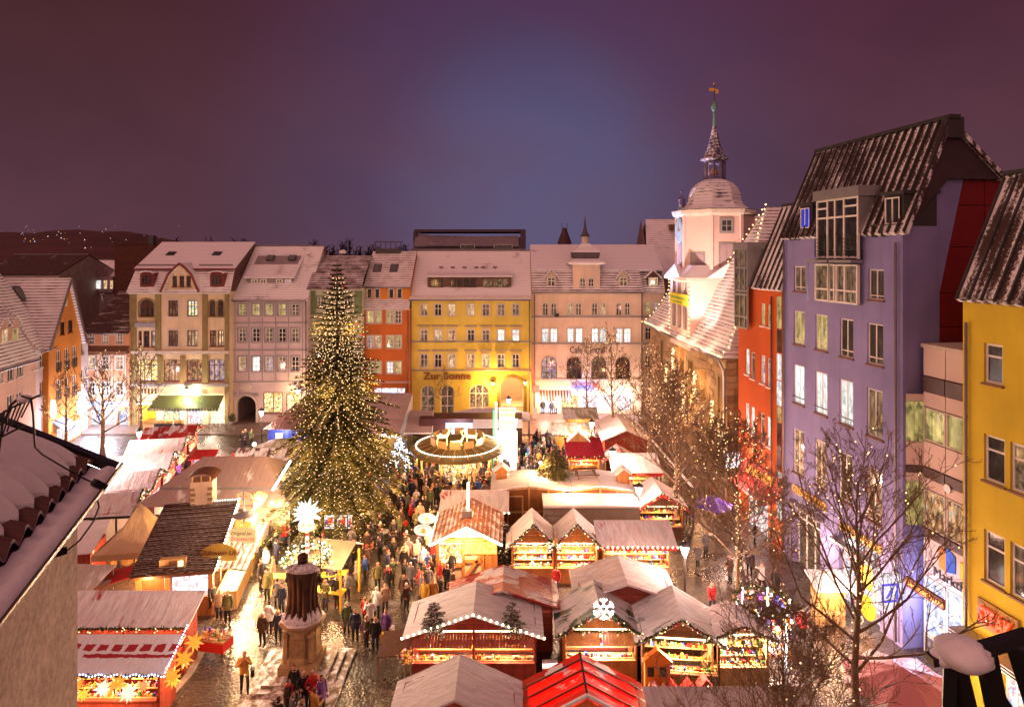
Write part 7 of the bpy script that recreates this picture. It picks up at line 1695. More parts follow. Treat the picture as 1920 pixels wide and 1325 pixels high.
 bm=emis('lit_sign_board',(1,.62,.22),.75);rd=plain('sign_letter_red',(.6,.08,.03));bn=plain('sign_letter_brown',(.12,.04,.02))
 board('cream sign lettered Original Jenaer Bratwurst above the sausage counter',454,1005,37.0,1.55,.72,[('Original Jen.',.26,.17,bn),('Bratwurst',.34,-.14,rd)],bm);lamp(o,(h+2.2,2.0,3.6),60,W1,.15)
 board('small yellow sign with red script on the pole above the sausages',457,947,39.8,1.25,.42,[('Röstwurst',.30,0,rd)],bm);board('narrow yellow sign topping the red script board',457,930,39.9,.9,.28,[('Jenaer',.2,0,rd)],bm)
 board('arched olive sign with a snow cap reading Gluehwein',411,1040,35.2,1.9,.55,[('Glühwein Uhr',.40,.12,bn)],plain('olive_gold_board',(.36,.24,.04)),1)
 g=thing('grill_basket','round hanging basket heaped with orange lights over the sausage sign','basket',P(457,990,38.2));m=MB();m.lathe((0,0,0),[(.35,-.25),(.6,0),(.62,.06),(.3,.08)],12);m.build('basket',mWoodL,g);rr=random.Random(1);m=MB()
 for i in range(40):m.ball((rr.uniform(-.5,.5),rr.uniform(-.4,.3),rr.uniform(.05,.3)),.09,0,6,4)
 stuff(m.build('glowing_fruit',emis('orange_fruit_light',(1,.36,.05),1.6),g));m=MB();m.lathe((0,0,0),[(.62,.75),(.66,.8),(.3,.95),(.05,1.0)],12);m.tube([(0,0,.3),(0,0,2.4)],.05,6);m.build('lid',mSteel,g)
 t=thing('bar_table','tall yellow round bar table below the sausage sign','table',(*G(464,1078)[:2],0));m=MB();m.lathe((0,0,0),[(.3,0),(.3,.04),(.05,.08),(.05,1.05),(.38,1.06),(.38,1.11),(.02,1.12)],12);m.build('table_body',mYellowP,t)
 w=thing('wing_ornament','gilded feather-like ornament holding a glaring lamp by the sausage signs','ornament',P(482,940,41));m=MB()
 for i in range(7):m.beam((0,0,-.6),(-.3+i*.16,0,.4+.28*math.sin(i*.5)),.09,.05)
 m.build('feather',mGoldP,w);m=MB();m.ball((-.1,-.2,-.2),.24,0,10,6);m.build('bulb',mBulbW,w);lamp(w,(-.1,-.6,-.2),120,W2,.2)
bratwurst_hut()
def barred_snow():
 t=NT('red_tarpaulin_barred_snow');x,y,_=t.sep(t.ob);w=t.noise(2.5,4);f=t.noise(9,4,t.map(t.ob,(1.6,.3,1)))
 yy=t.math('ADD',y,t.math('MULTIPLY',t.math('SUBTRACT',w,.5),.25));cell=t.math('ABSOLUTE',t.math('SUBTRACT',t.math('FRACT',t.math('DIVIDE',x,.62)),.5))
 b1=t.math('MULTIPLY',t.math('LESS_THAN',t.math('ABSOLUTE',t.math('SUBTRACT',yy,.82)),.17),t.math('LESS_THAN',cell,t.math('ADD',.34,t.math('MULTIPLY',t.math('SUBTRACT',f,.5),.4))))
 b2=t.math('MULTIPLY',t.math('LESS_THAN',t.math('ABSOLUTE',t.math('SUBTRACT',yy,.42)),.09),t.math('GREATER_THAN',x,-.9));m=t.math('MAXIMUM',b1,b2)
 t.p(col=t.mix(m,t.mix(t.mr(f,.3,.7),sc3(SNOW,.82),SNOW),(.36,.012,.018)),rough=.6);t.bump(t.math('SUBTRACT',f,m),.5,.04);return t.mat
def left_front():
 o=stall('red stall with snow in stripes on its roof, glowing paper stars hung below',-17.4,26.9,5.2,1.3,2.2,2.72,barred_snow(),mWoodR,kind='shed',light=150,col=(1,.62,.35),ware='mix',garl=True,counter=.9,fover=.5)
 S('long red stall with a thick sheet of snow behind the star stall',-18.1,29.8,5.7,1.2,2.4,3.2,fRed,mWoodR,kind='shed',light=120,ware=None,garl=True)
 rr=random.Random(21);cols=[emis('star_orange',(1,.26,.02),1.3),emis('star_white',(1,.72,.50),1.3),emis('star_yellow',(1,.45,.03),1.3),emis('star_red',(1,.16,.05),2.0)]
 spots=[(-19.3,26.3,1.7,.42,2,'yellow'),(-18.5,26.25,1.95,.5,1,'white'),(-17.9,26.3,1.9,.36,0,'orange'),(-17.5,26.1,1.62,.3,2,'yellow'),(-16.8,26.25,1.75,.38,1,'white'),(-16.2,26.3,1.95,.44,0,'orange'),(-15.7,26.2,1.6,.40,1,'white'),(-14.2,26.7,2.0,.40,0,'orange'),(-14.0,27.3,2.3,.46,0,'orange'),(-13.9,28.0,2.6,.44,0,'orange'),(-14.3,27.0,1.6,.36,2,'yellow'),(-19.9,26.3,2.0,.32,3,'red'),(-15.1,26.2,1.9,.3,3,'red')]
 wh={0:'at the counter end',1:'below the eaves'}
 for i,(x,y,z,r,c,cn) in enumerate(spots):
  side=('first from the wall','second from the wall','beside a big white one','low and small, in mid row','in mid row','high, near the corner post','last before the corner post','lowest on the stall side','second up the stall side','highest up the stall side','behind the stall corner','high against the wall','small, at the corner post')[i]
  s=thing('paper_star','%s glowing paper star on the star stall, %s' % (cn,side),'paper star',(x,y,z),0,'glowing paper stars on the stall');m=MB();star_mesh(m,(0,0,0),r,20,0,i);m.build('star_body',cols[c],s);m=MB();m.tube([(0,0,r*.2),(0,0,max(r*1.05,2.3-z+.1))],.008,4);m.build('cord',mBlack,s)
 for x in (-18.6,-16.4):lamp(o,(x+17.3,-.9,1.6),55,(1,.55,.2),.25)
 lamp(o,(3.4,.5,2.0),60,(1,.45,.12),.25)
 bb=MB()
 for i in range(46):bb.octa((-2.7+5.8*i/45,-.58,2.22+.05*math.sin(i*1.1)),.04)
 for i in range(16):bb.octa((3.1,-.5+1.8*i/15,2.3+.9*i/15),.04)
 stuff(bb.build('blue_bulb_row',mBulbB,o))
 p=thing('display_table','red draped table of small wares beside the long red stall','table',(-14.6,31.3,0),-.2);m=MB();m.box(-.8,.8,-.4,.4,.72,.78);m.build('table_top',mWoodD,p);m=MB()
 for a in ((-.82,.82,-.42,-.40),(-.82,-.8,-.4,.4),(.8,.82,-.4,.4)):m.box(*a,.35,.8)
 m.build('cloth',mRed,p);lm=MB().box(-.03,.03,-.03,.03,0,.72).mesh('leg',[mWoodD])
 for x in (-.7,.7):
  for y in (-.32,.32):link('leg',lm,p,(x,y,0))
 g=goods(-.75,.75,-.3,.15,.80,.95,77,'mix',shelves=3);go=link('goods',g.mesh('goods',GOODS),None,(-14.6,31.3,0),-.2);tag(go,'silvery trinkets heaped on the red draped table',None,None,'stuff')
 # small canopies and fence board by the bratwurst hut
 c=thing('red_awning','sagging bright red awning with a snow patch beside the sausage hut','awning',(-20.9,34.4,0));m=MB();m.slab([(-1.7,-1.0,1.9),(1.2,-.2,2.5),(1.7,1.2,2.6),(-1.0,.6,2.3)],.03);m.build('cloth',fabric('red_awning_cloth',(.42,.01,.012),.30),c);m=MB()
 for x,y,z in ((-1.65,-.95,1.88),(1.15,-.15,2.45),(1.6,1.1,2.55)):m.tube([(x,y,0),(x,y,z)],.03,5)
 m.build('pole',mSteel,c)
 c=thing('pale_awning','pale grey awning over the corner behind the plastered wall','awning',(-22.9,33.4,0));m=MB();m.slab([(-1.3,-1.2,2.2),(1.2,-1.0,2.1),(1.5,1.2,2.75),(-1.2,1.2,2.85)],.03);m.build('cloth',fabric('pale_awning_cloth',(.45,.37,.32),.35),c);m=MB()
 for x,y,z in ((-1.2,-1.1,2.2),(1.15,-.95,2.1),(1.4,1.1,2.7)):m.tube([(x,y,0),(x,y,z)],.03,5)
 m.build('pole',mSteel,c);lamp(c,(1.0,-1.3,2.0),130,(1,.85,.7),.1);m=MB();m.ball((1.0,-1.3,2.0),.12,0,8,5);m.build('bulb',mBulbW,c)
 c=thing('picture_board','wooden framed board with a red snowy picture below the awnings','board',(-20.3,31.9,0));m=MB();m.box(-1.2,1.2,0,.08,.2,1.7);m.build('frame',mWoodO,c);m=MB();m.box(-.8,.8,-.03,-.002,.55,1.45,1);m.box(-.68,.68,-.04,-.031,.62,1.38,0);rr=random.Random(2)
 for i in range(46):a=rr.uniform(-.6,.6);z=1.0+rr.uniform(-.2,.2)+.1*math.sin(a*7);m.box(a-.05,a+.05,-.048,-.041,z-.02,z+.02,1 if i % 4 else 2)
 m.build('picture',[mRed,mWhite,mBlack],c)
 f=thing('partition_wall','white timber-framed partition behind the cardboard boxes','partition',(-27.5,41.9,0),.12);m=MB();m.box(-3,4.5,0,.05,0,2.3);m.build('panel',mWhite,f)
 for x in (-3,-1.5,0,1.5,3,4.5):MB().box(x-.05,x+.05,-.05,-.002,0,2.3).build('upright',mBlack,f)
 MB().box(-3,4.5,-.06,-.002,2.2,2.34).build('rail',mBlack,f)
 f=thing('red_wall_panel','red boarded back wall between the pagoda tent and grey marquee','panel',(-20.6,42.2,0));
 for i in range(20):MB().box(-1.9+i*.19,-1.9+i*.19+.17,0,.05,0,2.3).build('plank',mRed,f)
 h=thing('red_hut','red boarded hut with a snowed white edge behind the plastered corner','hut',(-26.3,37.2,0),.2);m=MB();m.box(-1.6,1.6,0,2.2,0,2.2);m.build('wall',mWoodR,h);m=MB();m.slab([(-1.8,-.2,2.15),(1.8,-.2,2.15),(1.8,2.5,3.0),(-1.8,2.5,3.0)],.1);m.build('roof',mSnow,h)
left_front()
def left_row():
 dx,dy=-.25,1.0;rz=math.atan2(1.0,-.25)    # faces to the right
 labs=['snow-covered red stall nearest the grey marquee, a red slit in its roof','red and white stall with a bright red band along its snowed roof','snowed stall with a garlanded gable in the middle of the row','stall with a panelled snowy roof and a red corner next to a blue-lit booth','red-patched snowed stall at the far end near the bicycles']
 for i,L in enumerate(labs):
  y=44.6+i*4.35;x=-26.2-.27*(y-44.6);S(L,x,y,3.5,3.9,2.3,3.05,(fRed,fRed,fRedS,fRed,fRed2)[i],mWoodR,rz=rz,light=170,col=(1,.80,.72) if i<3 else (1,.78,.6),ware='mix',valance=None,group='stalls in a row on the cobbles')
 o=thing('blue_booth','small blue-white lit booth with red boards at the end of a stall','booth',(-26.4,54.5,0),.1);m=MB();m.box(-.9,.9,0,1.2,0,1.0);m.build('counter',mRed,o);m=MB();m.box(-.85,.85,.5,.56,1.0,2.1);m.build('display',pane('pane_blue_booth',[(.6,.65,1),(1,.8,.9),(.4,.45,1)],1.8,3.),o);m=MB()
 for x in (-.85,.85):m.beam((x,.1,0),(x,.1,2.3),.08)
 m.slab([(-1,-.3,2.2),(1,-.3,2.2),(1,1.2,2.6),(-1,1.2,2.6)],.06);m.build('roof',mRed,o);lamp(o,(0,-.3,1.9),110,(.75,.78,1),.2)
left_row()
def gluehwein():
 o=stall('stall with a dark snowy roof, a wooden letter board and two figures on its edge',-20.6,52.9,4.4,2.4,2.4,3.2,fabric('dark_snowed_tarpaulin',(.10,.03,.03),.55),mWoodD,kind='cross',garl=True,light=170,ware='mix',fover=.5)
 b=thing('letter_board','wooden board with a row of square letters on the stall edge','sign',(-21.3,52.2,2.45));m=MB();m.box(-1.15,1.15,0,.06,0,.36);m.build('board',mWoodL,b);rr=random.Random(3);m=MB()
 for i in range(14):
  x=-1.05+i*.155;m.box(x,x+.025,-.015,-.002,.07,.29);m.box(x+.07,x+.095,-.015,-.002,.07,.29);
  if rr.random()<.6:m.box(x,x+.095,-.014,-.003,.16,.19)
  else:m.box(x,x+.095,-.014,-.003,.26,.29)
 m.build('lettering',mBrnP,b)
 for x,lab,mat in ((-22.75,'small red and white Santa figure on the stall edge',mRed),(-19.5,'small white snowman figure with a dark hat on the stall edge',mWhite)):
  f=thing('roof_figure',lab,'figure',(x,52.1,2.42));m=MB();m.lathe((0,0,0),[(.24,0),(.27,.2),(.18,.5),(.14,.6),(.15,.72),(.10,.84),(.12,.86) if mat is mWhite else (.08,.9),(.1,.98) if mat is mWhite else (.01,1.05)],10,0,sm=True);m.box(-.28,.28,-.2,.2,-.03,.02,1);m.lathe((0,0,0),[(.275,.22),(.275,.3)],10,1)
  m.build('body',[mat,mWhite if mat is mRed else mBlack],f)
 umbrella('pale green-grey parasol behind the letter-board stall',-20.4,56.3,3.4,2.3,fabric('pale_green_parasol',(.42,.40,.22),.55),drop=.7);umbrella('second pale parasol half hidden by the tall fir',-18.2,55.0,3.2,2.0,fabric('pale_green_parasol',(.42,.40,.22),.55),drop=.7)
 c=thing('blue_container','blue container with a dark sloping roof half hidden by the tree','container',(-21.2,63.4,0));m=MB();m.box(-3,3,0,2.4,0,2.4);m.build('body',plain('container_blue',(.05,.075,.36),.45),c)
 for i in range(13):MB().box(-2.95+i*.48,-2.8+i*.48,-.05,-.002,.1,2.3).build('rib',plain('container_blue',(.05,.075,.36)),c)
 m=MB();m.slab([(-3.3,-.6,2.4),(3.3,-.6,2.4),(2.0,2.6,4.1),(-1.2,2.6,4.1)],.06);m.slab([(3.3,4.2,2.4),(-3.3,4.2,2.4),(-1.2,2.6,4.1),(2.0,2.6,4.1)],.06);m.slab([(-3.3,4.2,2.4),(-3.3,-.6,2.4),(-1.2,2.6,4.1)],.06);m.build('roof',fabric('dark_brown_tarpaulin',(.17,.09,.08),.15),c);m=MB();m.box(-2.2,-1.5,-.07,-.051,1.2,1.9);m.build('notice',mWhite,c);lamp(c,(-1.5,-1.2,1.9),35,(.8,.8,1),.2)
 s=thing('sloping_screen','low green-grey sloping screen with a snowy top beside the blue container','screen',(-24.0,59.4,0),.9);m=MB();m.prism([(-2.2,0,0),(2.4,0,0),(2.4,0,1.7),(-2.2,0,.9)],(0,.06,0));m.build('panel',plain('green_grey_panel',(.22,.27,.22)),s);m=MB();m.beam((-2.2,.03,.95),(2.4,.03,1.75),.4,.1);m.build('snowy_edge',mSnow,s)
gluehwein()
def behind_tree():
 o=thing('quilted_marquee','grey marquee with a sloping quilted roof emerging from behind the tall fir','marquee',(-14.6,61.0,0),-.12);m=MB();n=4
 for i in range(4):
  for j in range(3):
   x0,x1=-4+i*2.0,-4+i*2.0+1.96;t0,t1=j/3,(j+.98)/3;y0,y1=4.5*t0,4.5*t1;z0,z1=2.6+2.9*t0,2.6+2.9*t1;c=Vector(((x0+x1)/2,(y0+y1)/2-.08,(z0+z1)/2+.14));A=[(x0,y0,z0),(x1,y0,z0),(x1,y1,z1),(x0,y1,z1)];q=MB()
   q.add([Vector(a) for a in A]+[c],[(0,1,4),(1,2,4),(2,3,4),(3,0,4)],0,True);q.build('roof_panel',fGrey,o)
 m=MB();m.box(3.95,4.0,0,4.5,0,2.6);m.prism([(3.95,0,2.58),(3.95,4.5,2.58),(3.95,4.5,5.45)],(.05,0,0));m.box(-4,4,4.4,4.5,0,5.4);m.build('wall',plain('grey_tent_sheet',(.36,.30,.27)),o);m=MB();m.box(-4,3.9,.1,.16,0,2.5);m.build('front_sheet',plain('olive_tent_sheet',(.20,.19,.07)),o)
 bb=MB();rr=random.Random(5)
 for i in range(150):bb.octa((rr.uniform(-3.9,4.0),-.15+rr.uniform(-.05,.05),2.45+rr.uniform(-.25,.2)),.05,1 if i % 5==0 else 0)
 stuff(bb.build('bulb_chain',[emis('pink_bulb',(1,.45,.35),5),mBulbB],o));lamp(o,(1,-1,2.2),120,(1,.6,.5),.2)
 o=thing('grey_awning','grey sloping awning with a white rim between marquee and dark container','awning',(-9.4,62.3,0));m=MB();m.slab([(-1.9,-.4,2.3),(1.7,-.4,2.3),(1.5,2.0,3.9),(-1.2,2.0,3.9)],.05);m.build('cloth',fGrey,o);m=MB();m.beam((-1.9,-.42,2.28),(1.7,-.42,2.28),.06,.14);m.beam((1.7,-.4,2.3),(1.5,2.0,3.9),.06,.1);m.build('rim',mWhite,o);m=MB()
 for x in (-1.8,1.6):m.beam((x,-.3,0),(x,-.3,2.3),.07)
 m.build('post',mSteel,o)
 o=thing('dark_stage_container','dark red-brown container with a bright blue-white roller shutter','container',(-3.9,62.6,0));m=MB();m.box(-5.2,4.9,0,2.4,0,3.5);m.build('body',plain('dark_red_brown',(.085,.022,.018),.6),o)
 sh=emis('lit_shutter',(.62,.72,1),1.3)
 for i in range(11):MB().box(-2.6,.05,-.08+.03*(i % 2),-.003,.55+i*.235,.55+i*.235+.21).build('shutter_slat',sh,o)
 for i in range(8):MB().box(.25,4.7,-.06-.02*(i % 2),-.003,.4+i*.36,.4+i*.36+.33).build('plank',mWoodD,o)
 m=MB();m.slab([(.1,-1.0,2.9),(4.9,-1.0,2.9),(4.9,0,3.45),(.1,0,3.45)],.06);m.build('snowy_flap',mSnow,o);lamp(o,(-1.3,-1.2,2.6),70,(.7,.78,1),.2)
 o=thing('white_tent','low white snowed tent in front of the yellow house','tent',(-2.4,67.6,0));m=MB();R1=[(-4.3,-1.6,2.4),(4.3,-1.6,2.4),(4.3,1.8,2.4),(-4.3,1.8,2.4)];R2=[(-1.6,0,3.35),(1.9,0,3.35),(1.9,.1,3.35),(-1.6,.1,3.35)]
 for i in range(4):m.slab([R1[i],R1[(i+1) % 4],R2[(i+1) % 4],R2[i]],.05)
 m.build('canopy',fWhite,o);m=MB()
 for p in R1:m.tube([(p[0]*.98,p[1]*.95,0),(p[0]*.98,p[1]*.95,2.4)],.05,6)
 m.build('post',mSteel,o)
 c=Vector((-4.7,55.2,0));o=thing('carousel','round carousel with an olive roof rim, a ring of bulbs and golden panels','carousel',c);m=MB();m.lathe((0,0,0),[(4.0,2.72),(4.05,2.95),(3.2,3.2),(2.2,3.42),(2.0,3.45),(.2,3.5)],28);m.build('roof',plain('olive_roof',(.17,.12,.034),.65),o);m=MB();m.lathe((0,0,0),[(3.9,.1),(3.9,.3),(.2,.32)],28);m.build('floor',mWoodD,o);pm=MB().tube([(0,0,.2),(0,0,2.8)],.06,6).mesh('pole',[mGoldP])
 for i in range(10):a=2*PI*i/10;link('pole',pm,o,(3.5*math.cos(a),3.5*math.sin(a),0))
 m=MB();m.lathe((0,0,0),[(1.6,.3),(1.6,2.8)],14);m.build('centre_drum',pShopY,o);m=MB()
 for i in range(12):a=PI+PI*i/11
 me=MB().box(-.45,.45,-.03,.03,0,.62).mesh('crest_panel',[plain('cream_gold_panel',(.62,.42,.16),.5)])
 for i in range(12):
  a=2*PI*i/12;q=link('crest_panel',me,o,(2.25*math.cos(a),2.25*math.sin(a),3.38));q.rotation_euler=(0,0,a+PI/2)
 bb=MB()
 for i in range(110):a=2*PI*i/110;bb.octa((3.55*math.cos(a),3.55*math.sin(a),3.22),.055)
 stuff(bb.build('bulb_ring',mBulbW,o));sm_=MB().beam((2.2,0,3.44),(3.9,0,3.02),.10,.06).mesh('roof_spoke',[mWoodL])
 for i in range(20):q=link('roof_spoke',sm_,o);q.rotation_euler=(0,0,2*PI*i/20)
 for i in range(5):a=PI*1.05+PI*.9*i/4;lamp(o,(2.8*math.cos(a),2.8*math.sin(a),2.5),90,W1,.15)
 lamp(o,(0,-3.2,4.4),8,W2,.2)
 # glowing reindeer on the carousel roof
 gm=emis('reindeer_glow',(1,.66,.20),4.5)
 def deer(x,fl,lie,lab):
  d=thing('reindeer_light',lab,'reindeer figure',(c.x+x,c.y-1.2,3.42 if not lie else 3.36),0,'glowing reindeer on the carousel');s=fl;m=MB()
  zb=.75 if not lie else .32;m.tube([(-.42*s,0,zb),(0,0,zb+.02),(.38*s,0,zb+.06)],[.13,.15,.14],8);m.tube([(.36*s,0,zb+.08),(.52*s,0,zb+.38),(.55*s,0,zb+.55)],[.11,.07,.07],7);m.tube([(.52*s,0,zb+.58),(.75*s,0,zb+.50)],[.085,.04],7)
  for sy in (-.08,.08):
   if lie:m.tube([(.3*s,sy,zb-.05),(.5*s,sy,.08),(.2*s,sy,.05)],.035,5);m.tube([(-.3*s,sy,zb-.05),(-.5*s,sy,.1),(-.2*s,sy,.05)],.035,5)
   else:m.tube([(.34*s,sy,zb-.05),(.36*s,sy,zb-.4),(.36*s,sy,0)],[.05,.035,.03],5);m.tube([(-.38*s,sy,zb-.02),(-.48*s,sy,zb-.38),(-.42*s,sy,0)],[.06,.035,.03],5)
   m.tube([(.5*s,sy*.6,zb+.62),(.42*s,sy*2.2,zb+.85),(.52*s,sy*2.8,zb+1.02)],[.025,.022,.015],5);m.tube([(.44*s,sy*2,zb+.82),(.32*s,sy*2.6,zb+.98)],.015,4)
  m.tube([(-.42*s,0,zb+.08),(-.52*s,0,zb+.12)],[.05,.02],5);m.build('body',gm,d)
 deer(-1.15,1,False,'glowing golden reindeer standing at one end, facing the lying one');deer(.02,1,True,'glowing golden reindeer lying down between two standing ones');deer(1.25,-1,False,'glowing golden reindeer standing nearest the neon tower')
 # neon tower
 o=thing('neon_tower','tall glaring white and yellow neon fairground tower','neon sign',(0.0,57.4,0));nw=emis('neon_white',(1,.98,.82),4.5);m=MB();m.box(-1.5,-1.35,-.1,.1,.3,6.3);m.box(-1.3,.45,0,.25,.2,3.7);m.build('light_box',nw,o)
 for k,(z0,z1,w0,w1) in enumerate(((4.95,5.85,.20,.35),(3.8,4.85,.30,.52))):
  m=MB();m.prism([(-1.15,-.3,z0),(w0,-.3,z0),(w1,-.3,z1),(-1.15,-.3,z1)],(0,.25,0));b_=m.build('lit_board',emis('neon_pale_yellow',(1,.95,.62),2.4),o);m=MB();rr=random.Random(k)
  for r in range(2):
   for i in range(6):x=-1.0+i*.215;m.box(x,x+.155,-.34,-.31,z0+.15+r*.45,z0+.15+r*.45+.3)
  m.build('lettering',emis('neon_yellow',(1,.78,.02),2.0),b_);m=MB();m.beam((-.4,-.33,z1-.05),(w1,-.33,z1-.05),.1,.06);m.build('red_rim',emis('neon_pink',(1,.15,.3),2.2),b_)
 m=MB();m.box(-1.72,-1.55,-.1,.2,.2,5.6);m.build('side_board',emis('neon_green',(.15,1,.35),.8),o);m=MB();m.prism([(-1.1,-.05,2.75),(.35,-.05,2.95),(.35,-.05,2.5),(-1.1,-.05,2.35)],(0,.04,0));m.build('stripe',emis('neon_violet_blue',(.3,.25,1),1.5),o);lamp(o,(-.2,-1.6,3.0),420,(1,.96,.75),.4);lamp(o,(.9,-1.2,6.3),60,(1,.95,.8),.3)
 m=MB();m.box(-2.0,1.2,-.3,.6,0,.35);m.build('base',mSteel,o)
behind_tree()
def toys():
 # painted toy houses in front of the toy stall, a kiosk ring of toys further right
 o=thing('toy_house','orange painted toy house front with dark windows at the toy stall','toy house',(6.35,27.9,0));m=MB();m.box(-.55,.55,0,.25,0,1.75);m.prism([(-.65,0,1.75),(.65,0,1.75),(0,0,2.3)],(0,.3,0));m.build('front',mOrgP,o)
 for x in (-.3,.22):MB().box(x-.14,x+.14,-.03,-.002,1.15,1.55).build('window',mBlack,o)
 rr=random.Random(31);spec=[('cream toy castle with little turrets',mWoodL),('yellow toy house with a red roof',mYellowP),('white toy house with a red roof',mWhite),('green toy board propped beside the castle',mGrnP)]
 for i,(lab,mt) in enumerate(spec):
  x=6.2+i*.72;o=thing('toy_house',lab+' at the foot of the toy stall','toy house',(x,27.45+.1*(i % 2),0));m=MB();w=.28;h=rr.uniform(.6,.95);m.box(-w,w,0,.4,0,h);m.build('body',mt,o);m=MB();m.prism([(-w-.06,-.05,h),(w+.06,-.05,h),(0,-.05,h+.42)],(0,.5,0));m.build('roof',mRed if i else mPinkP,o)
  for s in (-1,1):
   if i==0:m=MB();m.lathe((s*w,0,0),[(.12,0),(.12,h+.25),(.16,h+.25),(.01,h+.6)],8);m.build('turret',mWoodL,o)
  m=MB()
  for zz in (.25,.55):
   for s in (-1,1):m.box(s*.13-.06,s*.13+.06,-.015,-.002,zz,zz+.16)
  m.build('window',mBrnP,o)
 c=G(1432,1222);o=thing('toy_kiosk','round toy kiosk with hanging ornaments under a dark lamp shade','kiosk',c);pm=MB().tube([(0,0,0),(0,0,2.6)],.05,6).mesh('post',[mTubeW])
 for i in range(6):a=2*PI*i/6;link('post',pm,o,(1.3*math.cos(a),1.3*math.sin(a),0))
 m=MB()
 for i in range(12):a,b_=2*PI*i/12,2*PI*(i+1)/12;garland(m,(1.35*math.cos(a),1.35*math.sin(a),2.6),(1.35*math.cos(b_),1.35*math.sin(b_),2.6),.1,.2,i,60,0,1,2)
 stuff(m.build('fir_garland',[mGreen,mBulb,mRed],o));m=MB();m.lathe((0,0,0),[(1.25,.0),(1.25,.9),(.9,.95),(.9,1.3),(.5,1.35),(.5,1.75),(.1,1.8)],16);m.build('stepped_counter',mWhite,o);m=MB();m.lathe((.15,-.6,0),[(.52,2.2),(.45,2.35),(.12,2.55),(.02,2.6)],14);m.build('lamp_shade',mBlack,o);g=MB();rr=random.Random(41)
 for i in range(420):
  a=rr.uniform(0,2*PI);r,z=rr.choice([(1.2,.95),(.85,1.35),(.48,1.8),(1.3,.3),(1.3,.6),(1.35,1.9),(1.35,2.2)]);x,y=r*math.cos(a),r*math.sin(a);s=rr.uniform(.05,.11);k=rr.randrange(len(GOODS));
  if rr.random()<.5:g.box(x-s,x+s,y-s,y+s,z-s*.2,z+s*2,k)
  else:g.ball((x,y,z+s),s,k,6,4)
 go=link('goods',g.mesh('goods',GOODS),None,c);tag(go,'bright toys and ornaments piled on the round kiosk',None,None,'stuff');lamp(o,(.15,-.6,2.1),330,(1,.86,.66),.2);lamp(o,(0,-1.7,1.6),90,(1,.80,.6),.2);lamp(o,(1.6,.4,2.2),120,(1,.75,.7),.2)
 o=stall('open stall of toys and gifts under garlands beside the round kiosk',10.3,28.9,2.6,1.6,2.4,2.9,fabric('snowed_pink_tarpaulin',(.4,.05,.05),.75),mWoodL,light=320,col=(1,.85,.65),ware='toys')
 c=G(1560,1175);o=thing('amber_lit_booth','small booth glowing amber behind the big bare tree','booth',c);m=MB();m.box(-.7,.7,0,.9,0,2.1);m.build('body',mWoodL,o);m=MB();m.box(-.6,.6,-.05,-.002,.9,1.9);m.build('lit_front',emis('booth_amber',(1,.45,.05),1.6),o);m=MB();m.slab([(-.95,-.4,2.1),(.95,-.4,2.1),(.95,1.1,2.5),(-.95,1.1,2.5)],.08);m.build('roof',mSnow,o);lamp(o,(0,-.7,1.8),90,W1,.2)
toys()
for px,py,h_,lab in ((945,1062,2.7,'snow-tipped small fir between the hut and the twin gables'),):
 LITTLE_FIR=(G(px,py),h_,lab)
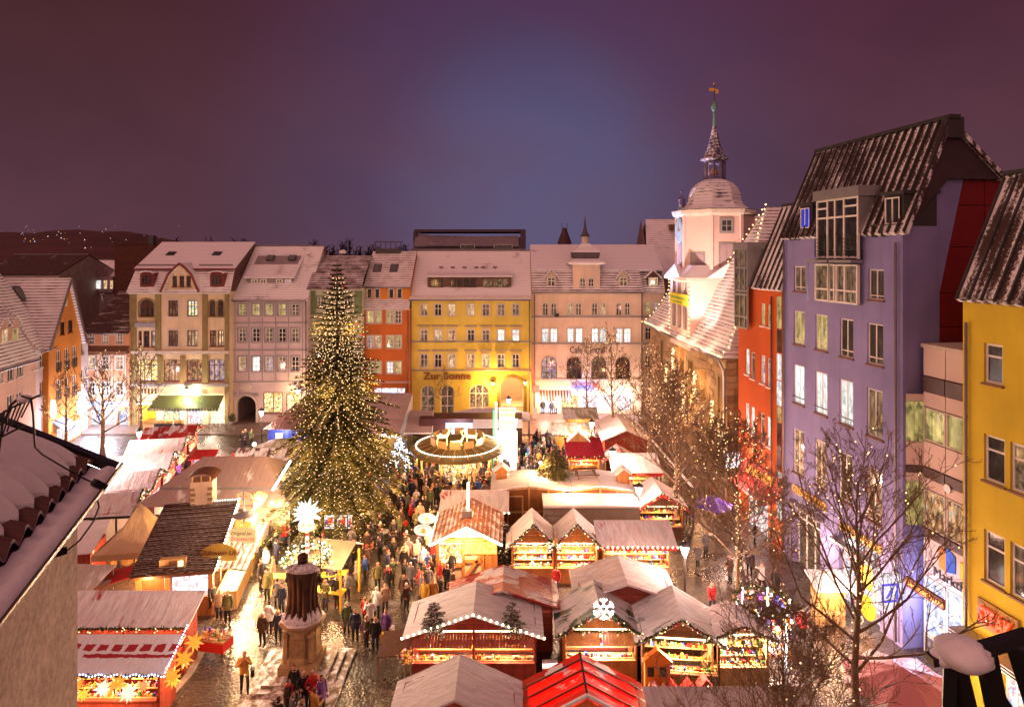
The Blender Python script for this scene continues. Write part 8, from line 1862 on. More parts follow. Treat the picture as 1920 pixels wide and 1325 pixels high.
# ---------------------------------------------------------------- Christmas tree
def fir(label,name,loc,hgt,rad,seed,whorls,per,twigs,bulbs=None,snow=None,trunk_r=.2,bulb_r=.05,base=.06,baubles=0,bstep=.24,cat='christmas tree',bmat2=None):
 rr=random.Random(seed);o=thing(name,label,cat,loc);t=MB();t.tube([(0,0,0),(0,0,hgt*.5),(0,0,hgt*.97)],[trunk_r,trunk_r*.55,.03],8);t.build('trunk',mBark,o);nd=MB();bl=MB();sn=MB();bb=MB()
 for w in range(whorls):
  t0=(w+.5)/whorls;z=hgt*(base+(1-base)*t0**.92);f=(1-t0)
  n=max(4,int(per*(.45+.75*f)));wj=rr.uniform(.80,1.12)
  for i in range(n):
   a=2*PI*(i+rr.random()*.8)/n+w*2.4;lobes=1+.10*math.sin(3*a+1.3)+.08*math.sin(5*a+w*.6)
   L=rad*math.sin(min(1.57,f*1.62))**1.18*wj*rr.uniform(.76,1.12)*lobes+.16;d=Vector((math.cos(a),math.sin(a),0));side=Vector((-d.y,d.x,0))
   up=.50*(1-f)+.05;droop=.16+.42*f
   def pt(s):return Vector((0,0,z))+d*(L*s)+Vector((0,0,L*(up*s-droop*s*s*1.15+.30*max(0,s-.6)**1.5)))
   pts=[pt(s) for s in (0,.25,.5,.75,1.)]
   nd.tube(pts,[.035*L/3+.01,.03*L/3+.008,.02,.012,.006],3,1,False,False)
   m=max(3,int(twigs*L/rad*1.15)+4)
   for k in range(m):
    s=.12+.88*(k+rr.random())/m;p=pt(s);tl=(.24+.46*L/ (rad+.5)*(1-s*.75))*rr.uniform(.7,1.2)*min(1,hgt/7+.28)
    for q in (-1,1):
     e=(d*rr.uniform(.5,.9)+side*q*rr.uniform(.5,.95)+Vector((0,0,rr.uniform(-.30,.12)))).normalized()*tl;wv=e.cross(Vector((0,0,1))).normalized()*tl*.20;tip=p+e;mid=p+e*.45
     nd.add([p,mid+wv,tip,mid-wv],[(0,1,2,3)],0);v2=Vector((0,0,1))*tl*.15;nd.add([p,mid+v2,tip,mid-v2],[(0,1,2,3)],0)
     for h_ in (.35,.6,.82):
      c=p+e*h_;g=(wv.normalized()*rr.choice([-1,1])*.8+e.normalized()*.6+Vector((0,0,rr.uniform(-.2,.3))))*tl*.26;g2=e.normalized()*tl*.05;nd.add([c-g2,c+g2,c+g],[(0,1,2)],0)
     if snow and rr.random()<snow:sn.add([p+Vector((0,0,.03)),mid+wv*.6+Vector((0,0,.035)),tip+Vector((0,0,.03)),mid-wv*.6+Vector((0,0,.035))],[(0,1,2,3)],0)
   if bulbs:
    m=int(L*.85/bstep);
    for k in range(m):s=.22+.80*(k+rr.random()*.7)/max(1,m);
    for k in range(m):
     s=min(1.0,.22+.78*(k+rr.random()*.8)/max(1,m));p=pt(s)+Vector((rr.uniform(-.05,.05),rr.uniform(-.05,.05),rr.uniform(.0,.08)));bl.octa(p,bulb_r*rr.uniform(.8,1.2),1 if bmat2 and rr.random()<.35 else 0)
   if baubles and rr.random()<baubles:p=pt(.9);bb.ball((p.x,p.y,p.z-.15),.10,0,8,5)
 nd.tube([(0,0,hgt*.95),(0,0,hgt*1.02)],[.03,.01],5,0)
 c=nd.build('crown',[mNeedle,mBark],o)
 if bulbs:stuff(bl.build('bulb_chain',[bulbs]+([bmat2] if bmat2 else []),o))
 if snow and sn.f:stuff(sn.build('snow_dusting',mSnow,o))
 if baubles:stuff(bb.build('bauble',mRed,o))
 return o
XT=Vector((-12.35,45.2,0))
xt=fir('huge Christmas fir wrapped in hundreds of warm bulbs in the middle of the market','christmas_tree',XT,18.9,4.15,3,46,17,18,mBulb,.12,.26,.034,.075,.02,.36)
for z,r,k in ((3.0,4.4,5),(6.5,3.6,4),(10.5,2.6,3),(14.5,1.4,2)):
 for i in range(k):a=-PI/2+(i-(k-1)/2)*PI*1.3/k;lamp(xt,(r*math.cos(a),r*math.sin(a),z),60,(1,.66,.26),.4)
fir('small fir covered in blue-white lights beside the carousel crowd','blue_lit_fir',(-10.1,57.6,0),3.0,1.05,5,14,9,6,mBulbB,None,.08,.055,.1,0,.13,'fir tree',mBulbW)
lamp(None,(-10.1,56.2,1.5),60,(.6,.7,1),.3)
lf=LITTLE_FIR;fir(lf[2],'small_fir',lf[0],lf[1],.95,8,13,9,6,mBulb,.5,.06,.03,.08,0,.5,'fir tree')
for x,z,s in ((-3.55,2.9,'left_slope'),(.0,2.9,'r')):
 fir('little snowy fir on the bulb-edged stall roof, '+('on the crowd side' if x<-2 else 'on the snowflake side'),'roof_fir',(x,29.0,2.55),1.15,.45,6 if x<-2 else 7,8,7,4,None,.5,.03,cat='fir tree')
fir('dense round fir bush lying on the plywood shed roof','roof_bush',(3.1,47.3,3.0),2.0,1.3,9,14,12,8,None,.05,.08,cat='bush')
fir('dark fir bush beside the grey awning behind the blue-lit fir','fir_bush',(-9.0,60.2,0),2.4,1.6,10,12,10,7,None,None,.08,cat='bush')
# ---------------------------------------------------------------- bare trees
def bare_tree(label,loc,hgt,spread,seed,trunk_r=.14,first=.30,bulbs=120,depth=4,lean=0.0,dens=1.0,twig=.016,leaves=0,bmin=0.0,el0=.45):
 rr=random.Random(seed);o=thing('bare_tree',label,'tree',loc);tk=MB();cr=MB();bp=[];bs=.034
 top=Vector((lean*hgt,rr.uniform(-.2,.2),hgt*.93));n=8;ax=[Vector((0,0,0)).lerp(top,i/n)+Vector((math.sin(i*1.3+seed)*.05,math.cos(i*1.7+seed)*.05,0))*min(1,i) for i in range(n+1)];rad=[trunk_r*(1-.88*(i/n)**.9)*(1.35 if i==0 else 1) for i in range(n+1)]
 tk.tube(ax,rad,7)
 def at(t):i=min(n-1,int(t*n));return ax[i].lerp(ax[i+1],t*n-i)
 def grow(p,d,L,r,lev):
  k=4 if lev<=1 else 3;pts=[p];q=p.copy();dd=d.copy();
  for i in range(k):
   dd=(dd+Vector((rr.gauss(0,.13),rr.gauss(0,.13),.10 if lev<3 else .05))).normalized();q=q+dd*(L/k);pts.append(q.copy())
  cr.tube(pts,[max(twig*.7,r*(1-.75*i/k)) for i in range(k+1)],5 if lev==1 else 3,0,lev==1,False)
  if lev<=2:
   for a,b in zip(pts,pts[1:]):bp.append((a,b))
  if lev<depth:
   m=max(2,int((6.0,5.0,4.2)[min(lev-1,2)]*dens*rr.uniform(.75,1.2)*(max(.3,min(1,L/(spread*.62))) if lev==1 else 1)))
   for j in range(m):
    t=.22+.78*(j+rr.random()*.7)/m;i=min(k-1,int(t*k));s=pts[i].lerp(pts[i+1],min(1,t*k-i));u=dd.orthogonal().normalized();u.rotate(Matrix.Rotation(rr.uniform(0,2*PI),3,dd));nd=(dd*rr.uniform(.55,.9)+u*rr.uniform(.5,.85)+Vector((0,0,.12))).normalized()
    grow(s,nd,L*(1-.45*t)*rr.uniform(.42,.62),max(twig,r*.48),lev+1)
 m=int(20*dens)
 for j in range(m):
  t=first+(1-first)*(j+.3)/m;a=j*2.4+rr.uniform(-.4,.4);f=1-((t-first)/(1-first));el=el0+.80*(1-f)
  d=Vector((math.cos(a)*math.cos(el),math.sin(a)*math.cos(el),math.sin(el)));grow(at(min(.999,t)),d,spread*(.35+.75*f)*rr.uniform(.75,1.1),trunk_r*(.13+.22*f),1)
 tk.build('trunk',mBranch,o);cr.build('crown',mBranch,o)
 b=MB()
 for i in range(bulbs):
  p,q=rr.choice(bp);c=p.lerp(q,rr.random())+Vector((rr.uniform(-.04,.04),rr.uniform(-.04,.04),rr.uniform(-.02,.05)))
  if c.z<bmin*hgt:continue
  b.octa(c,bs)
 for i in range(bulbs//3):t=rr.uniform(max(.12,first-.12),.75);c=at(t)+Vector((math.cos(i*2.2),math.sin(i*2.2),0))*(trunk_r*.9);b.octa(c,bs)
 if bulbs:stuff(b.build('bulb_chain',mBulb,o))
 if leaves:
  lf_=MB()
  for i in range(leaves):p,q=rr.choice(bp);c=p.lerp(q,rr.random());u=Vector((rr.gauss(0,1),rr.gauss(0,1),rr.gauss(0,1))).normalized()*.09;w=u.orthogonal();lf_.add([c,c+u+w,c+u*2,c+u-w],[(0,1,2,3)])
  stuff(lf_.build('leaf',plain('withered_leaf',(.14,.13,.03)),o))
 return o
bare_tree('largest bare tree with sparse warm bulbs rising before the bank sign',(12.9,24.0,0),11.7,6.2,1,.20,.34,90,4,0.0,1.15,.011)
bare_tree('bare tree with a pale trunk and bulb-lined boughs beside the violet umbrella',(11.75,33.0,0),10.4,5.0,2,.17,.36,190,4,-.01,1.4,.014,el0=.35)
bare_tree('bulb-strung bare tree between the red-hemmed stall and the town hall',(11.6,44.8,0),11.8,4.8,3,.20,.28,230,4,-.03,1.25)
bare_tree('bulb-strung bare tree rising over the red-patched stall roofs',(12.0,56.0,0),11.6,4.3,4,.20,.30,210,4,0,1.1)
bare_tree('bulb-strung bare tree in front of the fish shop windows',(10.2,64.6,0),11.8,4.6,5,.20,.30,170,4,-.02,.9,0.018,leaves=40)
bare_tree('bare tree standing closest to the café lettering',(8.3,71.0,0),10.4,3.9,6,.17,.30,120,4,0,.85,0.018,leaves=30)
bare_tree('bare tree between the town hall windows and the long canopy',(15.0,55.0,0),9.6,3.2,7,.16,.32,120,4,0,.85)
bare_tree('low thorny bare tree filling the lower edge before the toy kiosk',(8.6,20.6,0),7.8,5.2,8,.13,.12,16,4,.02,1.5,.009,el0=.5)
bare_tree('bare tree with thin bulbs before the orange gabled house',(-43.2,62.0,0),9.2,3.6,9,.16,.26,110,4,0,.85,.020)
bare_tree('bare tree with a thick trunk standing alone on the wet cobbles',(-38.7,60.5,0),10.0,4.2,10,.24,.28,190,4,0,.95,.020)
bare_tree('bare tree in front of the art nouveau house entrance',(-40.6,70.0,0),9.4,3.9,11,.20,.28,180,4,0,.9,.020)
bare_tree('slim young bare tree in front of the yellow guest house',(-8.0,75.6,0),6.4,2.2,12,.09,.30,0,4,0,.8,.02)
bare_tree('leafless shrub poking up at the lower edge beside the monument steps',(-5.2,21.8,0),4.9,2.0,13,.06,.3,0,3,.02,.9,.008)
# ---------------------------------------------------------------- lamps
def street_lamp(label,x,y,z=4.0,power=270,col=(1,.74,.60)):
 o=thing('street_lamp',label,'street lamp',(x,y,0),0,'old street lamps');m=MB();m.lathe((0,0,0),[(.16,0),(.16,.5),(.10,.6),(.07,.9),(.05,z-.75),(.10,z-.62),(.05,z-.55)],10);m.build('post',mBlack,o);m=MB();m.lathe((0,0,0),[(.13,z-.5),(.26,z),(.24,z+.02)],6);m.build('lantern',mGlass,o);m=MB();m.lathe((0,0,0),[(.32,z+.02),(.22,z+.16),(.08,z+.24),(.03,z+.36)],6)
 for i in range(6):a=2*PI*i/6;m.beam((.135*math.cos(a),.135*math.sin(a),z-.5),(.265*math.cos(a),.265*math.sin(a),z),.025)
 m.build('cap',mBlack,o)
 for i in range(1):lamp(o,(0,-.42,z-.30),power,col,.2)
 return o
for x,y,lab in ((7.5,60.2,'lit lantern post beside the cream-green stall'),(8.05,51.4,'lit lantern post next to the crimson-roofed stall'),(8.6,43.4,'lit lantern post at the end of the grey container'),(9.35,34.6,'lit lantern post between the flat red-edged stall and the bare trees'),(-33.2,57.0,'lit lantern post on the open cobbles beyond the stall row'),(-25.3,64.6,'lit lantern post in front of the house with the dark archway'),(-.35,70.0,'lit lantern post rising behind the neon tower')):street_lamp(lab,x,y,3.8)
o=thing('flood_lamp','dazzling white lamp behind the snowed foreground gutter','lamp',(-31.3,49.0,0));m=MB();m.tube([(0,0,0),(0,0,3.6)],.05,6);m.build('pole',mBlack,o);m=MB();m.box(-.3,.3,-.1,.1,3.6,3.85);m.build('lamp_head',mBulbW,o);lamp(o,(.4,-.5,3.5),420,(1,.86,.84),.2)
for bx,by,bz,lab,pw,cl in ((-37.0,72.7,4.2,'wall lantern between the beige and the lilac house',120,(1,.8,.6)),(-24.6,73.6,3.9,'star-bright wall lamp over the yellow-lit shop windows',120,(1,.75,.4)),(-2.3,76.9,4.1,'large amber wall lantern beside the arched portal',360,(1,.60,.14)),(1.6,76.9,4.2,'small amber wall lantern on the far side of the portal',60,(1,.5,.12))):
 o=thing('wall_lantern',lab,'lantern',(bx,by,bz));m=MB();m.lathe((0,0,0),[(.10,-.35),(.26,.1),(.24,.13)],6);m.build('glass',emis('amber_lantern_glass',(1,.70,.16),6) if pw>300 or pw<100 else mGlass,o);m=MB();m.lathe((0,0,0),[(.3,.13),(.08,.3),(.03,.4)],6);m.beam((0,.05,.2),(0,.75,.3),.05);m.build('bracket',mBlack,o);lamp(o,(0,-.45,-.05),pw,cl,.15)
# lamp cords across the market: each a thin cable with lamps
for (p,q,lab) in (((-2.0,49.5,4.3),(2.1,47.2,4.2),'cable with a glaring bulb at the plywood shed corner'),((3.9,45.6,4.1),(4.2,44.4,3.3),'tilted light tube at the gap between the plywood sheds')):
 o=thing('light_cable',lab,'lamp',p);m=MB();m.tube([(0,0,0),Vector(q)-Vector(p)],.02,4);m.build('cable',mBlack,o);d=Vector(q)-Vector(p);m=MB();m.ball(d,.13,0,8,5);m.build('bulb',mBulbW,o);lamp(o,d+Vector((0,-.3,.15)),130,W1,.15)
o=thing('light_tube_sign','slanted white light tube hanging at the edge of the tall fir','lamp',P(530,890,41.5));m=MB();m.beam((-.65,0,-1.0),(.5,0,.9),.12);m.build('tube',mTubeW,o);m=MB();m.tube([(.5,0,.9),(1.4,.6,2.0)],.02,4);m.build('cable',mBlack,o);lamp(o,(-.1,-.4,0),60,(1,.9,.85),.2)
# ---------------------------------------------------------------- star pole pyramid, canopy tables, pictures
def star_pole():
 x,y=-10.75,33.6;o=thing('star_pole','candy-striped pole crowned by a big white many-pointed star','star pole',(x,y,0));m=MB();
 for i in range(14):m.lathe((0,0,2.9+i*.17),[(.10,0),(.10,.17)],8,i % 2)
 m.lathe((0,0,0),[(.12,0),(.12,2.9)],8,0);m.build('pole',[mWhite,mRed],o);m=MB();star_mesh(m,(0,0,5.95),.82,34,0,2);m.build('star',emis('star_glow',(1,.90,.74),1.7),o);lamp(o,(0,-1.0,5.9),260,(1,.88,.72),.3)
 m=MB()
 for i in range(6):a=2*PI*i/6;m.tube([(0,0,5.15),(1.15*math.cos(a),1.15*math.sin(a),3.75)],.015,4)
 m.build('stay',mBlack,o);m=MB();m.lathe((0,0,0),[(.42,5.15),(.48,5.2),(.1,5.3)],10);
 for i in range(8):a=2*PI*i/8;m.ball((.4*math.cos(a),.4*math.sin(a),5.2),.08,0,6,4)
 m.build('collar',mWoodL,o);m=MB();rr=random.Random(3)
 for i in range(420):
  a=rr.uniform(0,2*PI);r=1.05+rr.gauss(0,.16);c=Vector((r*math.cos(a),r*math.sin(a),3.65+rr.gauss(0,.16)));d=Vector((rr.gauss(0,1),rr.gauss(0,1),rr.gauss(0,1))).normalized()*.16;s=d.orthogonal()*.35;m.add([c-s,c+s,c+d],[(0,1,2)],0)
  if i % 3==0:m.ball(c+Vector((0,0,.06)),.05,1 if i % 2 else 2,6,4)
 stuff(m.build('lit_wreath',[mGreen,mBulbW,mBulb],o));m=MB();m.lathe((0,0,0),[(1.0,3.5),(1.05,3.6),(.3,3.62)],16);m.build('wreath_ring',mWoodL,o)
 for a in (-2.4,-1.2,0.2,2):lamp(o,(1.7*math.cos(a),1.7*math.sin(a),3.7),60,(1,.82,.5),.2)
star_pole()
def canopy_stand():
 o=thing('canopy_stand','small stand with a boarded cream roof in the crowd behind the statue','stand',(-10.3,35.9,0),-.2);m=MB()
 for i in range(12):m.slab([(-1.25+i*.21,-1.0,2.45),(-1.25+i*.21+.195,-1.0,2.45),(-1.25+i*.21+.195,.9,3.15),(-1.25+i*.21,.9,3.15)],.04)
 m.build('roof',plain('cream_boards',(.52,.38,.22)),o);m=MB();m.slab([(1.25,1.9,2.6),(-1.25,1.9,2.6),(-1.25,.92,3.15),(1.25,.92,3.15)],.04);m.build('rear_roof',mSnow,o);pm=MB().box(-.05,.05,-.05,.05,0,2.5).mesh('post',[mYellowP])
 for x in (-1.15,1.15):
  for yy in (-.85,1.5):link('post',pm,o,(x,yy,0))
 m=MB();m.box(-1.2,1.2,-.8,-.2,.95,1.02);m.build('counter',mYellowP,o);lamp(o,(0,.2,2.2),130,W1,.15)
 for i,(px,py,lab) in enumerate(((530,1108,'yellow wooden bar table at the side of the statue'),(628,1103,'yellow wooden bar table under the small cream canopy'),(575,1060,'yellow wooden bar table behind the lit wreath'))):
  t=thing('bar_table',lab,'table',G(px,py+6),.2*i);m=MB();m.box(-.75,.75,-.3,.3,1.03,1.09);m.build('table_top',mYellowP,t);m=MB()
  for x in (-.6,.6):m.beam((x,-.28,0),(x,.25,1.03),.06);m.beam((x,.28,0),(x,-.25,1.03),.06)
  m.build('trestle',mYellowP,t)
 for i,(px,py,lab) in enumerate(((617,998,'picture panel with a blue and red figure under the fir, nearer the star'),(641,1000,'picture panel with a red figure under the fir, in the middle'),(656,990,'narrow picture panel under the fir, at its far side'))):
  c=P(px,py,42.6);s=thing('picture_stand',lab,'panel',(c.x,c.y,0));m=MB();w=.32 if i<2 else .12;m.box(-w,w,0,.06,1.3,2.2);m.box(-.03,.03,.02,.06,0,1.3,1);m.build('panel',[emis('lit_panel_white',(1,.92,.85),.9),mBlack],s);m=MB();m.box(-w*.75,w*.2,-.01,-.001,1.4,1.9,0);m.box(-w*.3,w*.75,-.016,-.0105,1.55,2.05,1);m.ball((w*.1,-.02,1.95),.1,2,8,5);m.build('picture',[mBluP,mRed,mPinkP],s)
 for px,py,lab in ((700,992,'round standing table among the crowd close to the fir, first in the row'),(718,1026,'round standing table between the fir and the hut'),(505,1000,'round standing table under the green glow')):
  t=thing('standing_table',lab,'table',G(px,py));m=MB();m.lathe((0,0,0),[(.3,0),(.3,.03),(.04,.06),(.04,1.05),(.42,1.06),(.42,1.1),(.02,1.11)],14);m.build('table_body',mSteel,t)
 g=thing('green_pennant_canopy','small canopy with green glowing pennants beside the sausage signs','canopy',(-17.3,39.6,0));m=MB();m.slab([(-1.3,-1.0,2.5),(1.2,-1.0,2.5),(1.4,1.2,3.1),(-1.3,1.2,3.1)],.05);m.build('roof',mWoodB,g);m=MB()
 for i in range(8):m.prism([(1.25,-1+i*.28,2.5+i*.08),(1.25,-.78+i*.28,2.56+i*.08),(1.3,-.9+i*.28,2.1+i*.08)],(.02,0,0))
 m.build('pennant',emis('green_pennant',(.1,.75,.45),.8),g);m=MB()
 for x,y in ((-1.2,-.9),(1.15,-.9),(1.3,1.1),(-1.2,1.1)):m.tube([(x,y,0),(x,y,2.5 if y<0 else 3.05)],.04,6)
 m.build('post',mWoodL,g);lamp(g,(1.8,0,2.2),40,(.4,1,.65),.3);s=thing('bulb_star_light','dazzling bulb under the edge of the green-pennant canopy','lamp',P(510,942,41));m=MB();m.ball((0,0,0),.12,0,8,5);m.build('bulb',mBulbW,s);lamp(s,(0,-.3,0),90,W2,.15)
canopy_stand()
# ---------------------------------------------------------------- statue and its platform
def statue():
 x,y=-9.75,29.6;pl=thing('monument_platform','stepped stone monument platform dusted with snow','platform',(x,y,0));ps=snowy('snow_dusted_slabs',(.16,.115,.075),.44,None,2.2,.6)
 k=0
 for i,(h0,hw,hd) in enumerate(((0.004,2.1,1.95),(.16,1.72,1.6),(.32,1.38,1.3))):
  n=4 if i<2 else 3
  for a in range(n):
   m=MB();m.box(-hw+2*hw*a/n+.012,-hw+2*hw*(a+1)/n-.012,-hd-(.25 if i==0 else 0),hd,h0,h0+.155);m.build('step_slab',ps,pl)
 st=thing('duke_statue','dark bronze robed statue seen from behind, snow on its shoulders, on a stone pedestal','statue',(x,y+.2,.475));ms=plain('pedestal_sandstone',(.36,.25,.125),.85,.35,2.5,bump=.5,bs=10);m=MB();m.lathe((0,0,0),[(1.22,0),(1.22,.35),(1.05,.45)],4,0,PI/4);m.build('plinth',ms,st)
 m=MB();m.lathe((0,0,0),[(.90,.45),(.90,.62),(.80,.7),(.78,1.75),(.84,1.82),(.88,1.95)],8,0,PI/8);m.build('pedestal',ms,st)
 for i in range(4):
  a=PI/4+PI/2*i;m=MB();m.lathe((.80*math.cos(a),.80*math.sin(a),0),[(.16,.5),(.14,1.55),(.2,1.65),(.2,1.75),(.02,1.85)],6);m.build('corner_pier',ms,st)
 m=MB();m.box(-.36,.36,-.765,-.72,.85,1.55);m.build('inscription_panel',plain('worn_stone_panel',(.30,.20,.10),.85,.3,4,bump=.4,bs=14),st)
 m=MB();m.lathe((0,0,0),[(.88,1.95),(1.04,2.02),(1.06,2.12),(.92,2.18)],8,0,PI/8);cn=m.build('cornice',ms,st);m=MB();m.lathe((0,0,0),[(.98,2.17),(.96,2.23),(.4,2.30),(.02,2.31)],8,0,PI/8,True);m.build('snow_layer',mSnow,cn)
 # robed figure: pleated cloak, collar, head with cap, raised sword
 br=plain('dark_bronze',(.075,.040,.028),.42,.3,3,metal=.6);n=96;prof=[(0,.80,.70),(.12,.76,.66),(.6,.66,.54),(1.2,.64,.48),(1.75,.70,.48),(2.05,.78,.46),(2.25,.70,.38),(2.38,.44,.30),(2.46,.20,.19),(2.52,.15,.15)];vs=[]
 for z,rx,ry in prof:
  pl_=.15*max(0,1-z/2.25)
  for j in range(n):a=2*PI*j/n;f=1+pl_*(abs(math.cos(a*8))-.5)*1.6+pl_*.5*math.sin(a*5+1);vs.append((rx*f*math.cos(a),ry*f*math.sin(a),2.25+z))
 m=MB();m.add(vs,[(i*n+j,i*n+(j+1) % n,(i+1)*n+(j+1) % n,(i+1)*n+j) for i in range(len(prof)-1) for j in range(n)],0,True);m.ball((0,.04,4.92),.23,0,12,8,1.15);m.ball((0,.20,4.90),.05,0,6,4);m.lathe((0,.03,0),[(.22,4.97),(.26,5.0),(.24,5.06),(.12,5.12),(.02,5.13)],12,0,sm=True);m.lathe((0,.05,0),[(.25,4.72),(.26,4.85),(.24,4.98)],12,0,sm=True)
 m.tube([(.55,.1,4.35),(.78,.12,3.85),(.66,.42,3.55)],[.16,.13,.09],8);m.tube([(-.55,.1,4.35),(-.76,.15,3.85),(-.45,.45,3.75)],[.16,.13,.09],8)
 fo=m.build('figure',br,st);m=MB();m.tube([(.70,.42,3.3),(.72,.44,5.9)],[.035,.015],5);m.beam((.52,.43,3.75),(.88,.43,3.75),.05);m.build('sword',br,fo);m=MB();n=24
 vs=[]
 for z,rx,ry in ((2.12,.76,.455),(2.16,.78,.47),(2.27,.71,.40),(2.40,.45,.31),(2.45,.24,.22)):
  for j in range(n+1):a=PI*1.02+PI*.96*j/n;g=1.0+.02*math.sin(j*1.9);vs.append((rx*g*math.cos(a)*1.01,ry*g*math.sin(a)*1.04,2.25+z+.03+(.03*math.sin(j*2.7) if z<2.1 else 0)))
 m.add(vs,[(i*(n+1)+j,i*(n+1)+j+1,(i+1)*(n+1)+j+1,(i+1)*(n+1)+j) for i in range(4) for j in range(n)],0,True);m.build('shoulder_snow',snowy('patchy_statue_snow',(.075,.04,.028),.62,None,3.0,.45),fo)
 m=MB();rr=random.Random(2)
 for i in range(26):a=PI+PI*i/26;L_=rr.uniform(.82,.95);m.tube([(.70*math.cos(a),.60*math.sin(a),2.48+rr.uniform(0,.2)),(.80*math.cos(a),.70*math.sin(a),2.36),(L_*math.cos(a),L_*math.sin(a),2.29)],[.03,.06,.05],5)
 m.build('hem_snow',mSnow,fo)
 lamp(st,(0,2.2,.6),30,W1,.2) if 0 else None
statue()
# ---------------------------------------------------------------- people
def person_base(pose,seed):
 J={}
 def j(n,p,par,r,r2=None):J[n]=[Vector(p),par,(r,r2 or r)]
 j('pelvis',(0,0,.95),None,.165,.135);j('spine',(0,.0,1.15),'pelvis',.165,.135);j('chest',(0,.0,1.34),'spine',.185,.145);j('collar',(0,.01,1.47),'chest',.10,.09);j('neck',(0,0,1.53),'collar',.055);j('jaw',(0,-.03,1.59),'neck',.078,.085);j('skull',(0,-.005,1.675),'jaw',.092,.105);j('crown',(0,.0,1.745),'skull',.055)
 for s,t in ((1,'l'),(-1,'r')):
  j('shoulder'+t,(s*.17,0,1.42),'chest',.085);j('elbow'+t,(s*.255,.04,1.15),'shoulder'+t,.066);j('wrist'+t,(s*.25,-.06,.92),'elbow'+t,.045);j('hand'+t,(s*.245,-.085,.855),'wrist'+t,.038)
  j('hip'+t,(s*.095,0,.86),'pelvis',.105);j('knee'+t,(s*.105,-.02,.50),'hip'+t,.072);j('ankle'+t,(s*.11,.03,.10),'knee'+t,.052);j('toe'+t,(s*.125,-.13,.045),'ankle'+t,.045)
 def mv(**k):
  for n,p in k.items():J[n][0]=Vector(p)
 if pose==1:mv(elbowl=(.27,.02,1.15),wristl=(.17,-.26,1.17),handl=(.13,-.33,1.19),elbowr=(-.27,.02,1.15),wristr=(-.16,-.26,1.14),handr=(-.11,-.33,1.15))
 if pose==2:mv(kneel=(.10,-.16,.52),anklel=(.10,-.20,.12),toel=(.11,-.36,.06),kneer=(-.10,.03,.49),ankler=(-.10,.24,.15),toer=(-.11,.12,.05),elbowl=(.25,.14,1.17),wristl=(.25,.10,.93),handl=(.25,.06,.87),elbowr=(-.25,-.10,1.17),wristr=(-.24,-.24,.99),handr=(-.23,-.29,.94))
 if pose==3:mv(elbowl=(.28,-.10,1.16),wristl=(.14,-.30,1.40),handl=(.10,-.32,1.49),jaw=(.02,-.05,1.58),elbowr=(-.29,.05,1.16),wristr=(-.2,-.13,.98),handr=(-.15,-.18,.95))
 if pose==4:mv(elbowl=(.28,-.12,1.20),wristl=(.11,-.27,1.46),handl=(.07,-.28,1.54),elbowr=(-.28,-.12,1.20),wristr=(-.10,-.27,1.45),handr=(-.06,-.28,1.53),kneel=(.16,-.36,.66),anklel=(.16,-.40,.27),toel=(.17,-.56,.23))
 if pose==5:mv(elbowl=(.25,.05,1.15),wristl=(.10,-.16,1.02),handl=(.04,-.19,1.01),hipl=(.075,0,.86),hipr=(-.075,0,.86),kneel=(.07,-.02,.5),kneer=(-.07,-.01,.5),anklel=(.07,.03,.1),ankler=(-.08,.03,.1),toel=(.08,-.13,.045),toer=(-.10,-.13,.045))
 names=list(J);idx={n:i for i,n in enumerate(names)};me=D.meshes.new('person_skeleton');me.from_pydata([J[n][0] for n in names],[(idx[n],idx[J[n][1]]) for n in names if J[n][1]],[])
 o=D.objects.new('person_skeleton',me);COL.objects.link(o);sk=o.modifiers.new('skin','SKIN');sk.use_smooth_shade=True;sd=o.modifiers.new('sub','SUBSURF');sd.levels=1;sd.render_levels=1
 if not me.skin_vertices:me.attributes
 for n,v in zip(names,me.skin_vertices[0].data):v.radius=J[n][2];v.use_root=(n=='pelvis')
 bpy.context.view_layer.update();dg=bpy.context.evaluated_depsgraph_get();out=D.meshes.new_from_object(o.evaluated_get(dg));D.objects.remove(o);D.meshes.remove(me);out.name='person'
 reg={'pelvis':0,'spine':0,'chest':0,'collar':0,'neck':2,'jaw':2,'skull':2,'crown':3}
 for t in 'lr':reg.update({'shoulder'+t:0,'elbow'+t:0,'wrist'+t:0,'hand'+t:2,'hip'+t:1,'knee'+t:1,'ankle'+t:4,'toe'+t:4})
 segs=[(J[n][0],J[J[n][1]][0],reg[n]) for n in names if J[n][1]]
 import bmesh
 bm=bmesh.new();bm.from_mesh(out)
 for f in bm.faces:
  c=f.calc_center_median();best=9;r=0
  for a,b,g in segs:
   d=b-a;t=max(0,min(1,(c-a).dot(d)/max(1e-6,d.length_squared)));e=(c-a-d*t).length
   if e<best:best,r=e,g
  if c.z>1.50 and abs(c.x)<.16 and r in (0,2,3):r=2 if (c.z>1.55 and c.y<-.035 and c.z<1.70) else 3 if c.z>1.58 else 0
  if r==1 and c.z>.80:r=0
  f.material_index=r;f.smooth=True
 # face details, fingers, coat hem
 def addm(mb):
  o_=[bm.verts.new(v) for v in mb.v]
  for f,m_ in zip(mb.f,mb.m):
   try:q=bm.faces.new([o_[i] for i in f]);q.material_index=m_
   except ValueError:pass
 x=MB();hy=J['jaw'][0];x.add([(hy.x-.014,-.125,1.655),(hy.x+.014,-.125,1.655),(hy.x,-.155,1.625),(hy.x,-.12,1.69)],[(0,1,2),(0,2,3),(1,3,2)],2)
 for s in (-1,1):x.octa((hy.x+s*.035,-.112,1.675),.012,4);x.octa((s*.098,0,1.655),.024,2)
 x.box(hy.x-.025,hy.x+.025,-.125,-.11,1.588,1.597,0)
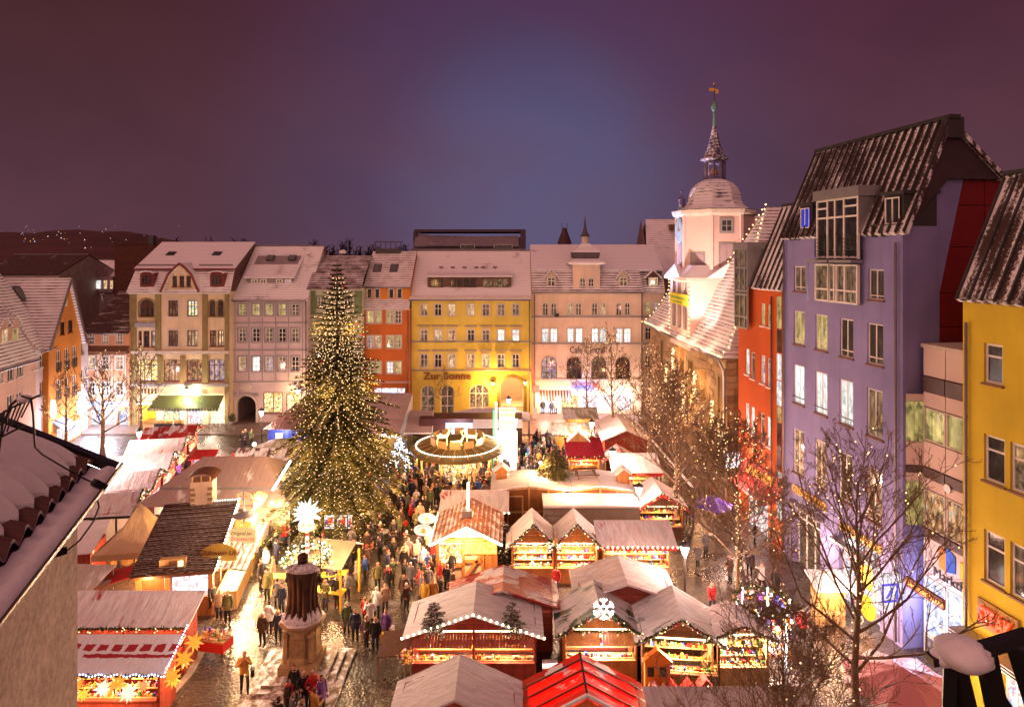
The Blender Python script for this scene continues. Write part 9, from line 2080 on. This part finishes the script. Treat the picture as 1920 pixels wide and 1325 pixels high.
 for t in 'lr':
  h,w=J['hand'+t][0],J['wrist'+t][0];d=(h-w).normalized();u=d.orthogonal().normalized();v=d.cross(u)
  for i,L in enumerate((.060,.075,.080,.066)):b=h+u*(i-1.5)*.019;x.tube([b,b+d*L*.6,b+d*L*.85+v*L*.4],[.010,.009,.007],4,2)
  b=h+u*.035-d*.02;x.tube([b,b+u*.025+d*.03,b+u*.03+d*.055],[.012,.010,.008],4,2)
 hem=.62 if pose in (5,) else .80
 if pose !=4:x.lathe((0,0,0),[(.215,hem),(.20,1.0),(.185,1.15)],12,0,sm=True,sy=.80)
 addm(x);bm.to_mesh(out);bm.free()
 return out
COATC={'black':(.014,.012,.012),'dark navy':(.018,.022,.05),'dark brown':(.055,.028,.016),'grey':(.16,.15,.15),'red':(.42,.02,.02),'blue':(.03,.10,.36),'beige':(.42,.30,.19),'white':(.62,.58,.55),'green':(.06,.09,.035),'yellow':(.62,.36,.04),'violet':(.13,.05,.20),'pink':(.50,.16,.20),'mustard':(.48,.24,.05),'olive':(.12,.11,.035)}
TROU=[plain('trousers_black',(.014,.013,.015)),plain('trousers_denim',(.035,.05,.11)),plain('trousers_brown',(.06,.035,.02)),plain('trousers_grey',(.10,.09,.09))]
HAIR=[plain('hair_dark',(.02,.012,.008)),plain('hair_brown',(.09,.045,.02)),plain('hair_blond',(.36,.22,.08)),plain('hat_white',(.60,.55,.52)),plain('hat_red',(.42,.02,.025)),plain('hat_grey',(.18,.17,.17)),plain('hat_green',(.05,.22,.12)),plain('hat_black',(.014,.013,.013))]
SKIN=plain('skin',(.52,.28,.19),.5,.06);SHOE=plain('shoes',(.022,.016,.014),.5)
COATS={k:plain('coat_'+k.replace(' ','_'),c,.75,.15,5,bump=.2,bs=12) for k,c in COATC.items()}
BASES=[person_base(p,p) for p in range(6)]
for b in BASES:
 for m in (COATS['black'],TROU[0],SKIN,HAIR[0],SHOE):b.materials.append(m)
NP=[0]
def person(pos,rz,label,coat='black',trou=0,hair=0,pose=0,s=1.0,group=None,extra=None):
 o=thing('person',label,'person',pos,rz,group,BASES[pose]);o.scale=(s,s,s);NP[0]+=1
 for i,m in enumerate((COATS[coat],TROU[trou],SKIN,HAIR[hair],SHOE)):
  o.material_slots[i].link='OBJECT';o.material_slots[i].material=m
 if extra:
  kind,mt=extra;m=MB()
  if kind=='backpack':m.lathe((0,.24,0),[(.10,1.02),(.17,1.06),(.17,1.36),(.12,1.46),(.03,1.48)],10,0,sy=.62,sm=True);m.tube([(-.12,.18,1.44),(-.13,.0,1.52),(-.13,-.15,1.40),(-.13,.05,1.08)],.02,4);m.tube([(.12,.18,1.44),(.13,.0,1.52),(.13,-.15,1.40),(.13,.05,1.08)],.02,4)
  elif kind=='bag':m.box(.24,.40,-.10,.16,.62,.92);m.tube([(.28,.0,.92),(.2,.03,1.46),(-.1,.02,1.5)],.014,4)
  elif kind=='scarf':m.lathe((0,0,0),[(.10,1.46),(.13,1.50),(.11,1.56)],10,0,sm=True);m.box(.0,.09,-.19,-.16,1.15,1.5)
  elif kind=='hat':m.lathe((0,.0,0),[(.115,1.67),(.12,1.70),(.10,1.76),(.05,1.80)],10,0,sm=True);m.ball((0,0,1.83),.04,0,6,4)
  elif kind=='santa':m.lathe((0,0,0),[(.118,1.67),(.11,1.71),(.06,1.80)],10,0,sm=True);m.tube([(0,0,1.8),(.06,.05,1.84),(.10,.08,1.78)],[.05,.03,.02],6);m.lathe((0,0,0),[(.12,1.655),(.128,1.67),(.12,1.69)],10,1)
  m.build({'hat':'bobble_hat','santa':'santa_hat'}.get(kind,kind),[mt,mWhite],o)
 return o
def crowd():
 rr=random.Random(77);R=lambda d:math.radians(d)
 # people one can name
 N=[(458,1297,160,'man in a mustard-yellow jacket with one foot raised, hands at his face','mustard',0,0,4,1.06,('bag',plain('black_bag',(.02,.015,.015)))),
         (427,1171,185,'man in an olive jacket walking away along the wet cobbles','olive',0,1,0,1.06,None),(411,1162,170,'woman in a pale coat with an orange handbag beside the olive jacket','beige',1,1,0,.95,('bag',plain('tan_bag',(.36,.12,.03)))),(398,1152,120,'person in a dark coat and cap next to the pale coat','black',0,7,2,1.0,None),
         (492,1212,190,'person in a dark brown coat and white hat left of the statue pedestal','dark brown',0,3,0,1.0,None),(522,1206,175,'person in a dark navy coat with a furry hood next to the statue','dark navy',0,2,0,.98,None),(505,1190,20,'person in a white jacket facing the two dark coats by the statue','white',2,7,1,1.0,None),
         (501,1128,200,'person with an olive coat and green rucksack near the bar table','olive',2,1,0,1.05,('backpack',plain('green_bag',(.10,.12,.03)))),(489,1108,90,'tall person in a long dark coat on the near side of the olive rucksack','black',0,0,5,1.1,None),(512,1096,260,'blond woman in a beige coat talking by the wreath','beige',2,2,1,.98,None),(520,1140,10,'person in a grey jacket and dark hat by the statue cloak','grey',0,7,1,.96,None),(528,1152,200,'person in a navy jacket half behind the pedestal','dark navy',1,0,0,1.0,None),
         (610,1145,200,'person in a shiny olive padded coat at the yellow bar table','olive',1,2,1,1.0,None),(632,1140,170,'man in a long black coat at the yellow bar table','black',0,1,5,1.08,None),(651,1126,190,'person in a grey hooded jacket with a pink hat','grey',0,4,0,.95,None),(600,1105,30,'man in a dark jacket and cream hat under the cream canopy','black',0,3,1,1.02,None),(640,1095,20,'woman with fair hair under the cream canopy','dark navy',0,2,1,.96,None),(622,1112,160,'man in a navy coat leaning on the bar table','dark navy',1,1,3,1.0,None),
         (666,1205,170,'person in a navy jacket with a violet bag behind the statue steps','dark navy',0,1,0,1.0,('bag',mPurP)),(650,1190,150,'person in a grey-green jacket with a turquoise cap','green',3,6,0,1.0,None),(687,1217,210,'woman in a long dark brown coat with light hair','dark brown',0,2,5,.98,None),(704,1222,180,'woman in a dark coat with a mustard shoulder bag','black',1,2,0,1.0,('bag',mYellowP)),(724,1206,200,'person in a violet coat with a furry hood and white bag','violet',0,1,0,1.0,('bag',mWhite)),(684,1172,30,'child in a red jacket with orange hair in the middle of the group','red',1,2,0,.86,None),(706,1160,20,'person in a white jacket with a pale hat facing the group','white',1,3,1,1.0,None),(722,1152,150,'person in a cream coat at the rim of the group','beige',3,2,0,.98,None),(694,1185,330,'person in a light jacket seen between two brown coats','white',2,1,3,1.0,None),
         (727,1117,185,'person with a bright red rucksack and white hat','black',0,3,0,1.02,('backpack',mRed)),(708,1108,170,'person in an olive jacket beside the red rucksack','olive',0,2,0,.98,None),(735,1100,120,'person in a green parka behind the red rucksack','green',0,0,3,1.0,None),(757,1135,180,'person in a dark brown jacket near the jar stall corner','dark brown',0,1,0,1.02,None),(766,1128,250,'child with a teal bag close to the dark brown jacket','dark navy',0,5,0,.75,('bag',plain('teal_bag',(.05,.25,.22)))),(796,1146,200,'person in a yellow jacket beside the long red stall','yellow',0,0,0,1.0,None),(803,1118,160,'person in a red Santa hat and light jacket','grey',1,4,0,1.0,('santa',mRed)),(788,1120,230,'person in a red and black jacket near the Santa hat','red',0,0,1,.98,None),(812,1143,170,'person in a mustard coat at the edge of the red stall','mustard',0,1,0,1.0,None),
         (846,1090,190,'man in a dark coat waiting at the half-timbered hut','black',0,0,0,1.08,None),(826,1072,185,'person in a pale blue jacket waiting at the hut','blue',1,2,0,.98,None),(838,1050,200,'person in an orange-brown jacket at the hut counter','mustard',0,2,1,1.0,None),(812,1060,90,'person in a red coat queuing at the hut','red',1,1,0,1.0,None),(793,1077,180,'person in a blue rucksack and pale coat by the queue','white',1,1,0,1.0,('backpack',mBluP)),(782,1062,150,'person in a cream coat walking towards the hut','beige',1,2,2,1.0,None),(766,1058,200,'person in a pink and red coat crossing the gap','pink',0,1,2,1.0,None),(848,1062,210,'person in a bright blue cap right at the serving window','grey',1,6,0,1.0,None),
         (788,990,180,'man in a beige jacket and blue jeans with his back to us','beige',1,1,0,1.08,None),(770,985,80,'person in an orange-red jacket beside the beige jacket','red',0,0,1,.98,None),(752,1000,200,'person with a red bag near the round table','dark brown',0,1,0,1.0,('bag',mRed)),(690,985,20,'child in an orange jacket at the foot of the fir','mustard',1,2,0,.75,None),(664,1062,190,'blond woman in a long black coat near the pictures','black',0,2,5,1.0,None),(650,1068,100,'person in a spotted navy dress coat beside the blond woman','dark navy',1,0,5,.98,None),(688,1046,170,'woman in a dark brown coat with a tan bag at the standing table','dark brown',0,1,0,1.0,('bag',plain('tan_bag',(.36,.12,.03)))),(712,1010,220,'person in a dark coat leaning over the standing table','black',0,0,3,1.0,None),
         (455,839,180,'blond person walking arm in arm on the empty wet cobbles','black',0,2,0,.98,None),(460,838,180,'tall person in a long black coat on the empty wet cobbles','black',0,0,5,1.08,None),(471,836,120,'person with a dark hat and a green jacket apart on the wet cobbles','green',0,7,0,1.0,None),(1018,777,10,'person silhouetted at the fish shop entrance, the tallest of three','black',0,0,0,1.05,None),(1034,778,350,'person silhouetted at the fish shop entrance, in blue trousers','dark navy',1,1,0,1.0,None),(1042,777,340,'person in a pale coat at the fish shop entrance','beige',0,2,0,1.0,None),(969,820,90,'person in dark clothes standing alone beside the neon tower','black',0,1,0,1.05,None),(848,771,60,'person in a pale pink jacket before the guest house door','pink',0,2,0,1.0,None),(866,772,300,'person in a dark jacket before the guest house door','black',0,0,0,1.0,None),(914,768,250,'person in a red jacket below the arched guest house window','red',0,1,0,1.0,None),
         (1036,1072,10,'person in a long violet-grey hood at the second twin gable','violet',0,5,0,1.05,None),(1043,1112,200,'child in a dark red jacket on the patch behind the red stall','red',1,0,0,.9,None),(1335,1150,170,'person in a salmon-red coat hurrying past the toy stall','red',1,1,2,1.0,None),(1428,1110,160,'person in a white jacket below the hairdresser shop','white',0,1,2,1.0,None),(1455,1120,200,'person in dark clothes below the hairdresser shop','black',0,0,0,1.0,None),(1290,985,190,'person with a violet bag under the shiny umbrella','black',0,0,0,1.0,('bag',mPurP)),(1505,1205,180,'person in a dark red coat between kiosk and bank sign','red',0,0,0,1.0,None)]
 taken=[]
 for px,py,deg,lab,coat,tr,hr,pose,s,ex in N:
  p=G(px,py);z=0
  if -11.8<p.x<-7.7 and 27.7<p.y<31.5:z=.16
  p=G(px,py,z);taken.append((p.x,p.y));person(p,R(deg+180) if 0 else R(180-deg),lab,coat,tr,hr,pose,s,None,ex)
 # the group on the monument steps, seen from above at the lower edge
 for i,(px,py,lab,coat,hr) in enumerate(((552,1270,'man in a black jacket topping the group on the monument steps','black',1),(570,1282,'person with a white hat and dark coat on the monument steps','black',3),(586,1280,'person with a pale hat and a dark red coat on the monument steps','red',3),(603,1290,'person in a violet-pink jacket at the end of the step group','violet',0),(540,1300,'person in a red scarf and brown jacket on the monument steps','dark brown',1),(548,1325,'person in a patterned grey jacket low on the monument steps','grey',1),(566,1340,'fair-haired person in a dark jacket low on the monument steps','black',2),(590,1318,'person in a mustard-brown coat low on the monument steps','mustard',1),(522,1335,'person in a black coat at the lower corner of the step group','black',1))):
  p=G(px,py+52,.3);person(p,R(20*i),lab,coat,i % 4,hr,(0,1,3)[i % 3],1.0,None,('scarf',mRed) if i in (4,2) else None);taken.append((p.x,p.y))
 CL=['black']*9+['dark navy']*6+['dark brown']*7+['grey']*3+['olive','green','red','blue','beige','white','violet','mustard']
 seen=set();HN=['dark hair','brown hair','blond hair','white hat','red hat','grey hat','green hat','black hat'];RW=['farthest row','second row','third row','front row'];SD=['fir-side','middle','stall-side']
 def scatter(poly,n,mind,lab,grp,face=None,s0=.9):
  k=t=0;q_=[poly(random.Random(i)) for i in range(60)];x0_,x1_=min(a for a,b in q_),max(a for a,b in q_);y0_,y1_=min(b for a,b in q_),max(b for a,b in q_)
  while k<n and t<n*60:
   t+=1;px,py=poly(rr);p=G(px,py)
   if any((p.x-a)**2+(p.y-b)**2<mind*mind for a,b in taken):continue
   if (p.x-XT.x)**2+(p.y-XT.y)**2<1.2:continue
   taken.append((p.x,p.y));k+=1;coat=rr.choice(CL);hair=rr.choice([0,0,0,1,1,1,2,2,3,5,7,7,4,6]);f=rr.uniform(0,360) if face is None else face+rr.uniform(-70,70)
   tr=rr.randrange(4);row=min(3,int(4*(py-y0_)/max(1,y1_-y0_)));sd=min(2,int(3*(px-x0_)/max(1,x1_-x0_)))
   while (coat,tr,hair,row,sd,lab) in seen:hair=rr.randrange(8);tr=rr.randrange(4)
   seen.add((coat,tr,hair,row,sd,lab))
   person(p,R(f),'person in %s coat, %s trousers, %s, %s %s' % (coat,('black','denim','brown','grey')[tr],HN[hair],RW[row],lab % SD[sd]),coat,tr,hair,rr.choice([0,0,1,1,3,5]),rr.uniform(s0,1.08),grp)
 cen='people crowding in front of the carousel'
 scatter(lambda r:(r.uniform(735,925),r.uniform(893,960)),88,.58,'%s of carousel crowd',cen,180)
 scatter(lambda r:(r.uniform(930,1060),r.uniform(868,905)),40,.62,'%s by neon tower','people between neon tower and shed',160)
 scatter(lambda r:(r.uniform(1000,1062),r.uniform(835,880)),24,.62,'%s near crimson stall','people beside the crimson-roofed stall',140)
 scatter(lambda r:(r.uniform(720,800),r.uniform(950,1010)),20,.75,'%s before the hut','people between fir and hut')
 scatter(lambda r:(r.uniform(755,850),r.uniform(1040,1150)),22,.65,'%s of hut queue','people beside the hut')
 scatter(lambda r:(r.uniform(600,760),r.uniform(1020,1110)),20,.8,'%s behind the statue','people between statue and fir')
 scatter(lambda r:(r.uniform(480,535),r.uniform(985,1085)),14,.8,'%s near sausage signs','people by the sausage signs')
 scatter(lambda r:(r.uniform(960,990),r.uniform(850,880)),6,.6,'%s of neon foot','people at the neon tower')
 scatter(lambda r:(r.uniform(290,350),r.uniform(868,905)),8,1.0,'%s along stall row','people along the stall row')
 scatter(lambda r:(r.uniform(1300,1420),r.uniform(1000,1110)),6,1.4,'%s under town hall','people strolling below the town hall')
crowd()
# ---------------------------------------------------------------- bicycles, crates, small things
def bicycles():
 def bike(x,y,rz,lab):
  o=thing('bicycle',lab,'bicycle',(x,y,0),rz,'bicycles parked by the shop');
  for wx in (-.52,.52):
   m=MB();n=20;m.tube([(wx+.34*math.cos(2*PI*i/n),0,.35+.34*math.sin(2*PI*i/n)) for i in range(n+1)],.022,4);w=m.build('wheel',mBlack,o);m=MB()
   for i in range(8):m.beam((wx,0,.35),(wx+.33*math.cos(PI*i/4),0,.35+.33*math.sin(PI*i/4)),.008)
   m.build('spoke',mSteel,w)
  m=MB()
  for a,b in (((-.52,0,.35),(-.1,0,.35)),((-.1,0,.35),(-.2,0,.85)),((-.52,0,.35),(-.18,0,.75)),((-.1,0,.35),(.38,0,.80)),((-.18,0,.78),(.38,0,.85)),((.36,0,.95),(.52,0,.35))):m.tube([a,b],.02,5)
  m.build('frame',mBlack,o);m=MB();m.box(-.34,-.1,-.06,.06,.86,.91);m.build('saddle',mBrnP,o);m=MB();m.tube([(.3,-.26,1.02),(.38,0,.98),(.3,.26,1.02)],.018,5);m.build('handlebar',mSteel,o)
 for i,(px,py,lab) in enumerate(((380,812,'dark bicycle leaning in front of the organic shop, first by the door'),(395,809,'dark bicycle in the middle of the shop front row'),(412,808,'dark bicycle nearest the lilac house'),(428,810,'dark bicycle parked out on the cobbles'))):p=G(px,py);bike(p.x,p.y,.15*(i-1),lab)
 for i in range(6):
  o=thing('produce_crate','crate of %s fruit outside the organic shop, %s' % (('orange','red','green','yellow')[i % 4],('next to the awning end','second along','third along','fourth along','fifth along','beside the door')[i]),'crate',(-40.1+i*.5+(.3 if i>3 else 0),72.2,.10),0,'crates outside the organic shop');m=MB();m.box(-.22,.22,-.2,.2,.45,.7);m.box(-.2,.2,-.17,.17,0,.45,1);m.build('crate_box',[mWoodL,mBlack],o);m=MB();rr=random.Random(i)
  for k in range(9):m.ball((-.15+.15*(k % 3),-.12+.12*(k//3),.72),.06,0,6,4)
  stuff(m.build('fruit',(mOrgP,mRed,mGrnP,mYellowP)[i % 4],o))
 o=thing('folding_sign','white folding sign standing on the pavement by the fish shop','sign',(2.7,76.2,.1));m=MB();m.slab([(-.3,-.35,0),(.3,-.35,0),(.25,0,1.2),(-.25,0,1.2)],.03);m.slab([(.3,.35,0),(-.3,.35,0),(-.25,0,1.2),(.25,0,1.2)],.03);m.build('board',mWhite,o)
 o=thing('potted_shrub','small potted shrub beside the dark archway','plant',G(434,797));m=MB();m.lathe((0,0,0),[(.22,0),(.3,.5)],10);m.build('pot',mSteel,o);m=MB();rr=random.Random(2)
 for i in range(160):c=Vector((rr.gauss(0,.2),rr.gauss(0,.2),.85+rr.gauss(0,.2)));d=Vector((rr.gauss(0,1),rr.gauss(0,1),rr.gauss(0,1))).normalized()*.14;s=d.orthogonal()*.4;m.add([c-s,c+s,c+d],[(0,1,2)])
 m.build('foliage',mGreen,o)
 o=thing('flower_basket','yellow and pale flower basket hanging at the corner of the jar stall','flower basket',(-4.75,28.7,1.5));m=MB();rr=random.Random(4)
 for i in range(220):c=Vector((rr.gauss(0,.14),rr.gauss(0,.14),rr.gauss(0,.12)));d=Vector((rr.gauss(0,1),rr.gauss(0,1),rr.gauss(0,1))).normalized()*.10;s=d.orthogonal()*.4;m.add([c-s,c+s,c+d],[(0,1,2)],i % 3)
 stuff(m.build('flowers',[mYellowP,mPinkP,mGreen],o));m=MB();m.lathe((0,0,0),[(.1,-.22),(.2,-.05)],8);m.tube([(0,0,-.05),(0,0,.55)],.01,4);m.build('basket',mBrnP,o)
 o=thing('folding_table_board','dark folded table board leaning beside the bulb-edged stall','board',(-5.6,30.2,0),.1);m=MB();m.slab([(-.7,-.5,.9),(.7,-.5,.9),(.9,.8,1.35),(-.5,.8,1.35)],.05);m.build('board',mWoodD,o);m=MB()
 for x,y,z in ((-.65,-.45,.88),(.65,-.45,.88),(.8,.7,1.3),(-.45,.7,1.3)):m.beam((x,y,0),(x,y,z),.05)
 m.build('leg',mWoodO,o)
 o=thing('white_box','white box on the ground between the bulb-edged stall and the snowflake stall','box',(1.75,29.3,0));m=MB();m.box(-.35,.35,-.3,.3,0,.75);m.box(-.36,.36,-.31,.31,.75,.8,1);m.build('body',[plain('off_white_box',(.5,.42,.38)),mSnow],o)
bicycles()
# lights of the market street where lamps hang unseen under awnings; broad warm fill from the many bulbs on the great fir's far side
print('objects',len(D.objects),'lights',len([o for o in D.objects if o.type=='LIGHT']),'people',NP[0])
